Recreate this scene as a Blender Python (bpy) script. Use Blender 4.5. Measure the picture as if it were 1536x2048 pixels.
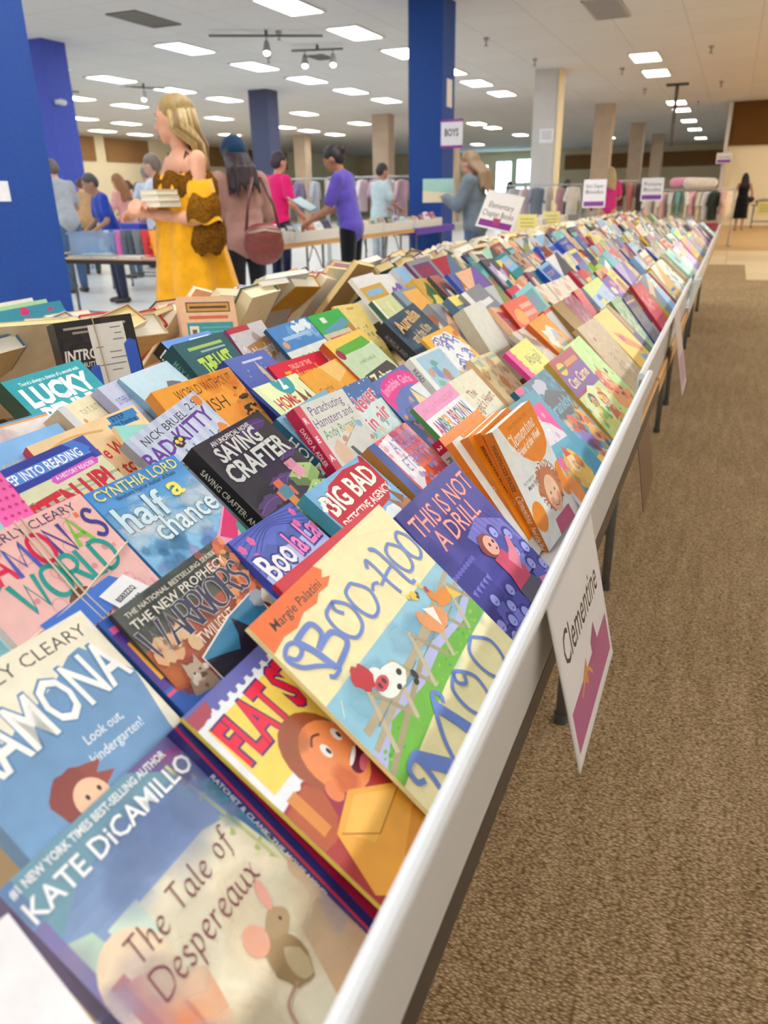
import bpy, math, random
from mathutils import Vector, Matrix
random.seed(7)
SC = bpy.context.scene
COL = bpy.context.collection
for o in list(bpy.data.objects):
    bpy.data.objects.remove(o)
PI = math.pi
# ---------------------------------------------------------------- camera, world, exposure
EYE = 1.165                                    # phone held at chest height beside the table
cam_d = bpy.data.cameras.new('camera')
cam = bpy.data.objects.new('camera', cam_d); COL.objects.link(cam)
AX = ((0.918768, 0.137309, -0.370152), (0.394430, -0.359743, 0.845583), (-0.017053, -0.922893, -0.384679))
M = Matrix(((AX[0][0], -AX[0][1], -AX[0][2], 0), (AX[1][0], -AX[1][1], -AX[1][2], 0),
            (AX[2][0], -AX[2][1], -AX[2][2], EYE), (0, 0, 0, 1)))
cam.matrix_world = M
cam_d.sensor_fit = 'HORIZONTAL'; cam_d.sensor_width = 36; cam_d.lens = 36 * 1511.4 / 1536
cam_d.clip_start = 0.02; cam_d.clip_end = 200
cam_d.dof.use_dof = True; cam_d.dof.focus_distance = 0.92; cam_d.dof.aperture_fstop = 10
SC.camera = cam
wd = bpy.data.worlds.new('world'); SC.world = wd; wd.use_nodes = True
wd.node_tree.nodes['Background'].inputs[0].default_value = (0.75, 0.88, 1.0, 1)
wd.node_tree.nodes['Background'].inputs[1].default_value = 1.0
vs = SC.view_settings
vs.view_transform = 'Standard'; vs.look = 'None'; vs.exposure = 0.97; vs.gamma = 1; vs.use_curve_mapping = False
TUBE = 9.0                                     # radiance of the ceiling tubes
CEIL = 4.0

# ---------------------------------------------------------------- helpers
def lin(c):
    return c / 12.92 if c <= 0.04045 else ((c + 0.055) / 1.055) ** 2.4
_cc = {}
def C(h):
    if not isinstance(h, str):
        return h
    if h not in _cc:
        _cc[h] = tuple(lin(int(h[i:i + 2], 16) / 255) for i in (0, 2, 4)) + (1.0,)
    return _cc[h]

def mat(name, rough=0.5, spec=0.4, nscale=40, namt=0.12, bump=0, bscale=200, metal=0, coat=0, trans=0, alpha=1, emit=0, stretch=None, sheen=0):
    """paint colour from the mesh's colour attribute, varied by procedural noise"""
    m = bpy.data.materials.new(name); m.use_nodes = True
    nt = m.node_tree; N = nt.nodes; L = nt.links; p = N['Principled BSDF']
    a = N.new('ShaderNodeAttribute'); a.attribute_name = 'Col'
    tc = N.new('ShaderNodeTexCoord'); vec = tc.outputs['Object']
    if stretch:
        mp = N.new('ShaderNodeMapping'); mp.inputs['Scale'].default_value = stretch
        L.new(vec, mp.inputs['Vector']); vec = mp.outputs['Vector']
    n = N.new('ShaderNodeTexNoise'); n.inputs['Scale'].default_value = nscale; n.inputs['Detail'].default_value = 4
    L.new(vec, n.inputs['Vector'])
    r = N.new('ShaderNodeMapRange'); r.inputs['From Min'].default_value = 0.25; r.inputs['From Max'].default_value = 0.75
    r.inputs['To Min'].default_value = 1 - namt; r.inputs['To Max'].default_value = 1 + namt
    L.new(n.outputs['Fac'], r.inputs['Value'])
    v = N.new('ShaderNodeVectorMath'); v.operation = 'SCALE'
    L.new(a.outputs['Color'], v.inputs[0]); L.new(r.outputs['Result'], v.inputs['Scale'])
    L.new(v.outputs[0], p.inputs['Base Color'])
    p.inputs['Roughness'].default_value = rough; p.inputs['Specular IOR Level'].default_value = spec
    p.inputs['Metallic'].default_value = metal; p.inputs['Coat Weight'].default_value = coat
    p.inputs['Transmission Weight'].default_value = trans; p.inputs['Alpha'].default_value = alpha
    p.inputs['Sheen Weight'].default_value = sheen
    if emit:
        L.new(v.outputs[0], p.inputs['Emission Color']); p.inputs['Emission Strength'].default_value = emit
    if bump:
        n2 = N.new('ShaderNodeTexNoise'); n2.inputs['Scale'].default_value = bscale; n2.inputs['Detail'].default_value = 3
        L.new(vec, n2.inputs['Vector'])
        b = N.new('ShaderNodeBump'); b.inputs['Strength'].default_value = bump; b.inputs['Distance'].default_value = 0.004
        L.new(n2.outputs['Fac'], b.inputs['Height']); L.new(b.outputs['Normal'], p.inputs['Normal'])
    return m

PRINT = mat('printed_cover', 0.38, 0.45, 55, 0.07)
SOFT = PRINT.copy(); SOFT.name = 'watercolour_print'
_n = SOFT.node_tree.nodes; SOFT.node_tree.links.new(next(n for n in _n if n.type == 'ATTRIBUTE').outputs['Alpha'], _n['Principled BSDF'].inputs['Alpha'])
SC.cycles.transparent_max_bounces = 64
PAGES = mat('page_edges', 0.9, 0.1, 18, 0.10, stretch=(1, 1, 90))
PAPER = mat('paper', 0.6, 0.3, 30, 0.04)
CLOTH = mat('cloth', 0.9, 0.15, 14, 0.14, bump=0.25, bscale=30, sheen=0.2)
KNIT = mat('lace_cloth', 0.95, 0.1, 60, 0.55, bump=0.5, bscale=80)
SKIN = mat('skin', 0.55, 0.35, 25, 0.07)
HAIR = mat('hair', 0.5, 0.4, 20, 0.35, stretch=(5, 5, 1))
PLAST = mat('plastic', 0.28, 0.5, 8, 0.03)
METAL = mat('painted_metal', 0.4, 0.5, 20, 0.1)
WOOD = mat('plywood', 0.55, 0.35, 12, 0.16, stretch=(1, 0.15, 8))
LEATH = mat('leather', 0.38, 0.5, 30, 0.2, bump=0.2, bscale=90)
WALLP = mat('wall_paint', 0.8, 0.2, 3, 0.05, bump=0.05, bscale=60)
CLEAR = mat('clear_plastic', 0.12, 0.5, 10, 0.05, alpha=0.45)
DAY = mat('daylight_glass', 0.2, 0.5, 1.2, 0.25, emit=3.0)

def new_obj(name, data, parent=None, M=None):
    o = bpy.data.objects.new(name, data); COL.objects.link(o)
    if parent: o.parent = parent
    if M is not None: o.matrix_world = M if not parent else o.matrix_world
    return o
def tag(o, label=None, cat=None, group=None, kind=None):
    if label: o['label'] = label
    if cat: o['category'] = cat
    if group: o['group'] = group
    if kind: o['kind'] = kind
    return o
def empty(name, loc=(0, 0, 0), rz=0, M=None):
    o = bpy.data.objects.new(name, None); COL.objects.link(o); o.empty_display_size = 0.05
    if M is not None: o.matrix_world = M
    else: o.location = loc; o.rotation_euler = (0, 0, rz)
    return o

class MB:
    """collects coloured polygons; build() links them as ONE mesh object"""
    def __init__(s): s.v = []; s.f = []; s.c = []; s.m = []
    def poly(s, pts, col, mi=0):
        i = len(s.v); s.v += [tuple(p) for p in pts]; s.f.append(tuple(range(i, i + len(pts)))); s.c.append(col); s.m.append(mi)
    def mesh(s, vs_, fs, col, mi=0):
        i = len(s.v); s.v += [tuple(p) for p in vs_]
        for f in fs: s.f.append(tuple(i + k for k in f)); s.c.append(col); s.m.append(mi)
    def box(s, x0, x1, y0, y1, z0, z1, col, mi=0, M=None, bev=0):
        if bev:
            # chamfered box: rounded silhouette in plan and section
            vs_ = []
            for sx in (0, 1):
                for sy in (0, 1):
                    for sz in (0, 1):
                        X, Y, Z = (x0, x1)[sx], (y0, y1)[sy], (z0, z1)[sz]
                        dx, dy, dz = (bev, -bev)[sx], (bev, -bev)[sy], (bev, -bev)[sz]
                        vs_ += [(X + dx, Y + dy, Z), (X + dx, Y, Z + dz), (X, Y + dy, Z + dz)]
            I = lambda a, b, c, k: (a * 4 + b * 2 + c) * 3 + k
            fs = []
            for c_ in (0, 1):
                fs.append([I(0, 0, c_, 0), I(1, 0, c_, 0), I(1, 1, c_, 0), I(0, 1, c_, 0)])
                fs.append([I(0, c_, 0, 1), I(1, c_, 0, 1), I(1, c_, 1, 1), I(0, c_, 1, 1)])
                fs.append([I(c_, 0, 0, 2), I(c_, 1, 0, 2), I(c_, 1, 1, 2), I(c_, 0, 1, 2)])
            for a in (0, 1):
                for b in (0, 1):
                    fs.append([I(0, a, b, 0), I(1, a, b, 0), I(1, a, b, 1), I(0, a, b, 1)])
                    fs.append([I(a, 0, b, 0), I(a, 1, b, 0), I(a, 1, b, 2), I(a, 0, b, 2)])
                    fs.append([I(a, b, 0, 1), I(a, b, 1, 1), I(a, b, 1, 2), I(a, b, 0, 2)])
                    for c_ in (0, 1): fs.append([I(a, b, c_, 0), I(a, b, c_, 1), I(a, b, c_, 2)])
        else:
            vs_ = [(x, y, z) for x in (x0, x1) for y in (y0, y1) for z in (z0, z1)]
            fs = [(0, 1, 3, 2), (4, 6, 7, 5), (0, 4, 5, 1), (2, 3, 7, 6), (0, 2, 6, 4), (1, 5, 7, 3)]
        if M is not None: vs_ = [M @ Vector(p) for p in vs_]
        s.mesh(vs_, fs, col, mi)
    def tube(s, pts, r, col, n=10, mi=0, cap=True):
        """round tube through pts; r a number or one per point; hemispherical look by small end rings"""
        pts = [Vector(p) for p in pts]; k = len(pts)
        rs = r if isinstance(r, (list, tuple)) else [r] * k
        rings = []; prev = None
        for i in range(k):
            d = (pts[min(i + 1, k - 1)] - pts[max(i - 1, 0)])
            d = d.normalized() if d.length > 1e-9 else Vector((0, 0, 1))
            u = prev if prev is not None else (Vector((0, 0, 1)) if abs(d.z) < 0.9 else Vector((1, 0, 0)))
            u = (u - d * u.dot(d)); u = u.normalized() if u.length > 1e-6 else d.orthogonal().normalized()
            w = d.cross(u); prev = u
            rings.append([pts[i] + (u * math.cos(2 * PI * j / n) + w * math.sin(2 * PI * j / n)) * rs[i] for j in range(n)])
        s.loft(rings, col, mi, cap)
    def loft(s, rings, col, mi=0, cap=True):
        n = len(rings[0]); vs_ = [p for r_ in rings for p in r_]; fs = []
        for i in range(len(rings) - 1):
            for j in range(n):
                a, b = i * n + j, i * n + (j + 1) % n
                fs.append((a, b, b + n, a + n))
        if cap:
            fs.append(tuple(reversed(range(n)))); fs.append(tuple((len(rings) - 1) * n + j for j in range(n)))
        s.mesh(vs_, fs, col, mi)
    def capsule(s, p0, p1, r0, r1, col, n=12, mi=0):
        p0, p1 = Vector(p0), Vector(p1); d = (p1 - p0); L = d.length
        d = d / L if L > 1e-9 else Vector((0, 0, 1))
        P = []; R = []
        for a in (-85, -60, -30): P.append(p0 + d * r0 * math.sin(math.radians(a))); R.append(r0 * math.cos(math.radians(a)))
        P.append(p0); R.append(r0); P.append(p1); R.append(r1)
        for a in (30, 60, 85): P.append(p1 + d * r1 * math.sin(math.radians(a))); R.append(r1 * math.cos(math.radians(a)))
        s.tube(P, R, col, n, mi)
    def ell(s, c, r, col, n=14, m=9, mi=0, M=None):
        rings = []
        for i in range(m + 1):
            a = -PI / 2 + PI * (i + 0.03) / (m + 0.06)
            rr = math.cos(a)
            ring = [Vector((r[0] * rr * math.cos(2 * PI * j / n), r[1] * rr * math.sin(2 * PI * j / n), r[2] * math.sin(a))) for j in range(n)]
            if M is not None: ring = [M @ p for p in ring]
            rings.append([p + Vector(c) for p in ring])
        s.loft(rings, col, mi)
    def build(s, name, mats, parent=None, smooth=False, M=None):
        me = bpy.data.meshes.new(name); me.from_pydata(s.v, [], s.f)
        at = me.color_attributes.new('Col', 'FLOAT_COLOR', 'CORNER')
        buf = []
        for f, c in zip(s.f, s.c):
            if isinstance(c, list):
                for q in c: buf += C(q)
            else:
                buf += list(C(c)) * len(f)
        at.data.foreach_set('color', buf)
        for m in (mats if isinstance(mats, (list, tuple)) else [mats]): me.materials.append(m)
        if any(s.m): me.polygons.foreach_set('material_index', s.m)
        if smooth: me.polygons.foreach_set('use_smooth', [True] * len(s.f))
        o = bpy.data.objects.new(name, me); COL.objects.link(o)
        if parent: o.parent = parent
        if M is not None: o.matrix_world = M
        return o

def remesh(o, vox, smooth=4, mat_=None):
    """grow one continuous skin over the overlapping forms of a mesh"""
    col = None
    r = o.modifiers.new('skin', 'REMESH'); r.mode = 'VOXEL'; r.voxel_size = vox; r.use_smooth_shade = True
    s_ = o.modifiers.new('soft', 'SMOOTH'); s_.factor = 0.6; s_.iterations = smooth
    return o

_solid = {}
def solid(base, hexcol, **kw):
    """a one-colour procedural material for remeshed forms (these lose their colour attribute)"""
    k = (base, hexcol)
    if k not in _solid:
        m = {'skin': SKIN, 'cloth': CLOTH, 'hair': HAIR, 'knit': KNIT, 'leather': LEATH}[base].copy()
        m.name = base + '_' + hexcol
        N = m.node_tree.nodes; L = m.node_tree.links
        for n in N:
            if n.type == 'VECT_MATH':
                for l in list(n.inputs[0].links): L.remove(l)
                n.inputs[0].default_value = C(hexcol)[:3]
        _solid[k] = m
    return _solid[k]

# ---------------------------------------------------------------- flat lettering and printing
_gl = {}
def glyphs(s, bold=0.0):
    k = (s, round(bold, 3))
    if k not in _gl:
        cu = bpy.data.curves.new('lettering', 'FONT'); cu.body = s; cu.resolution_u = 2; cu.offset = bold
        ob = bpy.data.objects.new('lettering', cu)
        COL.objects.link(ob)
        me = ob.to_mesh()
        vs_ = [(v.co.x, v.co.y) for v in me.vertices]; fs = [tuple(p.vertices) for p in me.polygons]
        ob.to_mesh_clear(); bpy.data.objects.remove(ob); bpy.data.curves.remove(cu)
        x0 = min([v[0] for v in vs_] or [0]); x1 = max([v[0] for v in vs_] or [1])
        _gl[k] = ([((x - x0) / 0.69, y / 0.69) for x, y in vs_], fs, (x1 - x0) / 0.69)
    return _gl[k]

def catmull(pts, n=6):
    if len(pts) < 3: return pts
    out = []
    P = [pts[0]] + list(pts) + [pts[-1]]
    for i in range(1, len(P) - 2):
        for j in range(n):
            t = j / n; r = []
            for k in (0, 1):
                a, b, c, d = P[i - 1][k], P[i][k], P[i + 1][k], P[i + 2][k]
                r.append(0.5 * (2 * b + (c - a) * t + (2 * a - 5 * b + 4 * c - d) * t * t + (3 * b - a - 3 * c + d) * t ** 3))
            out.append(tuple(r))
    out.append(tuple(pts[-1])); return out

# pen-drawn letters: advance width, then strokes ('~' first = smooth curve); x right, y up, cap height 1
def _p(s):
    return [(float(a), float(b)) for a, b in (q.split(',') for q in s.split())]
PEN = {}
for line in '''A 75|0,0 .36,1 .72,0|.13,.36 .6,.36
B 62|0,0 0,1|~0,1 .3,1.02 .46,.9 .46,.68 .3,.54 .04,.52|~.3,.54 .56,.46 .6,.2 .42,.02 0,0
C 72|~.68,.82 .5,.99 .24,.97 .04,.75 0,.45 .1,.14 .34,0 .56,.05 .68,.2
D 75|0,0 0,1|~0,1 .35,.98 .64,.76 .7,.46 .56,.14 .3,.01 0,0
E 55|.5,1 0,1 0,0 .52,0|0,.52 .4,.52
F 52|.5,1 0,1 0,0|0,.52 .4,.52
G 75|~.66,.84 .46,1 .2,.94 .02,.68 .02,.34 .2,.04 .48,.02 .68,.16|.68,.16 .68,.44 .44,.44
H 72|0,0 0,1|.66,0 .66,1|0,.52 .66,.52
I 18|.05,0 .05,1
J 45|~.36,1 .36,.25 .24,.02 .06,.04 0,.2
K 66|0,0 0,1|.58,1 .02,.45|.2,.6 .62,0
L 50|0,1 0,0 .48,0
M 92|0,0 .1,1 .43,.25 .76,1 .86,0
N 76|0,0 0,1 .68,0 .68,1
O 84|~.4,1 .12,.88 0,.5 .12,.12 .4,0 .68,.12 .8,.5 .68,.88 .4,1
P 58|0,0 0,1|~0,1 .32,1.01 .52,.86 .5,.6 .3,.47 0,.46
R 64|0,0 0,1|~0,1 .32,1.01 .5,.88 .5,.64 .3,.5 0,.49|.26,.49 .6,0
S 58|~.5,.86 .34,1 .12,.96 .02,.76 .14,.58 .38,.46 .52,.26 .42,.04 .2,0 0,.14
T 64|0,1 .6,1|.3,1 .3,0
U 70|~0,1 0,.35 .1,.06 .32,0 .54,.06 .64,.35 .64,1
V 70|0,1 .34,0 .68,1
W 100|0,1 .22,0 .47,.8 .72,0 .95,1
X 66|0,0 .6,1|0,1 .6,0
Y 66|0,1 .31,.48 .31,0|.31,.48 .62,1
Z 60|0,1 .55,1 0,0 .57,0
a 52|~.42,.5 .3,.62 .12,.56 .02,.3 .1,.04 .26,.04 .42,.3|~.43,.62 .4,.2 .44,.02 .54,.06
c 46|~.4,.52 .28,.63 .1,.54 .02,.3 .12,.04 .3,.02 .42,.14
d 54|~.42,.5 .28,.62 .1,.54 .02,.3 .1,.04 .26,.04 .42,.3|~.5,1.05 .43,.6 .42,.12 .54,.04
e 46|~.04,.3 .28,.36 .4,.5 .28,.63 .1,.54 .03,.28 .14,.03 .32,.03 .44,.16
f 36|~.46,.98 .34,1.06 .22,.92 .18,.4 .14,-.2 .02,-.34|.02,.58 .38,.6
h 54|~.04,1.06 .06,.5 .04,0|~.06,.36 .22,.58 .38,.6 .42,.4 .4,.04 .54,.04
i 22|~.08,.6 .06,.1 .18,.02|.08,.8 .1,.84
k 50|~.04,1.06 .06,.5 .04,0|~.4,.6 .08,.3 .26,.2 .46,0
l 24|~.08,1.06 .08,.3 .1,.04 .22,.04
m 82|~.02,.56 .08,.6 .08,.3 .06,0|~.08,.4 .22,.6 .34,.56 .36,.3 .34,0|~.36,.4 .5,.6 .64,.56 .66,.2 .7,.02 .8,.06
n 56|~.02,.56 .08,.6 .08,.3 .06,0|~.08,.38 .24,.6 .38,.56 .4,.2 .44,.02 .54,.06
o 50|~.22,.62 .08,.54 .02,.3 .1,.04 .24,0 .38,.08 .42,.34 .36,.56 .22,.62
p 54|~.02,.6 .08,.5 .06,0 .02,-.4|~.06,.44 .22,.62 .38,.54 .42,.3 .3,.06 .08,.06
r 38|~.02,.56 .08,.58 .08,.3 .06,0|~.08,.36 .18,.56 .34,.58
s 40|~.34,.54 .2,.63 .06,.52 .14,.36 .3,.24 .32,.08 .16,0 0,.1
t 34|~.16,.86 .14,.3 .18,.04 .32,.06|.02,.6 .32,.6
u 56|~.04,.6 .04,.2 .12,.02 .28,.06 .42,.3|~.44,.6 .42,.2 .46,.02 .56,.06
w 70|~.02,.6 .08,.1 .2,.04 .32,.5|~.32,.5 .36,.08 .48,.04 .62,.6
x 50|~.02,.6 .16,.5 .3,.1 .48,0|~.46,.62 .3,.4 .14,.08 0,.02
y 52|~.04,.6 .08,.3 .2,.2 .4,.6|~.44,.6 .36,.1 .24,-.3 .04,-.32
' 14|.06,1.02 .03,.84
- 40|.04,.42 .32,.46'''.split('\n'):
    hd, *st = line.split('|'); ch, ad = hd.split()
    PEN[ch] = (float(ad) / 100, [(q[0] == '~', _p(q.lstrip('~'))) for q in st])

def clip_rect(pts, x0, y0, x1, y1):
    for ax, val, sg in ((0, x0, 1), (0, x1, -1), (1, y0, 1), (1, y1, -1)):
        out = []; n = len(pts)
        for i in range(n):
            p, q = pts[i], pts[(i + 1) % n]
            a, b = (p[ax] - val) * sg, (q[ax] - val) * sg
            if a >= 0: out.append(p)
            if (a >= 0) != (b >= 0):
                t = a / (a - b); out.append((p[0] + (q[0] - p[0]) * t, p[1] + (q[1] - p[1]) * t))
        pts = out
        if len(pts) < 3: return []
    return pts

class Art:
    """flat printing on a rectangle: u 0..1 across, v 0..H downwards in cover widths; fn maps (u, v, lift) to 3-D"""
    def __init__(s, mb, fn, H, dz=0.000009, seed=1):
        s.mb = mb; s.fn = fn; s.H = H; s.z = 0.0; s.dz = dz; s.R = random.Random(seed)
    def up(s): s.z += s.dz
    def _add(s, pts, col):
        q = clip_rect(list(pts), 0.0, 0.0, 1.0, s.H)
        if len(q) >= 3: s.mb.poly([s.fn(a, b, s.z) for a, b in q], col)
    def poly(s, pts, col): s.up(); s._add(pts, col)
    def rect(s, u0, v0, u1, v1, col): s.poly([(u0, v0), (u0, v1), (u1, v1), (u1, v0)], col)
    def grad(s, u0, v0, u1, v1, top, bot):
        s.up(); n = 8; a, b = C(top), C(bot)
        for i in range(n):
            f = (i + .5) / n; c = tuple(a[k] + (b[k] - a[k]) * f for k in range(4))
            s._add([(u0, v0 + (v1 - v0) * i / n), (u0, v0 + (v1 - v0) * (i + 1) / n), (u1, v0 + (v1 - v0) * (i + 1) / n), (u1, v0 + (v1 - v0) * i / n)], c)
    def ell(s, u, v, a, b, col, n=22, rot=0):
        c, d = math.cos(math.radians(rot)), math.sin(math.radians(rot))
        s.poly([(u + a * math.cos(t) * c - b * math.sin(t) * d, v + a * math.cos(t) * d + b * math.sin(t) * c) for t in (-2 * PI * i / n for i in range(n))], col)
    def blob(s, u, v, a, b, col, rough=0.25, n=16):
        s.poly([(u + a * (1 + s.R.uniform(-rough, rough)) * math.cos(t), v + b * (1 + s.R.uniform(-rough, rough)) * math.sin(t)) for t in (-2 * PI * i / n for i in range(n))], col)
    def specks(s, u0, v0, u1, v1, n, r0, r1, cols, asp=1.0, rough=.4):
        s.up()
        for i in range(n):
            u, v, r = s.R.uniform(u0, u1), s.R.uniform(v0, v1), s.R.uniform(r0, r1); k = 7
            s._add([(u + r * (1 + s.R.uniform(-rough, rough)) * math.cos(t), v + r * asp * (1 + s.R.uniform(-rough, rough)) * math.sin(t)) for t in (-2 * PI * j / k for j in range(k))], s.R.choice(cols))
            if i % 3 == 0: s.z += s.dz * .2
    def soft(s, u, v, a, b, col, al=.8, rough=.2, n=12):
        """a watercolour blot: dense in the middle, thinning to nothing"""
        s.up(); c = C(col)[:3]; cl = lambda p: (min(max(p[0], 0), 1), min(max(p[1], 0), s.H))
        ring = [(s.R.uniform(1 - rough, 1 + rough), -2 * PI * i / n) for i in range(n)]
        P = lambda k: [s.fn(*cl((u + a * q * k * math.cos(t), v + b * q * k * math.sin(t))), s.z) for q, t in ring]
        i1, i2, ce = P(.55), P(1.0), s.fn(*cl((u, v)), s.z)
        for i in range(n):
            j = (i + 1) % n
            s.mb.poly([ce, i1[i], i1[j]], [c + (al,), c + (al * .8,), c + (al * .8,)], 1)
            s.mb.poly([i1[i], i2[i], i2[j], i1[j]], [c + (al * .8,), c + (0.0,), c + (0.0,), c + (al * .8,)], 1)
    def wash(s, u0, v0, u1, v1, n, r0, r1, cols, al=.7, asp=1.0):
        for i in range(n): r = s.R.uniform(r0, r1); s.soft(s.R.uniform(u0, u1), s.R.uniform(v0, v1), r, r * asp, s.R.choice(cols), al * s.R.uniform(.6, 1))
    def line(s, pts, w, col, smooth=False):
        s.up(); P = catmull(pts) if smooth else pts
        s._ribbon(P, w, w, 0, col)
    def _ribbon(s, P, wmin, wmax, nib, col):
        n = len(P); L = []; Rr = []; nx, ny = math.cos(nib), math.sin(nib)
        for i in range(n):
            a, b = P[max(i - 1, 0)], P[min(i + 1, n - 1)]
            dx, dy = b[0] - a[0], b[1] - a[1]; d = math.hypot(dx, dy) or 1e-9
            tx, ty = dx / d, dy / d
            w = wmin + (wmax - wmin) * abs(tx * ny - ty * nx)
            L.append((P[i][0] - ty * w / 2, P[i][1] + tx * w / 2)); Rr.append((P[i][0] + ty * w / 2, P[i][1] - tx * w / 2))
        for i in range(n - 1):
            s._add([L[i], L[i + 1], Rr[i + 1], Rr[i]], col)
    def _place(s, x, y, u, v, rot, arc, w):
        # x,y in cover widths relative to the baseline start; arc bows the baseline upwards
        if arc: y += arc * (1 - (2 * x / max(w, 1e-6) - 1) ** 2)
        c, d = math.cos(math.radians(rot)), math.sin(math.radians(rot))
        return (u + x * c - y * d, v - x * d - y * c)
    def text(s, t, u, v, h, col, w=None, bold=0.02, shear=0, rot=0, arc=0, out=None, tall=None):
        def go(b, cc):
            s.up(); vs_, fs, wd_ = glyphs(t, b); sx = (w / wd_ if w else h)
            if isinstance(cc, list): pass
            W = wd_ * sx
            P = [s._place(x * sx + shear * y * h, y * h * (1 + (tall or 0) * (x * sx / W)), u, v, rot, arc, W) for x, y in vs_]
            for f in fs:
                q = [P[i] for i in f]
                ar = sum(q[i][0] * q[(i + 1) % len(q)][1] - q[(i + 1) % len(q)][0] * q[i][1] for i in range(len(q)))
                if ar > 0: q = q[::-1]
                k = cc if not isinstance(cc, list) else cc[min(int(max(0, (vs_[f[0]][0] / wd_)) * len(cc)), len(cc) - 1)]
                s._add(q, k)
        if out: go(bold + out[1], out[0])
        go(bold, col)
    def pen(s, t, u, v, h, col, w=None, lo=.05, hi=.14, nib=40, rot=0, gap=.1, shear=0, serif=0, out=None, arc=0, jig=0):
        adv = sum((PEN[c][0] + gap) if c in PEN else .35 for c in t) - gap
        sx = (w / adv) if w else h; W = adv * sx
        cols = col if isinstance(col, list) else [col]
        for ps in ([out[0], None] if out else [None]):
            x = 0.0; s.up(); rj = random.Random(len(t))
            ex = (out[1] * h if ps else 0)
            for k, ch in enumerate(t):
                if ch not in PEN: x += .35; continue
                cc = ps or cols[k % len(cols)]; jr = rj.uniform(-jig, jig)
                for sm, pts in PEN[ch][1]:
                    P = catmull(pts) if sm else pts
                    Q = [s._place((x + px) * sx + shear * py * h, (py + jr) * h, u, v, rot, arc, W) for px, py in P]
                    s._ribbon(Q, lo * h + ex, hi * h + ex, math.radians(-nib - rot), cc)
                    if serif and ch.isupper():
                        for e in (P[0], P[-1]):
                            if e[1] > .9 or e[1] < .1:
                                a = s._place((x + e[0] - serif) * sx, (e[1] + jr) * h, u, v, rot, arc, W); b = s._place((x + e[0] + serif) * sx, (e[1] + jr) * h, u, v, rot, arc, W)
                                s._ribbon([a, b], lo * h + ex, lo * h + ex, 0, cc)
                s.z += s.dz * .1
                x += PEN[ch][0] + gap
    def kid(s, u, v, r, skin, hair, shirt, style=0):
        """a plain cartoon child: shoulders, head, hair, eyes, smile"""
        s.poly([(u - r * 1.3, v + r * 3.2), (u + r * 1.3, v + r * 3.2), (u + r * .9, v + r * 1.2), (u - r * .9, v + r * 1.2)], shirt)
        s.blob(u, v - r * .15, r * 1.22, r * 1.25, hair, .1 + .12 * style, 18)
        s.ell(u, v + r * .12, r * .86, r, skin)
        s.ell(u - r * .3, v, r * .11, r * .15, '1c1a1a', 10); s.ell(u + r * .3, v, r * .11, r * .15, '1c1a1a', 10)
        s.line([(u - r * .35, v + r * .5), (u, v + r * .66), (u + r * .35, v + r * .5)], r * .1, 'a03030', True)
# ---------------------------------------------------------------- the hall
def surf(name, rough, fn, spec=.4):
    m = bpy.data.materials.new(name); m.use_nodes = True
    N = m.node_tree.nodes; L = m.node_tree.links; p = N['Principled BSDF']
    p.inputs['Roughness'].default_value = rough; p.inputs['Specular IOR Level'].default_value = spec
    tc = N.new('ShaderNodeTexCoord'); fn(N, L, p, tc.outputs['Object']); return m
def ramp(N, L, fac, stops):
    r = N.new('ShaderNodeValToRGB'); e = r.color_ramp.elements
    while len(e) < len(stops): e.new(0.5)
    for k, (pos, c) in enumerate(stops): e[k].position = pos; e[k].color = C(c)
    L.new(fac, r.inputs['Fac']); return r.outputs['Color']
def f_carpet(N, L, p, vec):
    def math_(op, a, b, c=None):
        m = N.new('ShaderNodeMath'); m.operation = op
        for k, q in enumerate((a, b, c)):
            if q is None: continue
            if isinstance(q, (int, float)): m.inputs[k].default_value = q
            else: L.new(q, m.inputs[k])
        return m.outputs[0]
    def noise(sc, det, scl=(1, 1, 1)):
        mp = N.new('ShaderNodeMapping'); mp.inputs['Scale'].default_value = scl; L.new(vec, mp.inputs['Vector'])
        n = N.new('ShaderNodeTexNoise'); n.inputs['Scale'].default_value = sc; n.inputs['Detail'].default_value = det; L.new(mp.outputs[0], n.inputs['Vector']); return n.outputs['Fac']
    mp = N.new('ShaderNodeMapping'); mp.inputs['Scale'].default_value = (120, 250, 120); L.new(vec, mp.inputs['Vector'])
    v = N.new('ShaderNodeTexVoronoi'); v.inputs['Scale'].default_value = 1.0; L.new(mp.outputs[0], v.inputs['Vector'])
    loop = math_('SUBTRACT', 1.0, v.outputs['Distance'])
    f = math_('MULTIPLY_ADD', loop, .55, 0.0); f = math_('MULTIPLY_ADD', noise(60, 3, (1, 2.2, 1)), .35, f); f = math_('MULTIPLY_ADD', noise(9, 2, (3.2, .35, 1)), .2, f); f = math_('MULTIPLY_ADD', noise(1.1, 2), .14, f)
    L.new(ramp(N, L, f, [(.42, '725b3d'), (.64, 'a48a66'), (.86, 'd2bc98')]), p.inputs['Base Color'])
    bu = N.new('ShaderNodeBump'); bu.inputs['Strength'].default_value = .8; bu.inputs['Distance'].default_value = .004; L.new(loop, bu.inputs['Height']); L.new(bu.outputs[0], p.inputs['Normal'])
def f_tile(c0, c1, grout, size, gap=.012):
    def f(N, L, p, vec):
        br = N.new('ShaderNodeTexBrick'); br.offset = 0; br.inputs['Scale'].default_value = 1; br.inputs['Brick Width'].default_value = size; br.inputs['Row Height'].default_value = size
        br.inputs['Mortar Size'].default_value = gap; br.inputs['Color1'].default_value = C(c0); br.inputs['Color2'].default_value = C(c1); br.inputs['Mortar'].default_value = C(grout)
        L.new(vec, br.inputs['Vector']); L.new(br.outputs['Color'], p.inputs['Base Color'])
    return f
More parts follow.
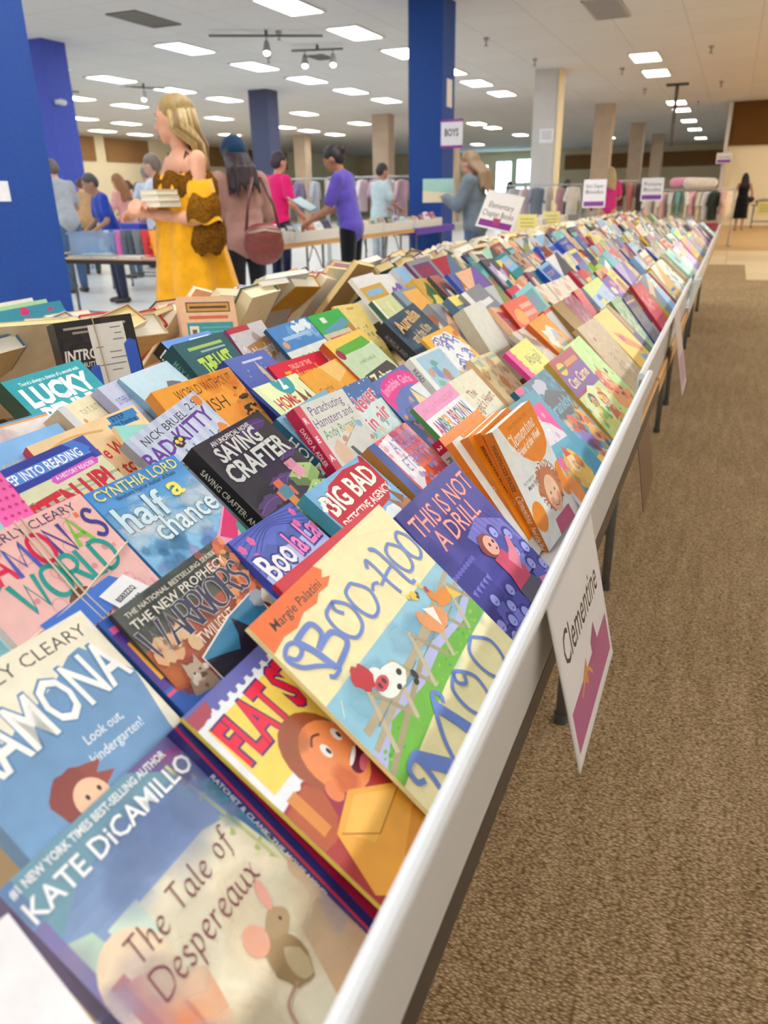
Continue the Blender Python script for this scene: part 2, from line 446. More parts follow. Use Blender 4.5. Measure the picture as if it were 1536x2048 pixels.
def f_plain(c0, c1, sc=6):
    def f(N, L, p, vec):
        n = N.new('ShaderNodeTexNoise'); n.inputs['Scale'].default_value = sc; n.inputs['Detail'].default_value = 5; L.new(vec, n.inputs['Vector'])
        L.new(ramp(N, L, n.outputs['Fac'], [(.3, c0), (.7, c1)]), p.inputs['Base Color'])
    return f
CARPET = surf('loop_carpet', .95, f_carpet, .1)
TILE = surf('vinyl_tile', .28, f_tile('d6d6d4', 'cfcfce', 'b8b8b6', .6), .5)
WALK = surf('tan_walkway', .5, f_plain('b8935c', 'c8a46c', 1))
BEIGE = surf('beige_tile', .35, f_tile('e6d2ac', 'd6bd90', 'c0a67c', 1.2))
CEILM = surf('ceiling_tile', .9, f_tile('dedad6', 'dad6d2', 'c2bdb8', 1.22, .008), .1)
CREAM = surf('cream_wall', .8, f_plain('efe0bc', 'f3e6c6', .6), .2)
BROWN = surf('brown_panel', .85, f_plain('8a6540', 'a87f54', 30), .2)
DARKBR = surf('dark_brown_panel', .9, f_plain('5a3c1c', '7a5428', 60), .2)
BLUE = surf('blue_paint', .6, f_plain('17428f', '1d4b9a', 40), .35)
BLUE2 = surf('lighter_blue_paint', .6, f_plain('4353b8', '4a5cc2', 30), .35)
SLATE = surf('slate_blue_paint', .6, f_plain('454a68', '50546f', 20), .35)
SAND = surf('sand_paint', .75, f_plain('c2ae98', 'ccb9a4', 3), .25)
PALE = surf('pale_grey_paint', .7, f_plain('cdcac8', 'd6d3d0', 3), .25)

def slab(name, x0, x1, y0, y1, z0, z1, m, label=None, kind='structure', parent=None):
    me = bpy.data.meshes.new(name)
    vs_ = [(x, y, z) for x in (x0, x1) for y in (y0, y1) for z in (z0, z1)]
    me.from_pydata(vs_, [], [(0, 1, 3, 2), (4, 6, 7, 5), (0, 4, 5, 1), (2, 3, 7, 6), (0, 2, 6, 4), (1, 5, 7, 3)])
    me.materials.append(m); o = bpy.data.objects.new(name, me); COL.objects.link(o)
    if parent: o.parent = parent
    else: tag(o, label, None, None, kind)
    return o
ORD = ['first', 'second', 'third', 'fourth', 'fifth', 'sixth', 'seventh', 'eighth', 'ninth', 'tenth', 'eleventh', 'twelfth', 'thirteenth', 'fourteenth', 'fifteenth', 'sixteenth', 'seventeenth', 'eighteenth', 'nineteenth', 'twentieth', '21st', '22nd', '23rd', '24th', '25th', '26th', '27th', '28th', '29th', '30th']
XL, XR, YN, YF = -27.0, 8.0, -6.0, 58.0
slab('floor', XL, XR, YN, YF, -.1, 0, TILE, 'pale grey vinyl tile floor of the hall')
slab('floor_carpet', -.95, XR, YN, 12.18, 0, .004, CARPET, 'brown loop carpet along the aisle')
slab('floor_carpet_end', -.95, .3, 12.18, 14.68, 0, .004, CARPET, 'brown carpet strip reaching towards the far tables')
slab('floor_beige', -2.2, XR, 14.68, 18.2, 0, .003, BEIGE, 'cream and beige tiled crossing beyond the carpet')
slab('floor_beige_side', .3, XR, 12.18, 14.68, 0, .003, BEIGE, 'cream tiled floor beside the carpet end')
slab('floor_walkway', -2.2, XR, 18.2, 31.9, 0, .003, WALK, 'tan walkway at the far end of the aisle')
slab('ceiling', XL, XR, YN, YF, CEIL, CEIL + .1, CEILM, 'off-white panelled ceiling of the hall')
slab('wall_left', XL - .1, XL, YN, YF, 0, CEIL, CREAM, 'cream long side wall')
slab('wall_right', XR, XR + .1, YN, YF, 0, CEIL, CREAM, 'cream side wall beyond the carpet')
slab('wall_near', XL, XR, YN - .1, YN, 0, CEIL, CREAM, 'cream wall behind the viewer')
slab('wall_back', XL, XR, YF, YF + .1, 0, CEIL, CREAM, 'cream far end wall')
slab('wall_aisle', -.55, XR - .01, 32, 32.2, .0, CEIL - .01, CREAM, 'cream wall closing the aisle')
slab('trim_1', -.48, XR - .02, 31.93, 32, 2.62, CEIL - .02, DARKBR, 'dark brown upper panel of the aisle wall')
slab('trim_2', -.62, -.5, 31.85, 31.99, 0, CEIL - .01, PALE, 'pale post at the end of the aisle wall')
for i, (y0, y1) in enumerate([(28.2, 29.7), (30.4, 33.4), (35.5, 40), (42, 47)]): slab('trim_%d' % (3 + i), XL, XL + .06, y0, y1, 2.9, 3.9, BROWN, 'tan brown upper panel on the cream side wall, %s from the near end' % ORD[i])
slab('trim_7', -11.2, -.9, YF - .08, YF, 2.7, 3.6, BROWN, 'tan brown band on the far end wall')
for i, (x0, x1, z0, z1) in enumerate([(-16.1, -14.9, .7, 3.4), (-14.6, -13.2, 1.9, 3.5), (-14.6, -13.9, .8, 1.7), (-13.8, -13.15, .8, 1.7), (-18.2, -16.6, 1.2, 3.2)]):
    w_ = tag(empty('window_%d' % (i + 1), (0, 0, 0)), 'daylit window pane in the far end wall, %s of five' % ORD[i], None, None, 'structure')
    m = MB()
    for a, b, c, d in ((x0, x0 + .06, z0, z1), (x1 - .06, x1, z0, z1), (x0, x1, z0, z0 + .06), (x0, x1, z1 - .06, z1), ((x0 + x1) / 2 - .03, (x0 + x1) / 2 + .03, z0, z1)): m.box(a, b, YF - .12, YF - .02, c, d, 'b8c4c8')
    m.build('frame', METAL, w_)
    m = MB(); m.box(x0 + .06, x1 - .06, YF - .07, YF - .05, z0 + .06, z1 - .06, 'c8eef6'); m.build('pane', DAY, w_)
for nm, x0, x1, y0, y1, m, lab in [('pillar_blue', -4.9, -4.3, 3.68, 4.28, BLUE, 'broad royal blue pillar next to the woman in yellow'), ('pillar_blue', -5.08, -4.5, 12.9, 13.5, BLUE, 'tall royal blue pillar behind the person in a grey hoodie'),
        ('pillar_blue', -12.9, -12.25, 12.5, 13.1, BLUE2, 'lighter violet-blue pillar partly behind the broad royal blue one'), ('pillar_slate', -13.0, -12.4, 20.7, 21.3, SLATE, 'dark slate pillar beyond the person in the cap'),
        ('pillar_white', -4.98, -4.4, 21.2, 21.8, PALE, 'pale grey-white pillar with a paper notice'), ('pillar_sand', -4.86, -4.26, 29.9, 30.5, SAND, 'sand coloured pillar, next beyond the pale one'), ('pillar_sand', -4.68, -4.1, 38.7, 39.3, SAND, 'sand coloured pillar, third in the aisle line'),
        ('pillar_sand', -4.5, -3.9, 46.8, 47.4, SAND, 'sand coloured pillar, farthest in the aisle line'), ('pillar_sand', -12.85, -12.2, 28.9, 29.5, SAND, 'sand pillar behind the person in purple'), ('pillar_sand', -12.8, -12.2, 37, 37.6, SAND, 'sand pillar deeper in the middle of the hall'),
        ('pillar_sand', -20.0, -19.4, 35.6, 36.2, SAND, 'sand pillar near the long side wall')]:
    slab(nm, x0, x1, y0, y1, 0, CEIL - .001, m, lab)
slab('trim_8', -4.39, -4.34, 21.2, 21.8, 0, CEIL - .01, CREAM, 'cream edge strip on the pale pillar')

# ceiling lights: one builder, the tubes light the hall
CO = []
def light_mat(nm, col):
    m = bpy.data.materials.new(nm); m.use_nodes = True; N = m.node_tree.nodes; L = m.node_tree.links; p = N['Principled BSDF']
    tc = N.new('ShaderNodeTexCoord'); w_ = N.new('ShaderNodeTexWave'); w_.inputs['Scale'].default_value = 4.5; w_.bands_direction = 'X'; L.new(tc.outputs['Object'], w_.inputs['Vector'])
    r = N.new('ShaderNodeMapRange'); r.inputs['To Min'].default_value = .85 * TUBE; r.inputs['To Max'].default_value = 1.15 * TUBE; L.new(w_.outputs['Fac'], r.inputs['Value'])
    p.inputs['Base Color'].default_value = (.8, .8, .8, 1); p.inputs['Emission Color'].default_value = col; L.new(r.outputs[0], p.inputs['Emission Strength']); return m
WARM = light_mat('warm_diffuser', (1.0, .93, .83, 1)); COOL = light_mat('cool_diffuser', (.80, .93, 1.0, 1)); MIDL = light_mat('neutral_diffuser', (.96, .98, 1.0, 1))
fr = MB()
for a, b, c, d in ((-.33, -.29, -.64, .64), (.29, .33, -.64, .64), (-.33, .33, -.64, -.6), (-.33, .33, .6, .64)): fr.box(a, b, c, d, -.03, 0, 'eceae4')
frame_o = fr.build('frame', METAL); dif = MB(); dif.box(-.29, .29, -.6, .6, -.022, -.012, 'ffffff')
dif_me = {}
for nm, m in (('w', WARM), ('c', COOL), ('m', MIDL)): o_ = dif.build('diffuser', m); dif_me[nm] = o_.data; bpy.data.objects.remove(o_)
fr_me = frame_o.data; bpy.data.objects.remove(frame_o)
def ceiling_light(x, y, tone, lab):
    r = tag(empty('ceiling_light', (x, y, CEIL - .001)), lab, 'ceiling light', 'recessed fluorescent ceiling lights')
    for nm, me in (('frame', fr_me), ('diffuser', dif_me[tone])):
        o = bpy.data.objects.new(nm, me); COL.objects.link(o); o.parent = r
COLN = ['over the aisle edge', 'over the main book tables', 'along the next row past the blue pillars', 'along the middle row of the hall', 'along the row past the middle', 'along the row near the side wall', 'along the row by the cream side wall']
NEAR = [-3.0, -.5, 2.0, 4.5, 7.0, 9.5]
for ci, (cx_, ys) in enumerate([(-2.3, [-4.1, -2.7, -1.3, .1, 1.5, 2.9, 4.3, 5.7, 7.1, 8.5, 12.2, 20.5, 23.2, 30.9, 33.7, 38.9, 44.3, 51.6]), (-6.9, NEAR + [12.4, 14.85, 17.3, 20.2, 22.6, 25.2, 47.7]), (-10.55, NEAR + [14.6, 17.2, 19.7, 22.3, 24.9, 34.7, 37.2, 42.4]),  # first row: extra unseen lights packed close overhead to brighten the near books
        (-14.65, NEAR + [12.4, 14.8, 17.1, 19.6, 22.0, 27.0, 31.7, 34.2, 43.8, 48.5]), (-18.1, [2, 7, 12.4, 19.4, 21.8, 24.3, 26.7, 31.5, 33.7, 36.3]), (-22.2, [2, 9, 16, 21.5, 24, 26.4, 33.5]), (-25.3, [8, 18, 28.5, 30.9])]):
    n = 0
    for y in ys:
        vis = y > 11.5
        n += vis
        if ci == 0 and y < 13: tone = 'm'
        else: tone = 'c' if (ci in (1, 2, 3) and y < 21.5 and (int(y * 7 + ci) % 3)) else ('m' if ci in (1, 2, 3) and y < 26 else 'w')
        ceiling_light(cx_, y, tone, 'fluorescent ceiling light, %s in view %s' % (ORD[max(n - 1, 0)], COLN[ci]) if vis else 'unseen fluorescent ceiling light overhead behind the view')
for y in (-4.1, -2.1, -.1, 1.9, 3.9, 5.9, 7.9): ceiling_light(2.6, y, 'm', 'unseen fluorescent ceiling light added above the carpet')  # out-of-frame row, packed close as added light for the near table
for y in (10.4, 12.9, 15.4, 17.9, 20.4, 22.9, 25.4, 27.9, 30.4):  # out-of-frame lights added to brighten the ceiling at the far aisle
    for x in (2.7, 5.6): ceiling_light(x, y, 'w', 'unseen fluorescent ceiling light added above the far carpet side')

# ceiling fittings
def vent(x0, x1, y0, y1, col, lab):
    r = tag(empty('ceiling_vent', ((x0 + x1) / 2, (y0 + y1) / 2, CEIL)), lab, 'vent')
    hx, hy = (x1 - x0) / 2, (y1 - y0) / 2; m = MB()
    for a in ((-hx, -hx + .04, -hy, hy), (hx - .04, hx, -hy, hy), (-hx, hx, -hy, -hy + .04), (-hx, hx, hy - .04, hy)): m.box(*a, -.02, 0, col)
    m.build('frame', METAL, r); m = MB(); n = 14
    for k in range(n): y = -hy + .05 + (2 * hy - .1) * k / n; m.box(-hx + .04, hx - .04, y, y + .05, -.015, -.006, col)
    m.build('louvre', METAL, r)
vent(-9.85, -9.25, 11.55, 12.75, '57514c', 'dark grey rectangular vent panel in the ceiling')
vent(-2.7, -2.1, 14.4, 15.9, 'aaa49e', 'pale grey louvred ceiling vent above the aisle side')
vent(-8.9, -8.5, 16.6, 17.2, '6a6660', 'small dark vent near the track lamps')
def track(x, y, dx, dy, lamps, lab):
    r = tag(empty('track_light', (x, y, CEIL)), lab, 'track light'); m = MB(); m.box(-.02, .02, -.02, .02, -.08, 0, '55504c'); m.tube([(-dx, -dy, -.09), (dx, dy, -.09)], .02, '5a5652', 8); m.build('track', METAL, r)
    for f in lamps:
        h_ = MB(); h_.tube([(dx * f, dy * f, -.09), (dx * f, dy * f, -.2)], .012, '6a6662', 6); h_.capsule((dx * f, dy * f, -.2), (dx * f + .03, dy * f - .06, -.34), .045, .07, '8a8680', 12); ho = h_.build('spotlight', METAL, r, True)
        b_ = MB(); b_.ell((dx * f + .035, dy * f - .075, -.37), (.06, .06, .05), 'fff0d8', 10, 6); b_.build('bulb', WARM, ho)
track(-8.25, 13.9, .9, .5, (0,), 'ceiling track with one lit spotlight beside a square light')
track(-8.1, 15.6, .5, .15, (-.5, .6), 'short ceiling track with two hanging spotlights')
track(-14.6, 18.2, .3, .5, (0,), 'single hanging spotlight past the broad blue pillar')
track(-16.9, 17.6, .3, .4, (0,), 'single hanging spotlight close beside the violet-blue pillar')
for i, (x, y) in enumerate([(-4.9, 16.6), (-4.6, 19.5), (-1.1, 13.8), (-.9, 19.8), (-3.0, 22), (-.8, 26), (-2.9, 26.5), (-8.1, 14.1), (-9.6, 16.2), (-1.6, 31)]):
    m = MB(); m.tube([(0, 0, 0), (0, 0, -.05)], [.06, .05], 'b0aaa2', 10); m.tube([(0, 0, -.05), (0, 0, -.13)], .014, '8a847c', 8); m.tube([(0, 0, -.13), (0, 0, -.14)], .04, '8a847c', 10)
    o = m.build('sprinkler', METAL, None, True, Matrix.Translation((x, y, CEIL))); tag(o, 'ceiling sprinkler head, %s of those above the hall counted from the viewer' % ORD[i], 'sprinkler', 'ceiling sprinklers')
m = MB(); m.tube([(0, 0, 0), (0, 0, -1.5)], .05, '4a4440', 10); m.box(-.3, .3, -.06, .06, -.06, 0, '3a3632'); m.box(-.06, .06, -.06, .06, -1.62, -1.5, '3a3632')
tag(m.build('ceiling_pole', METAL, None, False, Matrix.Translation((-1.95, 25.8, CEIL))), 'dark pole dropping from the ceiling over the far aisle', 'pole')
# security camera on the blue pillar and papers on pillars
r = tag(empty('security_camera', (-12.22, 12.62, 2.95)), 'small white security camera on the violet-blue pillar', 'camera'); m = MB(); m.box(0, .1, -.05, .05, -.04, .04, 'd8d8dc'); m.build('bracket', PLAST, r); m = MB(); m.capsule((.1, 0, 0), (.28, -.1, -.03), .06, .05, 'e4e4e8', 10); m.build('body', PLAST, r, True)
def sheet(name, lab, cat, x0, x1, y, z0, z1, col, art=None, m_=PAPER):
    m = MB(); m.box(x0, x1, y - .006, y, z0, z1, col)
    if art: art(Art(m, lambda u, v, l: (x0 + u * (x1 - x0), y - .007 - l * 6, z1 - v * (x1 - x0)), (z1 - z0) / (x1 - x0)))
    return tag(m.build(name, m_), lab, cat)
sheet('paper_notice', 'white paper notice taped on the pale grey-white pillar', 'paper', -4.78, -4.42, 21.19, 2.36, 2.68, 'f2f2f4', lambda A: [A.rect(.15, .16 + k * .14, .85, .2 + k * .14, '9a9aa4') for k in range(4)])
m = MB(); m.box(-4.499, -4.49, 13.1, 13.35, 2.5, 2.9, 'e8e4d8'); tag(m.build('paper_notice', PAPER), 'small white paper on the side of the tall royal blue pillar', 'paper')
m = MB(); m.box(0, .006, -.06, .1, -.12, -.0, 'e4e4e8'); tag(m.build('paper_notice', PAPER, None, False, Matrix.Translation((-4.299, 3.8, 1.3))), 'torn white paper scrap on the broad royal blue pillar', 'paper')

# hanging sign on the tall blue pillar
def a_sign(lines, ribbon=True, col='8a3a9a', h=.09, v0=.3):
    def f(A):
        for k, t in enumerate(lines): A.text(t, .5 - .42 * min(1, len(t) / max(len(q) for q in lines)), v0 + k * .2, h if len(t) > 3 else h, '2a2a2c', w=.84 * len(t) / max(len(q) for q in lines), bold=0)
        if ribbon: A.rect(.07, A.H - .24, .93, A.H - .06, col); A.poly([(.42, A.H - .3), (.6, A.H - .34), (.62, A.H - .18), (.5, A.H - .1), (.4, A.H - .18)], 'c04a7a')
    return f
r = tag(empty('hanging_sign', (-4.3, 12.8, 2.2)), 'white hanging sign with purple edge strips on the tall royal blue pillar', 'sign')
m = MB(); m.box(-.18, .18, -.012, 0, -.3, .06, 'f0eef2'); A_ = Art(m, lambda u, v, l: (-.17 + u * .34, -.013 - l * 6, .05 - v * .34), 1.0); A_.text('BOYS', .16, .6, .3, '2a2a2e', w=.68); m.build('board', PAPER, r)
m = MB(); m.box(-.19, .19, -.016, .004, .05, .085, '8a2a9a'); m.box(-.19, .19, -.016, .004, -.33, -.29, '8a2a9a'); m.build('edge_strip', PLAST, r); m = MB(); m.box(-.17, -.15, 0, .099, -.02, .0, '5a5a60'); m.build('bracket', METAL, r)
# ---------------------------------------------------------------- the long book table
TT = .733
def folding_table(lab, x0, x1, y0, y1, legs, edge='wood', group='folding tables of the long display', edge_col='23232c'):
    r = tag(empty('folding_table', ((x0 + x1) / 2, (y0 + y1) / 2, 0)), lab, 'table', group); ox, oy = (x0 + x1) / 2, (y0 + y1) / 2
    X0, X1, Y0, Y1 = x0 - ox, x1 - ox, y0 - oy, y1 - oy
    m = MB(); m.box(X0, X1, Y0, Y1, TT - .022, TT, 'c89a62', 0, None, .003); m.build('tabletop', WOOD, r)
    m = MB()
    if edge == 'wood':
        for a in ((X0, X0 + .02, Y0 + .02, Y1 - .02), (X1 - .02, X1, Y0 + .02, Y1 - .02), (X0 + .02, X1 - .02, Y0, Y0 + .02), (X0 + .02, X1 - .02, Y1 - .02, Y1)): m.box(*a, TT - .05, TT - .021, 'd0a068')
        m.build('apron', WOOD, r)
    else:
        for a in ((X0 - .001, X0 + .02, Y0, Y1), (X1 - .02, X1 + .001, Y0, Y1), (X0, X1, Y0 - .001, Y0 + .02), (X0, X1, Y1 - .02, Y1 + .001)): m.box(*a, TT - .040, TT - .0065, edge_col)
        m.build('edge_band', PLAST, r)
    for y in legs:
        m = MB(); a, b, yy = X0 + .1, X1 - .1, y - oy
        m.tube([(a, yy, .006), (a, yy, .4), (a, yy, TT - .06), (a + .03, yy, TT - .04), (b - .03, yy, TT - .04), (b, yy, TT - .06), (b, yy, .4), (b, yy, .006)], .0135, '6a6e70', 10)
        m.tube([(a, yy, .2), (b, yy, .2)], .009, '5a5e60', 8)
        lg = m.build('leg', METAL, r, True)
        s_ = 1 if yy < 0 else -1
        m = MB(); m.tube([(b - .02, yy, TT - .3), (b - .02, yy + s_ * .14, TT - .1), (b - .02, yy + s_ * .3, TT - .035)], .007, '3c4042', 8); m.build('brace', METAL, r, True); m = MB(); m.tube([(a + .02, yy, TT - .3), (a + .02, yy + s_ * .14, TT - .1), (a + .02, yy + s_ * .3, TT - .035)], .007, '3c4042', 8); m.build('brace', METAL, r, True)
        for q in (a, b): m = MB(); m.tube([(q, yy, .0), (q, yy, .03)], .017, '4a4e50', 10); m.build('foot_cap', PLAST, r)
    return r
SEG = [(-.45, 1.98, 'black-edged', 'band', 'nearest folding table, black-edged, under the big picture books'), (2.0, 4.42, '', 'wood', 'second folding table along the aisle, with a rounded plywood edge'), (4.44, 6.86, '', 'wood', 'third folding table along the aisle under the far books'), (6.88, 9.1, '', 'wood', 'last folding table at the far end of the display')]
for y0, y1, _, e, lab in SEG:
    folding_table(lab, -.875, -.112, y0, y1, (y0 + (.22 if y0 > 0 else .35), y1 - (.36 if e == 'wood' else .47)), e)
for (y0, y1, _, e, lab), nn in zip(SEG, ('nearest', 'second', 'third', 'last')):
    folding_table('%s folding table of the rear line, under the books that face away' % nn, -1.64, -.88, y0, y1, (y0 + .3, y1 - .3), 'wood')

# white plastic gutters holding the front row
def gutter(lab, y0, y1, dx=0.0, lip=0.0):
    prof = [(-.235, .790), (-.232, .790), (-.232, .7395), (-.1145, .7395), (-.112, .742), (-.1105, .800), (-.1095, .845)]
    for a in range(180, -150, -30): prof.append((-.1035 + .0065 * math.cos(math.radians(a)), .848 + .0065 * math.sin(math.radians(a))))
    prof += [(-.1062, .842), (-.1072, .800), (-.109, .7365), (-.1125, .7345), (-.235, .7345)]
    r = tag(empty('book_trough', (-.17 + dx, (y0 + y1) / 2, TT)), lab, 'trough', 'white plastic troughs along the table edge')
    m = MB(); h_ = (y1 - y0) / 2
    m.loft([[(x + .17, y, z - TT) for x, z in prof] for y in (-h_, -h_ / 3, h_ / 3, h_)], 'd0d2d4'); o = m.build('channel', PLAST, r)
    if lip:
        m = MB(); m.mesh([(.058, -h_ - .003, 0), (.058, -h_ - .003, .115), (.085, -h_ + .1, .12), (.06, -h_ + .16, .02), (.062, -h_, 0), (.066, -h_, .115), (.09, -h_ + .1, .118), (.065, -h_ + .16, .02)], [(0, 1, 2, 3), (4, 7, 6, 5), (1, 5, 6, 2), (2, 6, 7, 3), (0, 4, 5, 1)], 'd4e4ee'); m.build('end_cap', PLAST, r)
    return r
gutter('nearest white plastic trough with a rolled lip, along the table edge', -.45, 1.505, 0)
gutter('second white plastic trough, tucked behind the end of the nearest one', 1.47, 3.28, -.012)
gutter('third white plastic trough with a bluish bent end flap', 3.22, 5.4, .004, 1)
gutter('fourth white plastic trough near the far books', 5.38, 7.3, 0)
gutter('last white plastic trough at the far end of the table', 7.28, 8.75, 0)

# stepped supports that carry the rows
def riser(lab, x0, x1, z1, y0=-.4, y1=9.0):
    m = MB(); m.box(x0, x1, y0, y1, TT + .0005, z1, 'b89a70'); tag(m.build('display_riser', PAPER), lab, 'riser', 'cardboard risers under the rows')
for k, (x0, x1, z1) in enumerate([(-.345, -.24, .755), (-.47, -.35, .765), (-.62, -.475, .775), (-.76, -.625, .80), (-.875, -.765, .82)]):
    riser('long brown cardboard step carrying the %s row of books' % ORD[k + 1], x0, x1, z1)

# signs clipped on the trough
def board(name, lab, pts, col, art=None, th=.0012, cat='sign', m_=PLAST, extra=None):
    """flat card through four corners (top edge first, clockwise as read)"""
    p = [Vector(q) for q in pts]; p[2] = p[1] + p[3] - p[0]; n = (p[1] - p[0]).cross(p[3] - p[0]).normalized() * -1
    r = tag(empty(name, p[0]), lab, cat); o = p[0]; m = MB(); q = [a - o for a in p]
    m.mesh(q + [a - n * th for a in q], [(0, 1, 2, 3), (7, 6, 5, 4), (0, 4, 5, 1), (1, 5, 6, 2), (2, 6, 7, 3), (3, 7, 4, 0)], col)
    if art:
        H_ = (p[3] - p[0]).length / (p[1] - p[0]).length
        def fn(u, v, l):
            t = v / H_; a = q[0].lerp(q[1], u); b = q[3].lerp(q[2], u); return a.lerp(b, t) + n * (l * 4 + .0001)
        art(Art(m, fn, H_))
    m.build('card', m_, r)
    if extra: extra(r)
    return r
def a_clemsign(A):
    A.rect(.02, .02, .98, A.H - .02, 'e6e6ea'); A.text('Clementine', .1, A.H * .42, .17, '2c2c30', w=.78, bold=.005)
    A.rect(.05, A.H - .3, .95, A.H - .07, 'b0568e'); A.poly([(.55, A.H - .36), (.66, A.H - .42), (.7, A.H - .28), (.55, A.H - .26)], 'a44a84')
    A.poly([(.3, A.H - .3), (.42, A.H - .36), (.4, A.H - .22)], 'd88a4a'); A.line([(.25, A.H - .24), (.4, A.H - .3), (.5, A.H - .22)], .02, 'e0a050', True)
board('laminated_sign', 'laminated white sign with black lettering and a plum ribbon band on the trough', [(-.100, .575, .835), (-.100, .805, .835), (-.062, .845, .655), (-.062, .61, .64)], 'd8dade', a_clemsign)
board('laminated_sign', 'dark brown laminated tag hanging below the trough by the table joint', [(-.125, 1.62, .712), (-.125, 1.84, .712), (-.085, 1.74, .56), (-.085, 1.52, .56)], '5a3a2c', None)
board('laminated_sign', 'pale mauve translucent sign hanging from the second trough', [(-.112, 2.3, .85), (-.112, 2.5, .85), (-.06, 2.44, .66), (-.06, 2.22, .64)], 'cbc0c6', lambda A: A.rect(.1, A.H - .5, .9, A.H - .1, 'b48aa8'))
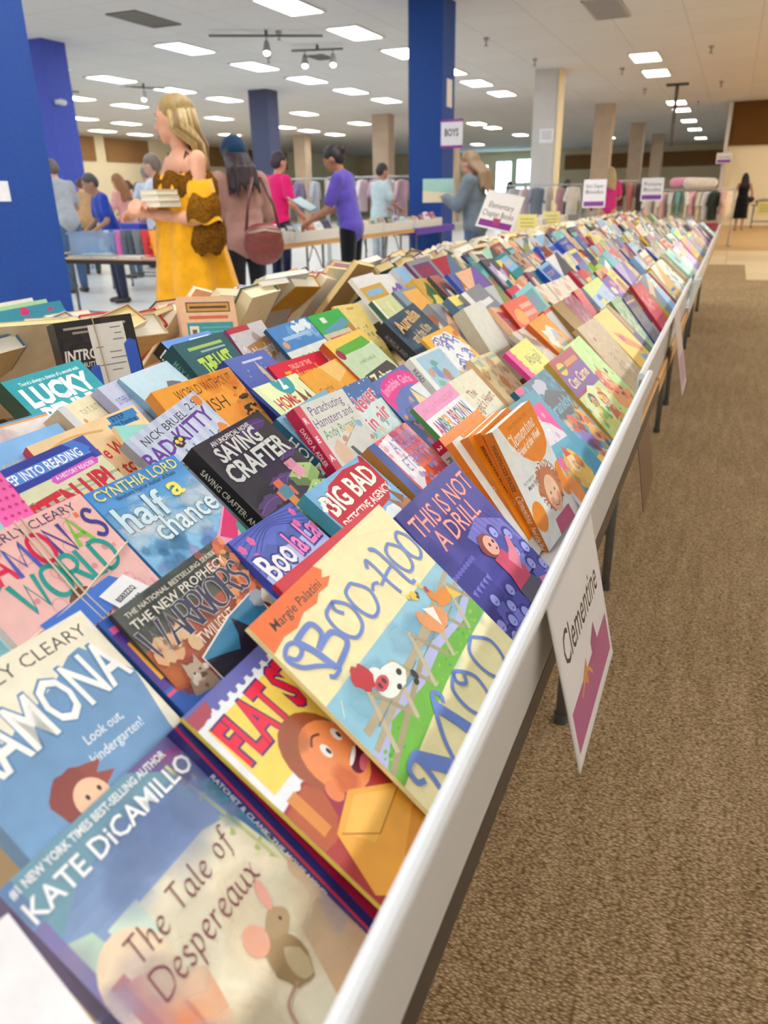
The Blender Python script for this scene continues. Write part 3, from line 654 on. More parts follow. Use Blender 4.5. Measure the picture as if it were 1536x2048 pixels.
POSE = {   # top-left corner x, y, z; lean, turn, spin in degrees; width, height
'whitepink': (-0.277,0.0204,0.8673,39.6,-2.6,-5.5,0.14,0.1895),
'desp': (-0.2832,0.1694,0.8568,38.9,-0.6,-1.0,0.132,0.1815),
'ratchet': (-0.2718,0.2955,0.8666,41.4,-0.1,-0.2,0.132,0.1869),
'flat': (-0.2691,0.2989,0.8715,37.4,1.0,-0.1,0.133,0.1904),
'boohoo': (-0.2662,0.3719,0.895,42.0,-0.5,1.0,0.2281,0.2019),
'redstrip': (-0.2899,0.446,0.8873,41.9,-4.3,-1.1,0.1572,0.19),
'drill': (-0.2742,0.6546,0.8638,44.6,-9.4,0.5,0.1414,0.1734),
'clem1': (-0.3049,0.8748,0.8794,46.3,-6.3,-1.0,0.1304,0.1887),
'clem2': (-0.2786,0.8489,0.8858,52.1,-0.9,-0.5,0.1306,0.1816),
'clem4': (-0.2539,0.8852,0.89,60.1,-1.1,0.2,0.1314,0.1705),
'clem5': (-0.2374,0.8803,0.894,62.2,-8.1,1.2,0.1322,0.172),
'kids': (-0.2811,1.1666,0.8764,42.9,-2.0,-2.1,0.185,0.196),
'concave': (-0.2709,1.3729,0.8829,44.9,-5.8,-2.0,0.1401,0.1977),
'greenlt': (-0.2742,1.5249,0.8804,42.0,-3.4,-1.1,0.14,0.2),
'beige': (-0.2842,1.7338,0.8884,44.2,-6.3,-3.3,0.1451,0.2075),
'yellow1': (-0.2846,1.9679,0.8811,42.0,-3.8,-2.1,0.1501,0.2062),
'ramona': (-0.375,0.202,0.912,41.3,2.5,-1.5,0.132,0.195),
'purpleblue': (-0.3628,0.3346,0.8979,42.0,-0.0,0.1,0.132,0.195),
'warriors': (-0.357,0.3421,0.9021,47.7,-1.1,1.4,0.129,0.195),
'boolala': (-0.3506,0.4735,0.9006,38.5,9.0,1.2,0.1314,0.19),
'bigbad': (-0.3551,0.6127,0.8926,37.1,-0.0,0.2,0.1326,0.19),
'anne': (-0.3509,0.7579,0.8982,40.9,2.4,0.2,0.1251,0.18),
'amber': (-0.3768,0.9681,0.8898,42.0,-5.2,-0.2,0.132,0.19),
'heart': (-0.3819,1.1299,0.8893,44.0,0.3,-1.2,0.132,0.19),
'ramworld': (-0.4853,0.3168,0.9334,42.4,-0.9,-0.5,0.135,0.195),
'tealdots': (-0.5389,0.2661,0.969,43.0,-0.4,-4.0,0.15,0.22),
'half': (-0.4958,0.4674,0.9253,41.9,2.0,0.1,0.1306,0.195),
'crafter': (-0.4895,0.6169,0.925,42.7,0.0,2.8,0.1399,0.2),
'holm': (-0.4955,0.7969,0.9083,40.7,-1.3,2.6,0.14,0.21),
'parach': (-0.4735,0.8036,0.9222,51.4,-0.8,-2.3,0.129,0.192),
'never': (-0.4749,0.9162,0.918,48.0,4.3,-0.2,0.1296,0.192),
'pinkarc': (-0.4742,1.0387,0.9017,43.8,-1.8,1.0,0.1319,0.19),
'boyred': (-0.4741,1.2014,0.9102,45.0,-0.6,-1.8,0.1349,0.2),
'stars': (-0.5043,1.3398,0.9194,40.5,-3.6,-1.1,0.1402,0.2),
'goldpict': (-0.4196,1.3765,0.8787,43.4,1.0,-3.9,0.1393,0.1866),
'blank': (-0.5065,1.6016,0.9403,54.1,0.0,0.5,0.1399,0.2),
'listen': (-0.5931,0.4228,0.9344,42.1,-1.9,1.5,0.15,0.225),
'strange': (-0.6521,0.444,0.9407,42.6,-1.7,-0.6,0.15,0.22),
'howwe': (-0.6257,0.5281,0.9374,44.0,-5.4,-1.0,0.15,0.225),
'wings': (-0.6501,0.5988,0.9567,47.3,17.2,11.7,0.1302,0.195),
'badk': (-0.5586,0.5943,0.9305,46.7,-6.3,9.1,0.1327,0.19),
'world': (-0.6274,0.7255,0.9482,46.1,-3.7,-2.3,0.1515,0.2),
'starsblue': (-0.6528,0.9169,0.9494,42.4,7.5,2.8,0.1396,0.2),
'range': (-0.5733,0.866,0.9256,39.1,7.0,2.4,0.1499,0.22),
'triumph': (-0.6357,1.0089,0.9236,43.2,-3.4,-4.0,0.1502,0.22),
'brat': (-0.5802,1.0084,0.9112,41.2,-1.0,1.9,0.132,0.195),
'zebra': (-0.6047,1.1383,0.9396,39.9,-1.3,0.0,0.1403,0.2),
'aurelia': (-0.5964,1.3769,0.9404,41.7,-8.4,3.1,0.1401,0.2),
'lavender': (-0.6698,0.6821,0.9602,44.8,20.8,13.0,0.1304,0.195),
'cure': (-0.6906,0.7426,0.9572,40.4,12.0,9.7,0.1486,0.2),
'tealT': (-0.5889,0.6141,0.9395,42.0,3.5,-13.7,0.14,0.21),
'lucky': (-0.759,0.624,0.9724,43.5,0.8,2.4,0.1306,0.195),
'lastkids': (-0.7361,0.9105,0.9682,47.7,2.9,1.4,0.1384,0.2),
'inkblue': (-0.7682,0.9256,0.9684,42.0,5.2,2.7,0.1393,0.2),
'naughty': (-0.7405,1.0563,0.9681,54.2,4.9,1.9,0.1288,0.195),
'bones': (-0.7173,1.1412,0.9567,44.3,-3.3,-1.0,0.1317,0.2),
'greencrim': (-0.7137,1.2826,0.9586,44.4,0.1,-0.5,0.1317,0.2),
'yellow5': (-0.7254,1.4176,0.9605,53.7,3.4,-2.4,0.1309,0.2),
'limetwo': (-0.7042,1.5622,0.9542,45.5,2.9,2.1,0.1317,0.2),
'greyorange': (-0.713,1.7059,0.9586,42.4,0.2,-0.3,0.14,0.21),
'redorange': (-0.4864,1.8525,0.9196,46.3,-11.0,-3.8,0.1299,0.195),
'orangegold': (-0.3795,1.6794,0.9022,40.3,-3.1,0.4,0.1301,0.195),
'abigail': (-0.3601,1.4078,0.8886,39.8,-5.1,-0.5,0.1302,0.195),
'bandage': (-0.3886,1.5615,0.9003,36.2,3.5,-1.0,0.1302,0.195),
'plum': (-0.3912,2.1086,0.9003,41.9,-2.4,-1.0,0.13,0.195),
'hotpink': (-0.3858,2.2493,0.9101,50.8,2.9,-0.4,0.1299,0.195),
'goldribs': (-0.3844,1.9493,0.9075,42.0,1.9,-0.1,0.13,0.195),
'whitespine': (-0.3818,1.8316,0.9098,48.3,5.2,0.8,0.13,0.195),
'creama': (-0.4919,2.175,0.9217,44.6,-3.9,-3.2,0.13,0.195),
'creamb': (-0.4872,2.3436,0.917,44.6,-4.2,-2.7,0.13,0.195),
'creamc': (-0.4887,2.5307,0.9121,45.6,-3.8,-2.0,0.13,0.195),
'smallcrim': (-0.5692,2.2035,0.9125,41.9,-2.4,0.6,0.13,0.195),
'lemonblue': (-0.3935,2.4495,0.8988,44.0,-14.0,-1.9,0.1302,0.195),
'volcano': (-0.4507,3.0627,0.8916,48.8,-8.3,-2.8,0.1299,0.195),
'redwide': (-0.2695,2.6406,0.8871,49.6,-6.4,-3.2,0.1301,0.189),
'greenleaf': (-0.274,2.1974,0.8922,49.5,-2.2,-3.7,0.1297,0.1925),
'brownspine': (-0.2836,2.0657,0.8838,42.0,-2.7,-1.6,0.13,0.2),
'darkgrey': (-0.2559,2.3221,0.8847,49.4,-1.3,-3.6,0.1295,0.182),
'palepink': (-0.6974,0.4767,0.9484,41.6,2.4,-0.8,0.15,0.21),
'pinkpages': (-0.2424,1.0201,0.8732,46.4,-2.2,-3.9,0.1201,0.1683),
'tealthin': (-0.2723,1.0966,0.8689,41.6,-1.8,-3.4,0.1299,0.1867),
'clem3': (-0.265,0.8689,0.8881,56.5,-1.0,-0.1,0.131,0.1755),
}
# ---------------------------------------------------------------- books
def frame(th, ph=0, ps=0, yaw=0):
    """book axes: right, up, facing. th = lean from flat, ph = turn about its height, ps = spin in its own plane, yaw = about the vertical"""
    t = math.radians(th)
    A = Matrix(((0, -math.cos(t), math.sin(t)), (1, 0, 0), (0, math.sin(t), math.cos(t))))
    return Matrix.Rotation(math.radians(yaw), 3, 'Z') @ A @ Matrix.Rotation(math.radians(ph), 3, 'Y') @ Matrix.Rotation(math.radians(ps), 3, 'Z')
def mat4(F, loc):
    m = F.to_4x4(); m.translation = Vector(loc); return m

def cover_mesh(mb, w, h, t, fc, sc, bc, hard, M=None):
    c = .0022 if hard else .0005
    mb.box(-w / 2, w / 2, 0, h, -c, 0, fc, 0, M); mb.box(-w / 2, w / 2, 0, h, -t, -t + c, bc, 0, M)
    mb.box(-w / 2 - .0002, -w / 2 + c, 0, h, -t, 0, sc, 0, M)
def block_mesh(mb, w, h, t, col, hard, mi=0, M=None):
    c = .0024 if hard else .0007; i = .004 if hard else .0008
    mb.box(-w / 2 + c, w / 2 - i, i, h - i, -t + c, -c, col, mi, M)

def book(name, label, cat, M4, w, h, t, fc, sc=None, bc=None, art=None, spine=None, hard=False, page='e9dfc4', group=None, back=None, seed=1):
    sc = sc or fc; bc = bc or sc
    root = tag(empty(name, M=M4), label, cat, group)
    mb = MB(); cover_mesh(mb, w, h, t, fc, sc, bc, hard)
    if art: art(Art(mb, lambda u, v, l: (-w / 2 + u * w, h - v * w, l + .00004), h / w, seed=seed))
    if spine: spine(Art(mb, lambda u, v, l: (-w / 2 - .0003 - l, h - u * h, -v * h), t / h, seed=seed))
    if back: back(Art(mb, lambda u, v, l: (w / 2 - u * w, h - v * w, -t - l - .00004), h / w, seed=seed))
    mb.build('cover', [PRINT, SOFT], root)
    pb = MB(); block_mesh(pb, w, h, t, page, hard); pb.build('page_block', PAGES, root)
    return root

def sp(txt, col, n=1, v=.78, size=.55, u=.08, w=None):
    """spine lettering reading downwards"""
    def f(A):
        A.text(txt, u, A.H * v, A.H * size, col, w=w, bold=.01)
    return f

# --- printed covers -----------------------------------------------------------
def a_whitepink(A):
    A.pen('S', .62, .42, .3, 'e0407c', lo=.12, hi=.2); A.text('s', .2, 1.2, .12, 'd83a78')
def a_desp(A):
    A.grad(0, 0, 1, .5, '5a7fae', '8fa6cc'); A.poly([(0, .52), (.3, .42), (.75, .42), (1, .5), (1, 1.5), (0, 1.5)], 'e9e0c2')
    A.poly([(.06, .0), (1, 0), (1, .12), (.82, .3), (.78, .16), (.5, .13), (.2, .2), (.05, .3)], '6f9cae')
    A.poly([(.68, 0), (1, 0), (1, .42), (.9, .3), (.85, .14)], '6b5a92'); A.poly([(.8, .02), (1, .08), (1, .2), (.88, .12)], '8a4a86')
    A.poly([(.86, .16), (1, .34), (1, .9), (.95, .7), (.9, .4)], '4e7fa6')
    for k in range(5): A.poly([(.9, .26 + k * .05), (1, .34 + k * .05), (1, .36 + k * .05), (.9, .28 + k * .05)], '3f9a9a')
    A.line([(.84, .1), (.87, .3), (.9, .55), (.93, .85)], .018, 'c9cf8c', True); A.line([(.98, .5), (.95, .8), (.94, 1.0)], .012, 'b9c690', True)
    A.specks(.84, .2, .93, .8, 14, .008, .016, ['dfe0a0', 'b8c478'])
    A.poly([(0, .3), (.14, .36), (.2, .9), (.12, 1.1), (0, 1.0)], 'b9d3bd'); A.poly([(0, .2), (.05, .2), (.06, 1.4), (0, 1.4)], '7f76ae')
    A.poly([(.18, .4), (.34, .4), (.3, .9), (.22, 1.0)], 'cfe0cc')
    A.ell(.16, .62, .16, .2, 'eed7b4'); A.ell(.72, .95, .26, .3, 'efe2c4')
    A.poly([(.05, .55), (.12, .55), (.12, .62), (.24, .66), (.22, .85), (.28, .86), (.26, 1.1), (.05, 1.1)], 'c8674a'); A.poly([(.1, .58), (.2, .62), (.2, .9), (.1, .9)], 'd98458'); A.poly([(.24, .7), (.36, .78), (.3, 1.0), (.2, 1.0)], 'df9a6a')
    A.poly([(.78, .98), (1, .75), (1, 1.45), (.62, 1.45)], 'd9b48a'); A.poly([(.86, .94), (.93, .8), (.8, 1.2)], 'ecd2a6'); A.poly([(.9, 1.05), (1, 1.0), (1, 1.2), (.86, 1.2)], 'b9a6b4')
    A.wash(.2, .62, .9, 1.2, 12, .12, .26, ['f4ecd2', 'f2e2c0', 'e8e0cc', 'e2e6cc', 'f0dcbc'], .5); A.wash(.2, .2, .9, .4, 8, .12, .24, ['8098cc', '90a6d2', '7490c0'], .4); A.wash(0, .35, .25, 1.3, 10, .07, .16, ['c8dcc8', 'b0c4cc', 'c0b4d0', 'e4d0b8'], .5); A.wash(.84, .1, 1, .6, 8, .04, .1, ['4a6aa0', '6a4a90', '5a9aa4', '8a9ac8'], .6)
    A.text('#1 NEW YORK TIMES BEST-SELLING AUTHOR', .02, .065, .036, 'eef2f4', w=.86, bold=.025)
    A.text('KATE DiCAMILLO', .02, .19, .088, 'f6f8f8', w=.93, bold=.012)
    A.pen('The', .17, .585, .105, '7a3a3c', lo=.03, hi=.12, nib=50, shear=.1); A.pen('Tale', .425, .575, .105, '7a3a3c', lo=.03, hi=.12, nib=50, shear=.1); A.pen('of', .71, .565, .1, '7a3a3c', lo=.03, hi=.11, nib=50, shear=.1)
    A.pen('Despereaux', .16, .745, .115, '7a3038', w=.64, lo=.03, hi=.11, nib=50, shear=.1)
    # a plain small furry animal, paint blots only
    A.blob(.62, 1.06, .085, .13, 'a08458', .12); A.blob(.70, .93, .075, .06, 'a98d62', .12); A.ell(.57, .9, .06, .07, 'e2a486'); A.ell(.74, .81, .028, .07, 'd99a86', rot=18)
    A.blob(.64, 1.1, .05, .08, 'c8b48a', .1); A.ell(.72, .93, .008, .01, '1c1612'); A.line([(.58, 1.14), (.48, 1.16), (.44, 1.24), (.36, 1.2)], .014, 'b89078', True)
def a_flat(A):
    A.rect(0, 0, 1, 1.5, 'e9ebee'); A.rect(0, 0, 1, .07, '6468b0')
    for k in range(14): A.ell(.03 + k * .075, .075, .022, .022, '6468b0')
    A.poly([(.0, .02), (.16, .02), (.14, .08), (.05, .1), (0, .1)], 'a8485a')
    A.rect(.04, .13, 1, .56, 'f7d65e')
    A.text('FLAT STANLEY', .06, .38, .23, 'e8123f', w=1.3, bold=.03, shear=-.05, out=('3a2a70', .035), tall=.25)
    A.poly([(0, .64), (1, .56), (1, 1.5), (0, 1.5)], 'a8302c')
    for k in range(16): A.ell(.02 + k * .07, .615, .024, .024, 'e9ebee')
    A.poly([(.0, .66), (.2, .64), (.3, .8), (.1, .92), (0, .9)], 'b5562c'); A.poly([(.06, .62), (.13, .62), (.13, .86), (.06, .86)], 'd98a3a')
    A.poly([(.28, .66), (.5, .7), (.44, .96), (.2, .86)], '9a2046')
    # a plain smiling face in cartoon colours
    A.ell(.42, .6, .21, .24, 'a2522c', rot=-20); A.ell(.47, .68, .19, .22, 'ef8f52', rot=-15); A.ell(.3, .78, .05, .06, 'e8834a'); A.soft(.4, .8, .1, .1, 'e0703c', .6); A.ell(.45, .63, .028, .042, 'f5f0ea'); A.ell(.58, .62, .026, .04, 'f5f0ea'); A.ell(.46, .64, .012, .02, '2a2038'); A.ell(.59, .63, .012, .02, '2a2038')
    A.line([(.4, .56), (.45, .53), (.5, .55)], .014, '6a2e1c', True); A.ell(.56, .79, .085, .055, '6a1430', rot=-20); A.ell(.57, .82, .055, .024, 'e06a7a', rot=-20); A.ell(.55, .755, .065, .014, 'f6f2ee', rot=-20); A.soft(.36, .5, .12, .06, 'c87a44', .5)
    A.poly([(.72, .86), (1, .78), (1, 1.1), (.82, 1.14), (.62, 1.04)], '3fb45e'); A.poly([(.62, 1.02), (.72, .96), (.78, 1.06), (.66, 1.1)], '2c8a4a')
    A.poly([(.82, 1.0), (1, 1.06), (1, 1.2), (.84, 1.06)], 'b9a2dc')
    A.poly([(.12, .9), (.36, .83), (.62, 1.02), (.7, 1.2), (.54, 1.32), (.2, 1.4), (.02, 1.2)], 'eaa63c'); A.poly([(.16, .93), (.36, .87), (.6, 1.04), (.24, 1.08)], 'f2b850'); A.line([(.14, .92), (.3, 1.08), (.62, 1.04)], .01, 'b87a22')
    A.poly([(.3, 1.24), (.7, 1.12), (.7, 1.2), (.4, 1.34)], 'd9902c')
def a_boohoo(A):
    A.rect(0, 0, 1, 1, 'f6eab4')
    A.poly([(0, 0), (.42, 0), (.44, .03), (.41, .05), (.45, .065), (.4, .085), (.34, .08), (.3, .1), (.22, .09), (.15, .11), (.08, .1), (0, .115)], 'ef7022')
    A.text('Margie Palatini', .07, .07, .034, '3a2418', w=.31, bold=.005, shear=.1)
    A.poly([(0, .335), (1, .335), (1, .62), (0, .62)], '93c8dc'); A.wash(.05, .38, .95, .56, 12, .06, .12, ['a8d4e4', '84bcd6', '9cd0e0'], .6)
    A.poly([(0, .54), (.2, .5), (.4, .52), (.6, .5), (.8, .53), (1, .5), (1, .56), (0, .6)], 'b4b8e0')
    A.poly([(0, .6), (.16, .53), (.4, .56), (.6, .54), (.85, .56), (1, .53), (1, .615), (.5, .625), (0, .67)], '6fb43e')
    A.specks(0, .56, 1, .61, 60, .004, .012, ['8cc850', '5aa032', '7cbc46'], .6)
    B_ = 'b5a888'
    A.poly([(.04, .47), (1, .44), (1, .465), (.04, .5)], B_); A.line([(.0, .62), (.5, .5)], .022, 'a89a78'); A.line([(.02, .54), (1.0, .39)], .022, B_)
    for x in (.08, .26, .44, .64, .84): A.line([(x, .6), (x + .1, .41)], .02, 'c4b898'); A.line([(x + .1, .42), (x + .18, .58)], .018, 'a89a7a')
    for x in (.1, .3, .5, .7, .9): A.line([(x, .505), (x + .16, .49)], .004, '8c8062')
    # plain farm animals
    A.blob(.3, .455, .09, .05, 'eef0e6', .12); A.ell(.35, .46, .015, .012, '24242a'); A.ell(.3, .49, .014, .01, '24242a'); A.ell(.25, .41, .04, .038, 'f0f0e8'); A.ell(.25, .435, .04, .024, 'd04a5a'); A.ell(.235, .435, .009, .012, '5a1c28'); A.ell(.265, .435, .009, .012, '5a1c28'); A.blob(.2, .37, .045, .05, 'c42a34', .25)
    A.ell(.4, .51, .014, .02, '24242a'); A.ell(.38, .53, .014, .012, '24242a')
    A.blob(.72, .47, .075, .05, 'e59a5c', .15); A.ell(.66, .43, .03, .04, 'e59a5c'); A.poly([(.7, .4), (.76, .43), (.72, .5)], 'f2f0e4')
    A.blob(.86, .44, .06, .035, 'e08a2c', .15); A.ell(.81, .40, .022, .03, 'e08a2c'); A.blob(.81, .37, .014, .014, 'c42a34'); A.poly([(.92, .42), (.97, .5), (.9, .48)], 'e8c040')
    A.ell(.72, .345, .02, .022, 'e8c83c'); A.specks(.68, .33, .8, .36, 6, .006, .012, ['e8c83c', '3c3a2a'])
    BL = '6a86d0'
    # hand-drawn title strokes with curls
    def st(pts, w): A.line(pts, w, BL, True)
    st([(.03, .15), (.05, .175), (.09, .17), (.1, .14), (.06, .125), (.02, .15), (.04, .2), (.1, .24), (.16, .29), (.12, .3), (.1, .285)], .016)
    st([(.1, .135), (.13, .2), (.15, .285)], .026); st([(.1, .135), (.2, .13), (.21, .18), (.15, .205)], .022); st([(.15, .205), (.25, .2), (.27, .26), (.16, .288)], .022)
    st([(.36, .135), (.29, .15), (.28, .22), (.32, .275), (.39, .26), (.41, .19), (.36, .135), (.34, .16), (.36, .19)], .015)
    st([(.5, .135), (.44, .15), (.43, .22), (.46, .275), (.52, .265), (.55, .2), (.5, .135)], .015)
    st([(.56, .215), (.59, .2), (.62, .21)], .014)
    st([(.63, .145), (.66, .12), (.67, .16), (.67, .24), (.68, .3)], .016); st([(.62, .225), (.7, .21), (.75, .205)], .014); st([(.72, .1), (.75, .12), (.76, .2), (.77, .3), (.8, .31)], .018)
    st([(.84, .135), (.79, .16), (.79, .23), (.82, .275), (.87, .26), (.89, .19), (.84, .135)], .015); st([(.95, .13), (.91, .15), (.9, .22), (.93, .272), (.98, .25), (.985, .18), (.95, .13)], .015)
    st([(.08, .72), (.05, .70), (.06, .66), (.1, .65), (.12, .68), (.1, .78), (.05, .87)], .02)
    A.poly([(.1, .635), (.14, .64), (.23, .76), (.24, .83), (.2, .82), (.13, .72)], BL); st([(.22, .82), (.27, .72), (.36, .625), (.4, .60), (.42, .63), (.4, .65)], .018); A.poly([(.34, .64), (.38, .62), (.42, .74), (.46, .87), (.4, .87), (.37, .74)], BL)
    st([(.57, .63), (.49, .66), (.48, .75), (.53, .82), (.61, .8), (.64, .71), (.57, .63), (.54, .66), (.57, .69), (.6, .67)], .016)
    st([(.8, .62), (.72, .65), (.71, .74), (.76, .81), (.85, .79), (.88, .7), (.8, .62)], .016)
    A.line([(.7, .02), (.98, .12)], .002, 'efe6c4'); A.line([(.02, .4), (.06, .36)], .003, 'f6f2dc')
def a_drill(A):
    A.grad(0, 0, 1, 1.4, '423c98', '5c58b6'); A.wash(0, 0, 1, 1.3, 24, .1, .25, ['4440a0', '7a78d0', '5a58b8', '6c6ac8'], .5)
    for s_, y, x0, w_ in (('THIS IS NOT', .26, .05, .93), ('A DRILL', .45, .16, .66)): A.text(s_, x0, y, .17, 'f6b4a4', w=w_, bold=-.005, out=('e25a5a', .02))
    A.poly([(.0, .62), (.3, .58), (.34, 1.0), (0, 1.1)], '3c3a92'); A.poly([(.46, .5), (.7, .44), (.95, .6), (1, .9), (.6, .9)], '7a78cc')
    for k in range(6): A.line([(.55 + k * .06, .44), (.6 + k * .06, .62)], .01, '5a58b4')
    for k in range(8): A.ell(.02 + k * .045, .63, .022, .022, '6a68c4')
    for k in range(5): A.poly([(.06 + k * .06, .8), (.11 + k * .06, .79), (.09 + k * .06, .86)], '7c7ad0')
    cr = [(.2, .95), (.3, 1.08), (.42, 1.0), (.2, 1.15), (.38, 1.2), (.75, .62), (.88, .72), (.8, .86), (.94, .9), (.85, 1.02), (.97, 1.1), (.06, 1.1), (.1, 1.24), (.55, 1.25), (.7, 1.2), (.9, 1.24)]
    for k, (u, v) in enumerate(cr): A.poly([(u - .09, v + .2), (u + .09, v + .2), (u + .06, v + .06), (u - .06, v + .06)], ['5d62bc', '8084d8', '4b4ea8'][k % 3]); A.ell(u, v, .055, .065, '3a3890'); A.ell(u, v + .012, .04, .05, 'a4a8ec'); A.line([(u - .015, v + .03), (u + .015, v + .03)], .008, '4a48a0')
    A.poly([(.52, .78), (.68, .76), (.76, 1.0), (.72, 1.14), (.5, 1.1), (.54, .95)], 'd24a68'); A.poly([(.66, .86), (.76, .8), (.82, .72), (.86, .74), (.8, .9), (.7, 1.0)], 'e8889a'); A.poly([(.5, 1.08), (.74, 1.08), (.86, 1.25), (.5, 1.3)], '5a5668'); A.poly([(.8, 1.15), (.96, 1.2), (.9, 1.35), (.76, 1.3)], 'd888a8')
    A.blob(.58, .66, .1, .11, '8c3e34', .12); A.ell(.61, .68, .075, .09, 'f2b4a0'); A.ell(.6, .67, .012, .018, '2c2030'); A.ell(.66, .67, .012, .018, '2c2030'); A.ell(.64, .73, .014, .01, '8c3a44')
def a_clem(A, top=True):
    A.rect(0, 0, 1, 1.5, 'e6e9e4')
    A.poly([(.14, 0), (1.0, 0), (1.0, .36), (.95, .48), (.82, .56), (.66, .58), (.5, .52), (.34, .4), (.22, .22)], 'ef8a12')
    A.text('SARA PENNYPACKER', .3, .11, .04, 'b06410', w=.5, bold=0)
    A.pen('Clementine,', .2, .29, .13, 'f8f4ea', w=.72, lo=.06, hi=.13, rot=4); A.text('Friend of the Week', .3, .4, .085, 'f8f4ea', w=.6, shear=.15, rot=4)
    A.text('PICTURES BY', .12, .64, .028, '8c8c88', w=.26); A.text('Marla Frazee', .16, .71, .045, '5c5c58', w=.32, shear=.2)
    A.ell(.14, .98, .14, .16, 'f09010'); A.ell(.96, .9, .14, .2, 'f09010')
    # a plain curly-haired child
    A.blob(.6, .86, .24, .24, 'c87a4a', .22, 40)
    for k in range(26):
        a = k * .5; A.line([(.6 + .2 * math.cos(a), .84 + .2 * math.sin(a)), (.6 + .25 * math.cos(a + .2), .84 + .25 * math.sin(a + .2)), (.6 + .27 * math.cos(a), .84 + .26 * math.sin(a) - .02)], .014, ['b5622f', 'd88a58', 'a8582c'][k % 3], True)
    A.ell(.6, .92, .15, .2, 'f2c8a0'); A.ell(.52, .98, .045, .04, 'e89a7a'); A.ell(.69, .98, .045, .04, 'e89a7a'); A.ell(.55, .9, .012, .018, '3a2a20'); A.ell(.66, .9, .012, .018, '3a2a20'); A.line([(.54, 1.03), (.6, 1.06), (.66, 1.03)], .01, 'a85a44', True)
    A.poly([(.4, 1.14), (.8, 1.14), (.84, 1.4), (.36, 1.4)], 'c44a78')
def a_clem_white(A):
    A.rect(0, 0, 1, 1.5, 'e8e9e2'); A.poly([(.22, 0), (1, 0), (1, .1), (.3, .1)], 'ef8a12'); A.ell(.55, 1.0, .2, .2, 'ef8a12'); A.line([(.3, .4), (.45, .6), (.5, .8)], .012, '6a6a66', True); A.blob(.42, .42, .12, .09, '5c4a34')
def a_clem_orange(A):
    A.rect(0, 0, 1, 1.5, 'ef8a12'); A.rect(.1, .3, 1, .9, 'e9e6dc')
def a_kids(A):
    A.grad(0, 0, 1, .5, '1e6a88', '2a8ab0'); A.rect(0, .5, 1, 1.5, '4aa0bc'); A.specks(0, 0, 1, .4, 70, .015, .04, ['2c7fa0', '1b5a78', '3a90b0'])
    A.blob(.55, .12, .16, .09, 'b4b8cc', .3); A.poly([(.15, .3), (.6, .16), (1, .3), (1, .5), (.2, .5)], '3c4a58'); A.text('frankly', .3, .42, .12, '5aa0b8', w=.65, shear=.2)
    A.ell(.1, .02, .1, .05, 'e0447a'); A.ell(.24, .2, .06, .05, 'd83a6c')
    for k, (c1, c2) in enumerate([('e8d8c8', '7aa0c8'), ('d85038', '8a3a2a'), ('e89a3a', 'c86a28'), ('2aa07a', '4ab890'), ('8a6ab8', '6a4a9c'), ('e8b060', 'c8802c'), ('7ab8d0', '4a88a8'), ('c89a78', '8a5a3a')]):
        u, v = .3 + (k % 3) * .27, .58 + (k // 3) * .2
        A.blob(u, v, .12, .11, c1, .2); A.blob(u + .07, v + .08, .08, .07, c2, .25)
    A.blob(.42, 1.15, .2, .22, 'f0c23c', .15); A.ell(.42, 1.1, .1, .12, 'f2cfa0'); A.specks(.2, .9, .95, 1.35, 26, .02, .05, ['d99a3a', 'e8c060', '8a5a2a', 'd84a8a', '4a9ab0', 'f0e0b0'])
    A.wash(.1, .45, .95, 1.3, 26, .03, .09, ['f4e0c0', 'd86a3a', '5a3a8a', '3a9a8c', 'f0d060', 'c85a7a'], .7)
    A.poly([(.05, .95), (.2, .88), (.26, 1.08), (.1, 1.1)], 'e05a9a')
def a_concave(A):
    A.rect(0, 0, 1, .3, 'a81e3c'); A.poly([(0, .26), (1, .2), (1, .62), (.55, .66), (.45, .56), (0, .6)], '7a4a9c'); A.rect(0, .62, 1, 1.5, 'cfd98a')
    A.blob(.22, .18, .13, .1, 'e8c23c', .08); A.rect(.1, .16, .36, .21, '3a7a4a'); A.rect(.4, .12, .9, .2, 'd08a3a'); A.text('Con Carne', .1, .5, .16, 'f2d8a0', w=.8, rot=3)
    A.blob(.5, .86, .42, .26, 'dfe6b0', .2); A.kid(.35, .78, .09, 'd8a07a', '5a3420', '8ab85a'); A.kid(.68, .86, .1, 'e8b890', 'b84a2a', 'd8603a'); A.specks(0, .7, 1, 1.4, 40, .02, .06, ['7ab04a', 'e8d060', 'b8c870', '4a9a7a', 'e0a050'])
def a_greenlt(A):
    A.rect(0, 0, 1, 1.5, 'b8e08a'); A.specks(0, 0, 1, .6, 20, .03, .07, ['c4e898', 'acd47c']); A.blob(.45, .8, .2, .3, 'd8604a', .3); A.blob(.5, 1.1, .34, .25, 'e89a5a', .3); A.specks(.1, .55, .9, 1.35, 36, .02, .06, ['c83a3a', 'e8b070', 'd87a5a', 'f0d0a0', '5a3a4a']); A.poly([(.1, .5), (.3, .6), (.26, .72), (.1, .62)], '4a4a8c')
def a_beige(A):
    A.rect(0, 0, 1, 1.5, 'c8b08a'); A.specks(0, 0, 1, 1.4, 60, .02, .06, ['c0a880', 'd0b892', 'bca27a']); A.ell(.3, .3, .05, .04, 'c0604a')
    for k in range(7): u, v = A.R.uniform(.3, .9), A.R.uniform(.5, 1.2); A.line([(u - .06, v), (u, v - .05), (u + .06, v + .02)], .012, '6a543c', True); A.line([(u, v), (u + .01, v + .08)], .012, '6a543c')
    A.blob(.7, 1.0, .1, .1, 'd8c8ac', .3)
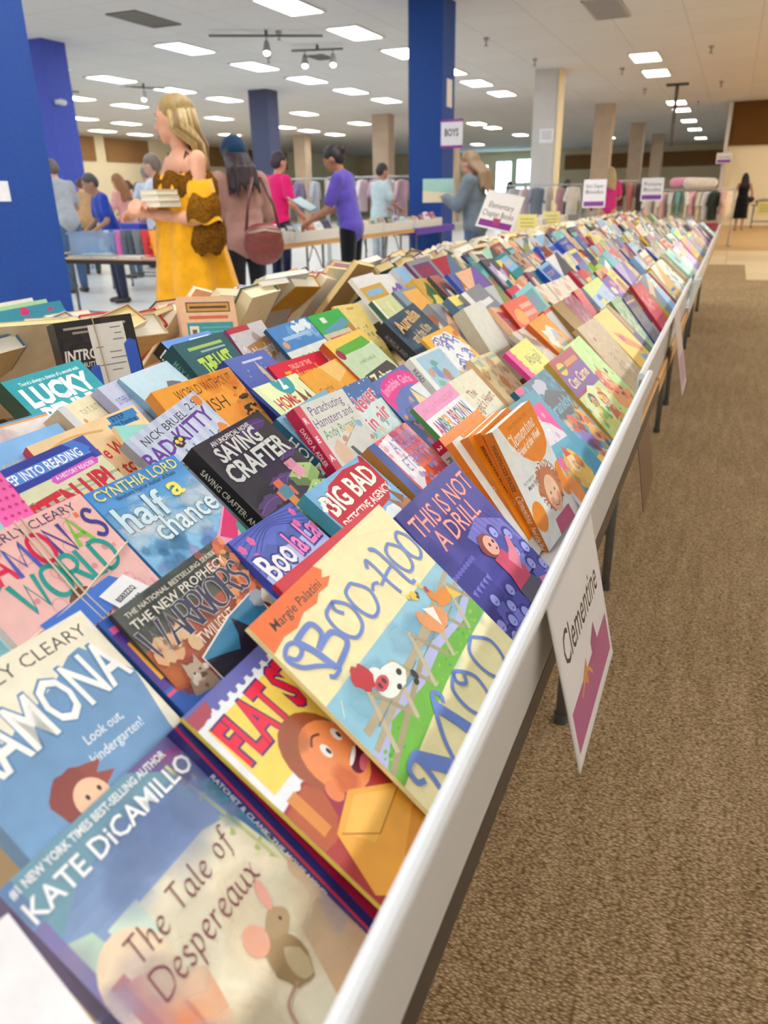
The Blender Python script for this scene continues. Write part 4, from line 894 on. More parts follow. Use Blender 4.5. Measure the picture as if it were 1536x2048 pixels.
def a_yellow1(A):
    A.rect(0, 0, 1, 1.5, 'f0c95c'); A.poly([(.2, .4), (.5, .5), (.9, .9), (.8, 1.0), (.3, .7)], 'd88a4a'); A.poly([(.3, .5), (.5, .56), (.46, .68), (.3, .62)], 'c83a6a'); A.poly([(.5, 1.0), (.8, 1.05), (.8, 1.2), (.5, 1.15)], '7aa6d0'); A.rect(.5, 1.22, .8, 1.3, 'c05a7a')
def a_ramona(A):
    A.rect(0, 0, 1, 1.5, 'f2ecd6'); A.poly([(0, .42), (.2, .38), (.36, .3), (.5, .28), (.62, .24), (.76, .17), (.84, .16), (1.0, .42), (.93, .75), (.9, 1.5), (0, 1.5)], '6f9ac4')
    A.text('BEVERLY CLEARY', .08, .125, .07, '3a3430', w=.86, bold=-.005, arc=.01)
    A.text('RAMONA', .04, .47, .24, 'f8f8f4', w=.95, bold=.015, rot=3, out=('5f8cb8', .035))
    A.text('Look out,', .52, .58, .05, 'f4f6f8', w=.24, shear=.1, bold=0); A.text('kindergarten!', .48, .67, .05, 'f4f6f8', w=.34, shear=.1, bold=0)
    A.blob(.33, .74, .14, .15, '8c4038', .14, 20); A.poly([(.4, .62), (.52, .66), (.46, .7), (.54, .74), (.44, .78)], '96483c'); A.ell(.37, .78, .09, .1, 'f0c4a0'); A.ell(.35, .76, .01, .014, '2c1c18'); A.ell(.42, .76, .01, .014, '2c1c18'); A.line([(.34, .82), (.38, .84), (.43, .82)], .012, 'b04a3c', True)
def a_purpleblue(A):
    A.rect(0, 0, 1, 1.5, '2a5cae'); A.rect(.02, .06, 1, .1, 'e8609a'); A.rect(0, .1, 1, .5, '4a2a8c'); A.rect(.04, .18, .3, .44, 'f0b040'); A.rect(0, .52, 1, .54, 'e0487a'); A.text('THE', .4, .4, .2, 'f0e0f0')
def a_warriors(A):
    A.grad(0, 0, 1, .3, '3e4842', '5a5246'); A.grad(0, .28, 1, 1.5, 'b0502c', '7c4a34')
    A.wash(0, 0, 1, .3, 24, .05, .14, ['4a5650', '343c3a', '5a6058'], .7); A.wash(.02, .26, 1, 1.1, 60, .05, .13, ['c8602e', 'b24a26', 'd87a3c', '8a4a34', 'd08a5a', 'a04a3a'], .7)
    A.specks(.75, .02, 1, .5, 46, .02, .045, ['d8703a', 'c85a2c', '8c3a22', 'e8924a']); A.line([(.78, .03), (.9, .1), (.98, .22)], .012, '7a6a4c', True); A.specks(.02, .28, .3, .45, 12, .03, .06, ['d8b48a', 'c88a5a', 'e0a878'])
    A.text('THE NATIONAL BESTSELLING SERIES', .05, .075, .03, 'e9e4d4', w=.82, bold=.005); A.text('THE NEW PROPHECY', .04, .155, .056, 'f0ece0', w=.86, bold=.005)
    A.pen('WARRIORS', .03, .36, .19, '23234a', w=.93, lo=.04, hi=.17, nib=15, serif=.12, gap=.04, out=('f0ece4', .035))
    A.text('TWILIGHT', .33, .455, .07, 'f6efdf', w=.34, bold=0)
    A.poly([(.26, .5), (.62, .42), (.9, .4), (.98, 1.0), (.3, 1.0)], 'f0ece4'); A.poly([(.27, .51), (.62, .43), (.89, .41), (.97, 1.0), (.31, 1.0)], '2f7ea6')
    A.poly([(.27, .53), (.42, .58), (.52, .62), (.58, .55), (.62, .44), (.72, .6), (.84, .62), (.95, 1.0), (.31, 1.0)], '1b1e34'); A.ell(.5, .75, .03, .02, '6a8ab8'); A.ell(.7, .72, .03, .02, '6a8ab8')
    for k in range(4): A.line([(.5, .8 + k * .02), (.35, .78 + k * .04)], .004, '8a94b0')
    A.blob(.16, .66, .1, .13, '9a8270', .12); A.blob(.17, .54, .065, .06, 'b4a08c', .12); A.poly([(.11, .52), (.12, .45), (.16, .49)], 'b4a08c'); A.poly([(.19, .49), (.23, .45), (.23, .52)], 'b4a08c'); A.specks(.08, .55, .25, .78, 16, .01, .025, ['6a5448', 'd8ccc0', 'a4683c']); A.ell(.15, .54, .01, .007, '283020'); A.ell(.2, .54, .01, .007, '283020')
    A.blob(.9, .46, .07, .06, '9aa4b0', .2); A.blob(.98, .5, .05, .06, 'ece0cc', .2)
def a_boolala(A):
    A.grad(0, 0, 1, .5, '4a5fc0', '7c8cdc'); A.poly([(.1, .22), (.3, .16), (.4, .2), (.52, .12), (.62, .17), (.74, .11), (.9, .2), (1, .3), (0, .34)], '5166b4'); A.poly([(.0, .34), (.4, .24), (.7, .26), (1, .2), (1, .6), (0, .6)], 'b4c2f2')
    for k in range(5): A.line([(0, .04 + k * .06), (.5, .01 + k * .015), (1, .05 + k * .05)], .006, '26307c', True)
    for u, v in ((.05, .1), (.2, .08), (.9, .07), (.82, .16), (.97, .25), (.12, .2)):
        for k in range(5): A.ell(u + .022 * math.cos(k * 1.257), v + .022 * math.sin(k * 1.257), .018, .018, 'e86aa8', 8)
    A.text('Boo', .05, .41, .21, 'f2f4fa', w=.44, bold=.02, rot=6, out=('2e3690', .05)); A.text('la La', .53, .37, .21, 'f284c4', w=.44, bold=.02, rot=4, out=('2e3690', .05))
def a_bigbad(A):
    A.rect(0, 0, 1, 1.5, '7db4dc'); A.blob(.15, .2, .14, .08, 'f0f4f6', .2); A.blob(.75, .62, .2, .12, 'e8eef0', .2); A.blob(.1, .6, .18, .1, 'dce8ee', .2)
    A.poly([(.1, .18), (.3, .06), (.62, .02), (.9, .05), (.95, .0), (.99, .1), (.96, .34), (.8, .46), (.5, .48), (.25, .55), (.06, .62), (.03, .5), (.02, .24)], 'c8263c')
    A.text('BIG BAD', .07, .295, .19, 'f6f0e6', w=.86, bold=.03, out=('7a1422', .02), rot=2); A.text('DETECTIVE AGENCY', .07, .43, .075, 'f6f0e6', w=.88, bold=.02, rot=2)
    A.ell(.1, .2, .03, .03, 'b02036'); A.ell(.96, .04, .03, .04, 'b02036')
    A.blob(.9, .66, .14, .13, 'b4805a', .12); A.poly([(.8, .6), (.74, .42), (.86, .54)], 'a06c48'); A.poly([(.88, .56), (.86, .36), (.98, .52)], '8a5a3a'); A.ell(.88, .64, .02, .026, 'f0ece0'); A.ell(.885, .645, .009, .012, '20180f'); A.blob(.88, .78, .08, .04, 'f2ede2', .2)
def a_anne(A):
    A.rect(0, 0, .16, 1.5, '3a57a0'); A.rect(.16, 0, 1, 1.5, 'e0607a'); A.poly([(.16, .5), (1, .3), (1, 1.5), (.16, 1.5)], 'ee6a3a'); A.wash(.22, 0, 1, .5, 20, .06, .16, ['e88aa0', 'd8507a', 'f4b0b8', 'e4708a'], .8); A.wash(.22, .5, 1, 1.3, 24, .06, .16, ['f07a3c', 'e8563a', 'f6a46a', 'd84a5a', 'e05a8a'], .8)
    A.poly([(.16, .05), (.5, 0), (.5, .5), (.2, .7)], 'ece8ec'); A.specks(.18, .03, .5, .5, 14, .02, .05, ['d8c8d8', 'f6f4f6', 'e0a8b8']); A.text('ATELIER', .34, .22, .15, '8a8ac8', w=.6, bold=0); A.text('ETERNITY', .3, .44, .15, '8a8ac8', w=.68, bold=0); A.specks(.4, .5, .9, .72, 16, .02, .05, ['c8a8cc', 'a890c8']); A.kid(.8, .8, .05, 'e8b8a0', '3a2a3a', 'd89ad8')
def a_amber(A):
    A.rect(0, 0, 1, 1.5, 'eceef0'); A.rect(0, 0, 1, .2, 'ec9cc4'); A.text('PAULA DANZIGER', .1, .15, .07, 'd880ac', w=.8, bold=0)
    A.text('AMBER BROWN', .06, .46, .2, ['c8404a', '7a4a9a', '3a8a5a', 'e8a03a', '3a6ab0', 'c8404a', '3a8a5a', '7a4a9a', 'e8a03a', '36406a'], w=.86, bold=.03); A.text('IS NOT A CRAYON', .2, .62, .09, 'd8608a', w=.6, bold=.02)
def a_heart(A):
    A.rect(0, 0, 1, 1.5, 'ede8cc'); A.specks(0, 0, 1, 1.4, 70, .008, .014, ['d8cc98', 'e0d4a4']); A.text('The', .28, .34, .12, 'a8744a', w=.26, rot=4); A.text("Logic's Heart", .1, .56, .14, 'a8744a', w=.85, rot=6)
def a_ramworld(A):
    A.rect(0, 0, 1, 1.5, 'eebcb6'); A.specks(0, 0, 1, 1.4, 46, .01, .03, ['d8949a', 'e6a8a6'])
    for k in range(22):
        u, v, r = A.R.uniform(0, 1), A.R.uniform(0, 1.1), A.R.uniform(.03, .05); A.line([(u + r * math.cos(t * .9), v + r * math.sin(t * .9)) for t in range(8)], .006, 'd99a9e', True)
    A.text('BEVERLY CLEARY', .14, .085, .06, '3c3a6a', w=.76, bold=-.005)
    A.pen("RAMONA'S", .05, .31, .2, ['159a8c', 'e0285a', '4a5cb4', 'd81e50', '4a3a94', '7cc040', 'ee7a30', '3c3a8c'], w=.93, lo=.1, hi=.17, gap=.06, jig=.03); A.pen('WORLD', .18, .53, .21, '1a9a92', w=.72, lo=.1, hi=.17, jig=.04)
    A.kid(.5, .66, .1, 'f0c4a0', '7a4a30', 'd85a4a')
def a_tealdots(A):
    A.rect(0, 0, 1, 1.5, '8fccd2'); A.rect(.8, 0, 1, 1.5, 'f06ab4')
    for i in range(5):
        for j in range(26): A.ell(.82 + i * .042 + (j % 2) * .02, .02 + j * .055, .011, .011, 'd2317c', 8)
    A.line([(.3, .5), (.7, .55), (.74, .8)], .02, 'e8f2f2')
def a_half(A):
    A.grad(0, 0, 1, .35, '3c86d2', '6cb2e4'); A.grad(0, .35, 1, 1.5, '7cc0ea', 'a8d4ec')
    A.wash(0, .14, 1, .42, 16, .08, .2, ['9ccff0', 'b8def4', 'd4ecf8', '6cb0e4'], .8, .5); A.wash(0, .34, 1, .62, 20, .08, .2, ['e4f2f8', 'c4e4f4', 'a8d8f0', 'f0f6fa'], .8, .6)
    A.wash(.05, .55, .5, .76, 16, .05, .1, ['5a9ac8', '3f7eb0', '6aa6cc'], .7); A.wash(.05, .72, 1, 1.2, 16, .06, .14, ['8aa6d8', 'b4a8d8', '6a8ac4', 'd0b0cc'], .7)
    A.poly([(.42, .86), (.75, .72), (1, .56), (1, .78), (.8, .95), (.5, 1.1)], 'f2a6c4'); A.poly([(.72, .76), (1, .58), (1, .74), (.84, .86)], 'e02a70'); A.poly([(.95, .75), (1, .73), (1, 1), (.9, .9)], '3a9a8a')
    A.text('CYNTHIA LORD', .05, .105, .085, 'f4e87c', w=.9, bold=.005); A.text('Newbery Honor Author of Rules', .2, .15, .036, '1e3a6a', w=.66, bold=0)
    A.text('half', .06, .4, .21, 'cfeaf4', w=.5, bold=.02, out=('3a6484', .014)); A.text('a', .66, .31, .17, 'f2ea78', w=.15, bold=.02, out=('8a8a3c', .014)); A.text('chance', .26, .58, .19, 'dff0f6', w=.72, bold=.015, out=('3a6484', .014), rot=2)
def a_crafter(A):
    A.rect(0, 0, 1, 1.5, '2f2c34'); A.wash(0, 0, 1, 1.3, 14, .1, .3, ['3e3a48', '26242c', '44305c'], .6)
    for u, v, a in ((.75, .1, .2), (.2, .7, .18), (.85, .45, .14), (.5, .6, .15), (.65, .62, .1)): A.blob(u, v, a, a * .35, '4c2c6c', .4); A.line([(u - a, v + .03), (u, v - .02), (u + a, v)], .008, '7a4aa0', True)
    A.text('AN UNOFFICIAL NOVEL', .18, .085, .045, 'e4e4e0', w=.58, bold=.02)
    A.text('SAVING', .14, .235, .13, 'd0d4d2', w=.62, bold=.03, out=('15151a', .03), tall=.15); A.text('CRAFTER', .07, .43, .16, 'd0d4d2', w=.88, bold=.03, out=('15151a', .03), tall=.12)
    for u, v in ((.62, .62), (.62, .82), (.3, .88), (.75, 1.02)):
        A.poly([(u, v), (u + .22, v - .06), (u + .4, v + .02), (u + .18, v + .1)], 'a8c878'); A.poly([(u, v), (u + .18, v + .1), (u + .18, v + .2), (u, v + .1)], '5c7a44'); A.poly([(u + .18, v + .1), (u + .4, v + .02), (u + .4, v + .12), (u + .18, v + .2)], '88aa5c')
        A.specks(u + .08, v - .02, u + .3, v + .06, 12, .012, .02, ['6a8c48', 'c8e09c'])
    A.rect(.7, .5, .84, .58, 'd88aa4'); A.rect(.72, .58, .86, .68, 'e29ab0'); A.rect(.7, .52, .74, .55, 'b8708a'); A.rect(.4, .58, .5, .65, 'd86a4a'); A.rect(.38, .65, .52, .76, '4a86a0'); A.rect(.4, .76, .5, .86, 'd88a3a'); A.rect(.34, .66, .38, .76, 'd86a4a'); A.rect(.52, .68, .56, .78, 'd86a4a')
def a_holm(A):
    A.rect(0, 0, 1, 1.5, '7fb0c8'); A.rect(.05, .2, 1, 1.4, '6a9ab4')
def a_parach(A):
    A.rect(0, 0, 1, 1.5, 'dcdcd4'); A.rect(0, 0, .12, 1.5, 'd41f4e')
    for k, c in enumerate('READ'): A.text(c, .025, .2 + k * .22, .07, 'f2e4e4', rot=0, bold=.03)
    A.text('Parachuting', .2, .15, .105, '5a4684', w=.66, bold=0); A.text('Hamsters and', .15, .29, .105, '5a4684', w=.76, bold=0); A.text('Andy Russell', .18, .43, .105, '3a8a4c', w=.66, bold=0)
    A.blob(.3, .62, .13, .14, 'e4c0a0', .15); A.poly([(.25, .74), (.5, .72), (.6, 1.0), (.24, 1.0)], '5c5a62'); A.poly([(.46, .6), (.52, .6), (.62, .8), (.54, .82)], '4a4850'); A.poly([(.52, .76), (.66, .74), (.64, .9)], 'b49ac0')
    A.line([(.4, .56), (.78, .42)], .015, '9aa4b0'); A.blob(.64, .43, .07, .045, 'ecc890', .2); A.blob(.47, .5, .05, .035, 'c88a5c', .2); A.blob(.88, .42, .05, .05, '7ab0d4', .2); A.blob(.95, .62, .04, .03, 'c08a5a', .2)
def a_never(A):
    A.rect(0, 0, 1, .3, '2f6ab0'); A.rect(0, .3, 1, 1.5, 'd8ecec'); A.specks(0, 0, 1, .25, 16, .01, .02, ['e8f0f8']); A.text('Never', .1, .38, .2, 'd8506c', w=.8, rot=8, out=('f6f0f0', .03)); A.text('in air', .2, .62, .2, 'd8506c', w=.66, rot=8, out=('f6f0f0', .03)); A.specks(0, .5, 1, 1.2, 26, .03, .08, ['6ab8b4', 'b8dcd8', 'f4f8f8', 'e0c8a0']); A.blob(.6, .85, .16, .06, 'b8644a', .2); A.specks(.3, .8, .9, 1.1, 8, .03, .06, ['c8a03a', '8a5a3a'])
def a_pinkarc(A):
    A.rect(0, 0, 1, 1.5, '5a74bc'); A.poly([(0, .3), (.04, .16), (.2, .06), (.5, .02), (.84, .04), (1, .14), (1, .36), (.8, .26), (.5, .24), (.2, .32), (.06, .46)], 'ea2f92'); A.text('Invisible Girls', .1, .25, .12, 'f6a8d0', w=.8, arc=.05, bold=.02)
    A.poly([(.66, .3), (.95, .7), (.8, 1.0), (.5, .9)], 'f0dc96'); A.poly([(.7, .3), (1, .3), (1, .8)], 'e8eef0'); A.blob(.3, .62, .2, .14, '4a5cb0', .3); A.blob(.4, .85, .22, .16, 'b0743c', .2); A.specks(.05, .4, .6, 1.1, 22, .02, .05, ['7a8cd0', 'c88ac0', 'a86a3a', '3a3a70', 'e0a060'])
def a_boyred(A):
    A.rect(0, 0, 1, 1.5, 'e9ede9'); A.rect(.14, .04, 1, 1.4, 'a4cce2')
    for u, v, c in ((.3, .5, '7ac0a0'), (.42, .3, '6aa4d4'), (.5, .2, '5ab0a0'), (.26, .3, 'd0a090'), (.52, .42, 'd88ac0'), (.36, .6, '8ac8a4'), (.44, .38, '6a9ad0')): A.blob(u, v, .09, .06, c, .3)
    A.poly([(.55, .72), (.9, .66), (.96, .86), (.6, .92)], 'd8402e'); A.poly([(.58, .5), (.7, .48), (.8, .7), (.68, .72)], 'c88a5a'); A.blob(.62, .42, .1, .1, 'b4806a', .2)
def a_stars(A):
    A.rect(0, 0, 1, 1.5, 'f2bb4c'); A.blob(.5, .42, .44, .4, 'eef0f2', .14, 26)
    for k in range(26): u, v = A.R.uniform(.2, .85), A.R.uniform(.12, .7); A.line([(u - .08, v), (u, v - .05), (u + .08, v + .03)], .03, '7a80bc', True)
    A.blob(.1, .3, .1, .07, '4aa69a', .3); A.blob(.7, .92, .12, .07, '4aa69a', .3); A.blob(.94, .16, .08, .05, 'e07a3a', .3)
def a_gold(A):
    A.rect(0, 0, 1, 1.5, 'ece0a8'); A.rect(0, .05, 1, .1, 'a8c8b4'); A.wash(0, .1, 1, 1.3, 40, .05, .13, ['f6ecc8', 'e0c880', 'd8b46a', 'e8d4a8', 'd09a7a', 'c8d8b8', 'f8f0d8'], .8); A.blob(.5, .5, .1, .12, 'c8883a', .3)
def a_blank(A):
    A.rect(0, 0, 1, 1.5, 'dfe3d6')
def a_listen(A):
    A.rect(0, 0, 1, 1.6, 'cfcfae'); A.poly([(0, .2), (1, .2), (1, .46), (0, .5)], 'd8d8b4'); A.rect(0, 0, 1, .19, '2f3f9c'); A.rect(.08, .055, 1, .14, '5a8cd8'); A.poly([(.88, .0), (1, 0), (1, .19), (.97, .19)], '3e50b0'); A.poly([(.8, .0), (.9, 0), (.97, .1), (.9, .14)], '4a7ad0')
    A.text('STEP INTO READING', .2, .132, .07, 'f6f8fa', w=.68, bold=.015); A.poly([(.54, .185), (.92, .17), (.95, .2), (.92, .23), (.54, .245), (.52, .215)], 'd65ac0'); A.text('A HISTORY READER', .56, .222, .032, 'f8e8f4', w=.34, bold=.01)
    A.ell(.16, .13, .13, .13, '5a2a94'); A.ell(.16, .13, .11, .11, 'e03cc0'); A.text('4', .12, .18, .12, '5a2a94', bold=.04)
    A.line([(.45, .3), (1, .34)], .02, 'a8a890'); A.line([(.4, .34), (.9, .36), (1, .33)], .012, 'b4b49c'); A.poly([(.2, .3), (.3, .28), (.4, .5), (.3, .6)], 'a4988c'); A.poly([(.3, .3), (.4, .3), (.5, .5), (.42, .5)], 'b8a49c')
    A.text('LISTEN UP!', .12, .48, .17, 'd4283c', w=.82, bold=.03, rot=3, out=('8c1a28', .012))
def a_strange(A):
    A.grad(0, 0, 1, 1.5, '86b8e8', '6aa6e0'); A.text('strange love', .12, .2, .055, 'c8b89a', w=.8, bold=0)
def a_howwe(A):
    A.rect(0, 0, 1, 1.6, 'f2d3a2'); A.line([(.0, .12), (.3, .06), (.6, .1)], .02, 'e0b070', True); A.line([(.0, .18), (.4, .12)], .014, 'e8bc80', True); A.rect(.7, .02, .97, .08, '3a86c4'); A.rect(.66, .08, .95, .13, '3a86c4'); A.text('STEP', .72, .07, .045, '1c3a6a'); A.text('into Reading', .69, .12, .035, '1c3a6a', w=.24)
    A.text('The Whale Wins', .0, .34, .11, 'd23a42', w=.78, rot=2); A.text('its way to Sea', .1, .5, .11, 'd23a42', w=.75, rot=2); A.text('Deborah Hopkins', .3, .62, .05, '8a7a5c', w=.5)
def a_wings(A):
    A.rect(0, 0, 1, 1.5, 'f4e8c0'); A.rect(0, 0, .14, 1.5, 'd2d4d8'); A.ell(.22, .2, .03, .025, 'd89a5a'); A.text('TUI T. SUTHERLAND', .26, .15, .055, 'a8987a', w=.7, bold=0)
    A.line([(.5 + .28 * math.cos(t * .5), .52 + .26 * math.sin(t * .5)) for t in range(14)], .05, 'd99a4a', True); A.text('Wings', .34, .58, .16, 'c4963c', w=.5, shear=.2); A.line([(.3, .45), (.9, .42)], .012, 'c85a3a')
def a_badk(A):
    A.rect(0, 0, 1, 1.5, 'cdd6ea')
    for k in range(9): A.rect(k * .12, 0, k * .12 + .06, 1.5, 'bcc8e2')
    A.text('NICK BRUEL', .12, .14, .075, '3a3a48', w=.6, bold=0); A.text('2.9', .78, .12, .075, '2c2c34', w=.14, bold=0); A.text('BAD KITTY', .0, .33, .15, '6a3ca0', w=.95, bold=.02, rot=2); A.text("'s Uncle", .2, .5, .15, '6a7488', w=.7, bold=-.01)
    A.blob(.42, .27, .07, .05, '2a2a2e', .4, 22); A.ell(.4, .26, .022, .02, 'e8d84a'); A.ell(.45, .26, .022, .02, 'e8d84a'); A.ell(.42, .29, .016, .014, 'e88aa0')
    for u, v in ((.94, .08), (.92, .42), (.1, .5)): A.blob(u, v, .05, .05, 'e08a3a', .5, 10)
def a_world(A):
    A.grad(0, 0, 1, 1.5, 'f3a637', 'ef8a22'); A.wash(0, 0, 1, 1.2, 14, .1, .25, ['f8c060', 'ec8a24', 'f5b04a'], .6)
    A.text('WORLD WITHOUT', .2, .16, .1, '3a2a1c', w=.74, bold=-.01, rot=1); A.text('FISH', .38, .36, .13, '3a2a1c', w=.3, bold=-.01)
    A.specks(.78, .12, 1, 1.1, 46, .02, .05, ['3a2a1c', '4a341e', 'd8762a'], .6, .6)
def a_starsblue(A):
    A.grad(0, 0, 1, 1.4, '4a62b8', '31489c'); A.rect(.3, .08, .8, .11, 'c8cce0'); A.poly([(.52, .2), (.6, .2), (.62, .5), (.52, .5)], 'c8b08c'); A.poly([(.5, .3), (.56, .1), (.6, .3)], 'd8c4a0'); A.text('SCIENCE', .24, .66, .12, 'a8bce8', w=.6); A.specks(0, 0, 1, 1, 24, .006, .012, ['d8e0f4'])
def a_range(A):
    A.rect(0, 0, 1, 1.6, 'e6efba'); A.rect(0, 0, .1, 1.6, 'd6e6b0'); A.text('HOME', .12, .34, .14, 'c83a3a', w=.44, rot=3, bold=.03); A.text('ON THE RANGE', .1, .5, .12, 'c83a3a', w=.56, rot=3, bold=.03); A.blob(.72, .42, .2, .12, '8c4a34', .3, 14); A.poly([(.62, .34), (.66, .14), (.74, .32)], '7a4230'); A.poly([(.76, .3), (.84, .2), (.84, .36)], '7a4230'); A.blob(.66, .46, .08, .06, '6a5a54', .3)
    A.ell(.56, .04, .2, .16, '1f9ca4'); A.text('2', .48, .12, .16, 'f2f6f6', bold=.05)
def a_triumph(A):
    A.rect(0, 0, 1, 1.6, 'dc1e3e'); A.text('TALES OF THE', .3, .12, .06, 'f0b4a8', w=.4); A.text('Triumphs', .16, .3, .17, 'f09a3a', w=.72, bold=.03, out=('a03020', .02)); A.rect(0, .36, 1, .42, 'c81a36')
def a_brat(A):
    A.rect(0, 0, 1, .42, 'efaa3c'); A.poly([(.5, 0), (.92, 0), (1, .2), (.6, .3)], 'f4c878'); A.rect(0, .42, 1, 1.5, '9c2a24'); A.specks(0, .45, 1, 1.2, 24, .04, .09, ['a8342a', '8c2420', 'b84a30']); A.text('BRAT', .34, .82, .24, 'd87a34', w=.56); A.text('Carrie', .1, .34, .09, 'b87a20', w=.3)
def a_zebra(A):
    A.rect(0, 0, 1, .22, 'f2c95c'); A.poly([(.1, .14), (.9, .1), (.94, .24), (.14, .3)], '5cae3c'); A.rect(0, .26, 1, .66, 'c4d8b2'); A.rect(0, .66, 1, 1.5, 'd4dcdc'); A.ell(.1, .24, .08, .08, 'a02a4a'); A.poly([(.06, .74), (.14, .62), (.9, .56), (.96, .68), (.88, .86), (.14, .92)], '4c4a46'); A.text('Zebra', .2, .82, .17, 'ece8c0', w=.6, bold=.03)
    A.text('a wild book of', .3, .46, .06, '8aa47c', w=.45); A.specks(.05, .95, .95, 1.3, 20, .03, .07, ['e8ecec', 'b4bcbc', '50504e'])
def a_aurelia(A):
    A.rect(0, 0, 1, 1.5, '3c5266'); A.wash(0, 0, 1, 1.3, 20, .1, .25, ['4a6a88', '2c4054', '5a7a90'], .6); A.blob(.75, .8, .18, .14, 'e6dca4', .3); A.text('Aurelia', .14, .3, .2, 'dcb072', w=.72, rot=6, bold=.03); A.text('and the Kite', .24, .54, .16, 'cfb888', w=.6, rot=6, bold=.02); A.specks(.6, .6, .95, 1.1, 12, .02, .06, ['f0e4b0', 'd8c898'])
def a_lavender(A):
    A.rect(0, 0, 1, 1.5, 'c4c9e4'); A.blob(.62, .3, .1, .06, 'c88a6c', .4); A.ell(.8, .26, .014, .012, '3a3a4a'); A.text('SUTHERLAND', .1, .24, .07, '6a78b4', w=.46); A.line([(.1, .62), (.8, .5)], .014, 'c87a8a')
def a_cure(A):
    A.rect(0, 0, 1, 1.5, 'b4d2e0'); A.blob(.62, .62, .42, .38, '4a4250', .12, 24); A.text('THE', .42, .42, .1, 'f0f0f0', w=.2); A.text('CURE', .38, .6, .15, 'f4f4f4', w=.38); A.text('for fear', .42, .7, .06, 'e0e0e0', w=.28)
def a_tealT(A):
    A.rect(0, 0, 1, 1.6, '8fd0c4'); A.text('Twelve', .2, .24, .14, '7a4aa4', w=.7, bold=.03); A.rect(0, .7, 1, 1.6, '3a8a54')
def a_lucky(A):
    A.rect(0, 0, 1, 1.5, '2ba3b0'); A.grad(0, .3, 1, 1.5, '34a8b2', '62c0c0'); A.text('There’s always a chance of a second wish', .14, .1, .04, 'e4f4f2', w=.76); A.text('LUCKY', .08, .34, .2, 'f8faf8', w=.85, bold=.05); A.text('PENNY', .12, .58, .2, 'f8faf8', w=.8, bold=.05)
def a_lastkids(A):
    A.rect(0, 0, 1, 1.5, '24606a'); A.rect(.18, .09, .86, .13, 'a8c860'); A.rect(.36, .16, .86, .185, 'a0b8c4'); A.text('THE LAST', .2, .46, .2, 'bfe05a', w=.64, bold=.06, out=('153c30', .05), rot=3); A.text('KIDS', .22, .74, .24, 'bfe05a', w=.66, bold=.06, out=('153c30', .05), rot=3)
def a_inkblue(A):
    A.rect(0, 0, 1, 1.5, '5d92e0'); A.rect(.5, .05, .94, .08, 'e8eef6')
def a_naughty(A):
    A.rect(0, 0, 1, 1.5, 'd4d2d6'); A.wash(0, .1, 1, 1.3, 26, .06, .14, ['f4f4f6', 'b8a494', 'c8b8a8', 'f8f8fa'], .8); A.rect(0, 0, .55, .08, 'c81e3c'); A.poly([(.2, .3), (.9, .22), (.94, .5), (.3, .62)], 'b8844c'); A.text('Naughty', .3, .5, .16, 'f0e8dc', w=.58, rot=4, bold=.02)
    for k in range(6): A.line([(.3, 1.1), (.1 + k * .1, .7)], .03, '5a5058')
    A.blob(.75, .8, .16, .1, 'b4c8e0', .3)
def a_bones(A):
    A.rect(0, 0, 1, .42, '4a88c8'); A.specks(.4, 0, 1, .3, 20, .04, .09, ['8ab8e4', 'e4f0f8', '6aa0d8']); A.ell(.12, .32, .06, .06, 'e0a07a'); A.rect(.16, .2, .8, .26, 'a4c8ec'); A.rect(0, .42, 1, 1.5, 'dde6dc'); A.text('BONES', .24, .72, .2, '7cbc9c', w=.6, bold=0); A.text('and the people', .3, .86, .07, 'a4ccb8', w=.5); A.rect(0, 1.16, 1, 1.2, '9ad08a')
def a_greencrim(A):
    A.rect(0, 0, 1, .36, '2fb04c'); A.poly([(.1, .3), (.9, .16), (.96, .3), (.2, .42)], '5a9ab4'); A.rect(.26, .08, .4, .18, 'ece8dc'); A.rect(0, .36, 1, 1.5, 'd4c8a4'); A.rect(.1, .44, .8, 1.3, 'd02c5c'); A.rect(.12, .5, .78, .56, 'e88aa4'); A.poly([(.84, .3), (1, .28), (1, 1.2), (.84, 1.2)], 'b8823c'); A.poly([(.38, .9), (.48, .66), (.58, .9)], 'c8a04a')
def a_yellow5(A):
    A.rect(0, 0, 1, 1.5, 'f4dc7c'); A.rect(.4, .06, .66, .1, 'e09a3a'); A.specks(.3, .4, .9, .9, 14, .02, .05, ['b4a468', 'd8c078', 'a89a6a'])
def a_lime(A):
    A.rect(0, 0, 1, 1.5, 'd3dba0'); A.rect(0, 0, .1, 1.5, 'f0f2ea'); A.line([(.5, .1), (.6, 1.3)], .04, 'eef0dc'); A.specks(.1, .1, 1, 1.3, 20, .05, .1, ['ccd498', 'dbe2ac'])
def a_greyor(A):
    A.rect(0, 0, 1, 1.5, '8496a8'); A.rect(.3, .06, 1, .5, 'eeb054'); A.rect(.36, .5, 1, .95, 'd8b49a')
def a_redor(A):
    A.rect(0, 0, 1, 1.5, 'e8541f'); A.rect(.5, .16, .95, .26, 'f0a884'); A.rect(.5, .34, .95, .44, 'f0a884'); A.blob(.3, .4, .2, .18, 'f0a82a', .15); A.blob(.68, .8, .28, .2, '7c80b0', .15); A.blob(.64, .76, .12, .1, 'b0b4d8', .2)
def a_orgold(A):
    A.rect(0, 0, 1, 1.5, 'f0a53a'); A.blob(.5, .5, .34, .34, 'f2ece0', .3); A.blob(.6, .55, .2, .2, 'c0c4cc', .3); A.rect(.62, 1.1, .96, 1.36, '6a8ac0'); A.rect(.66, 1.14, .92, 1.32, 'dfe6ec'); A.specks(0, 0, 1, 1.3, 26, .03, .07, ['f4bb5c', 'e8922a'])
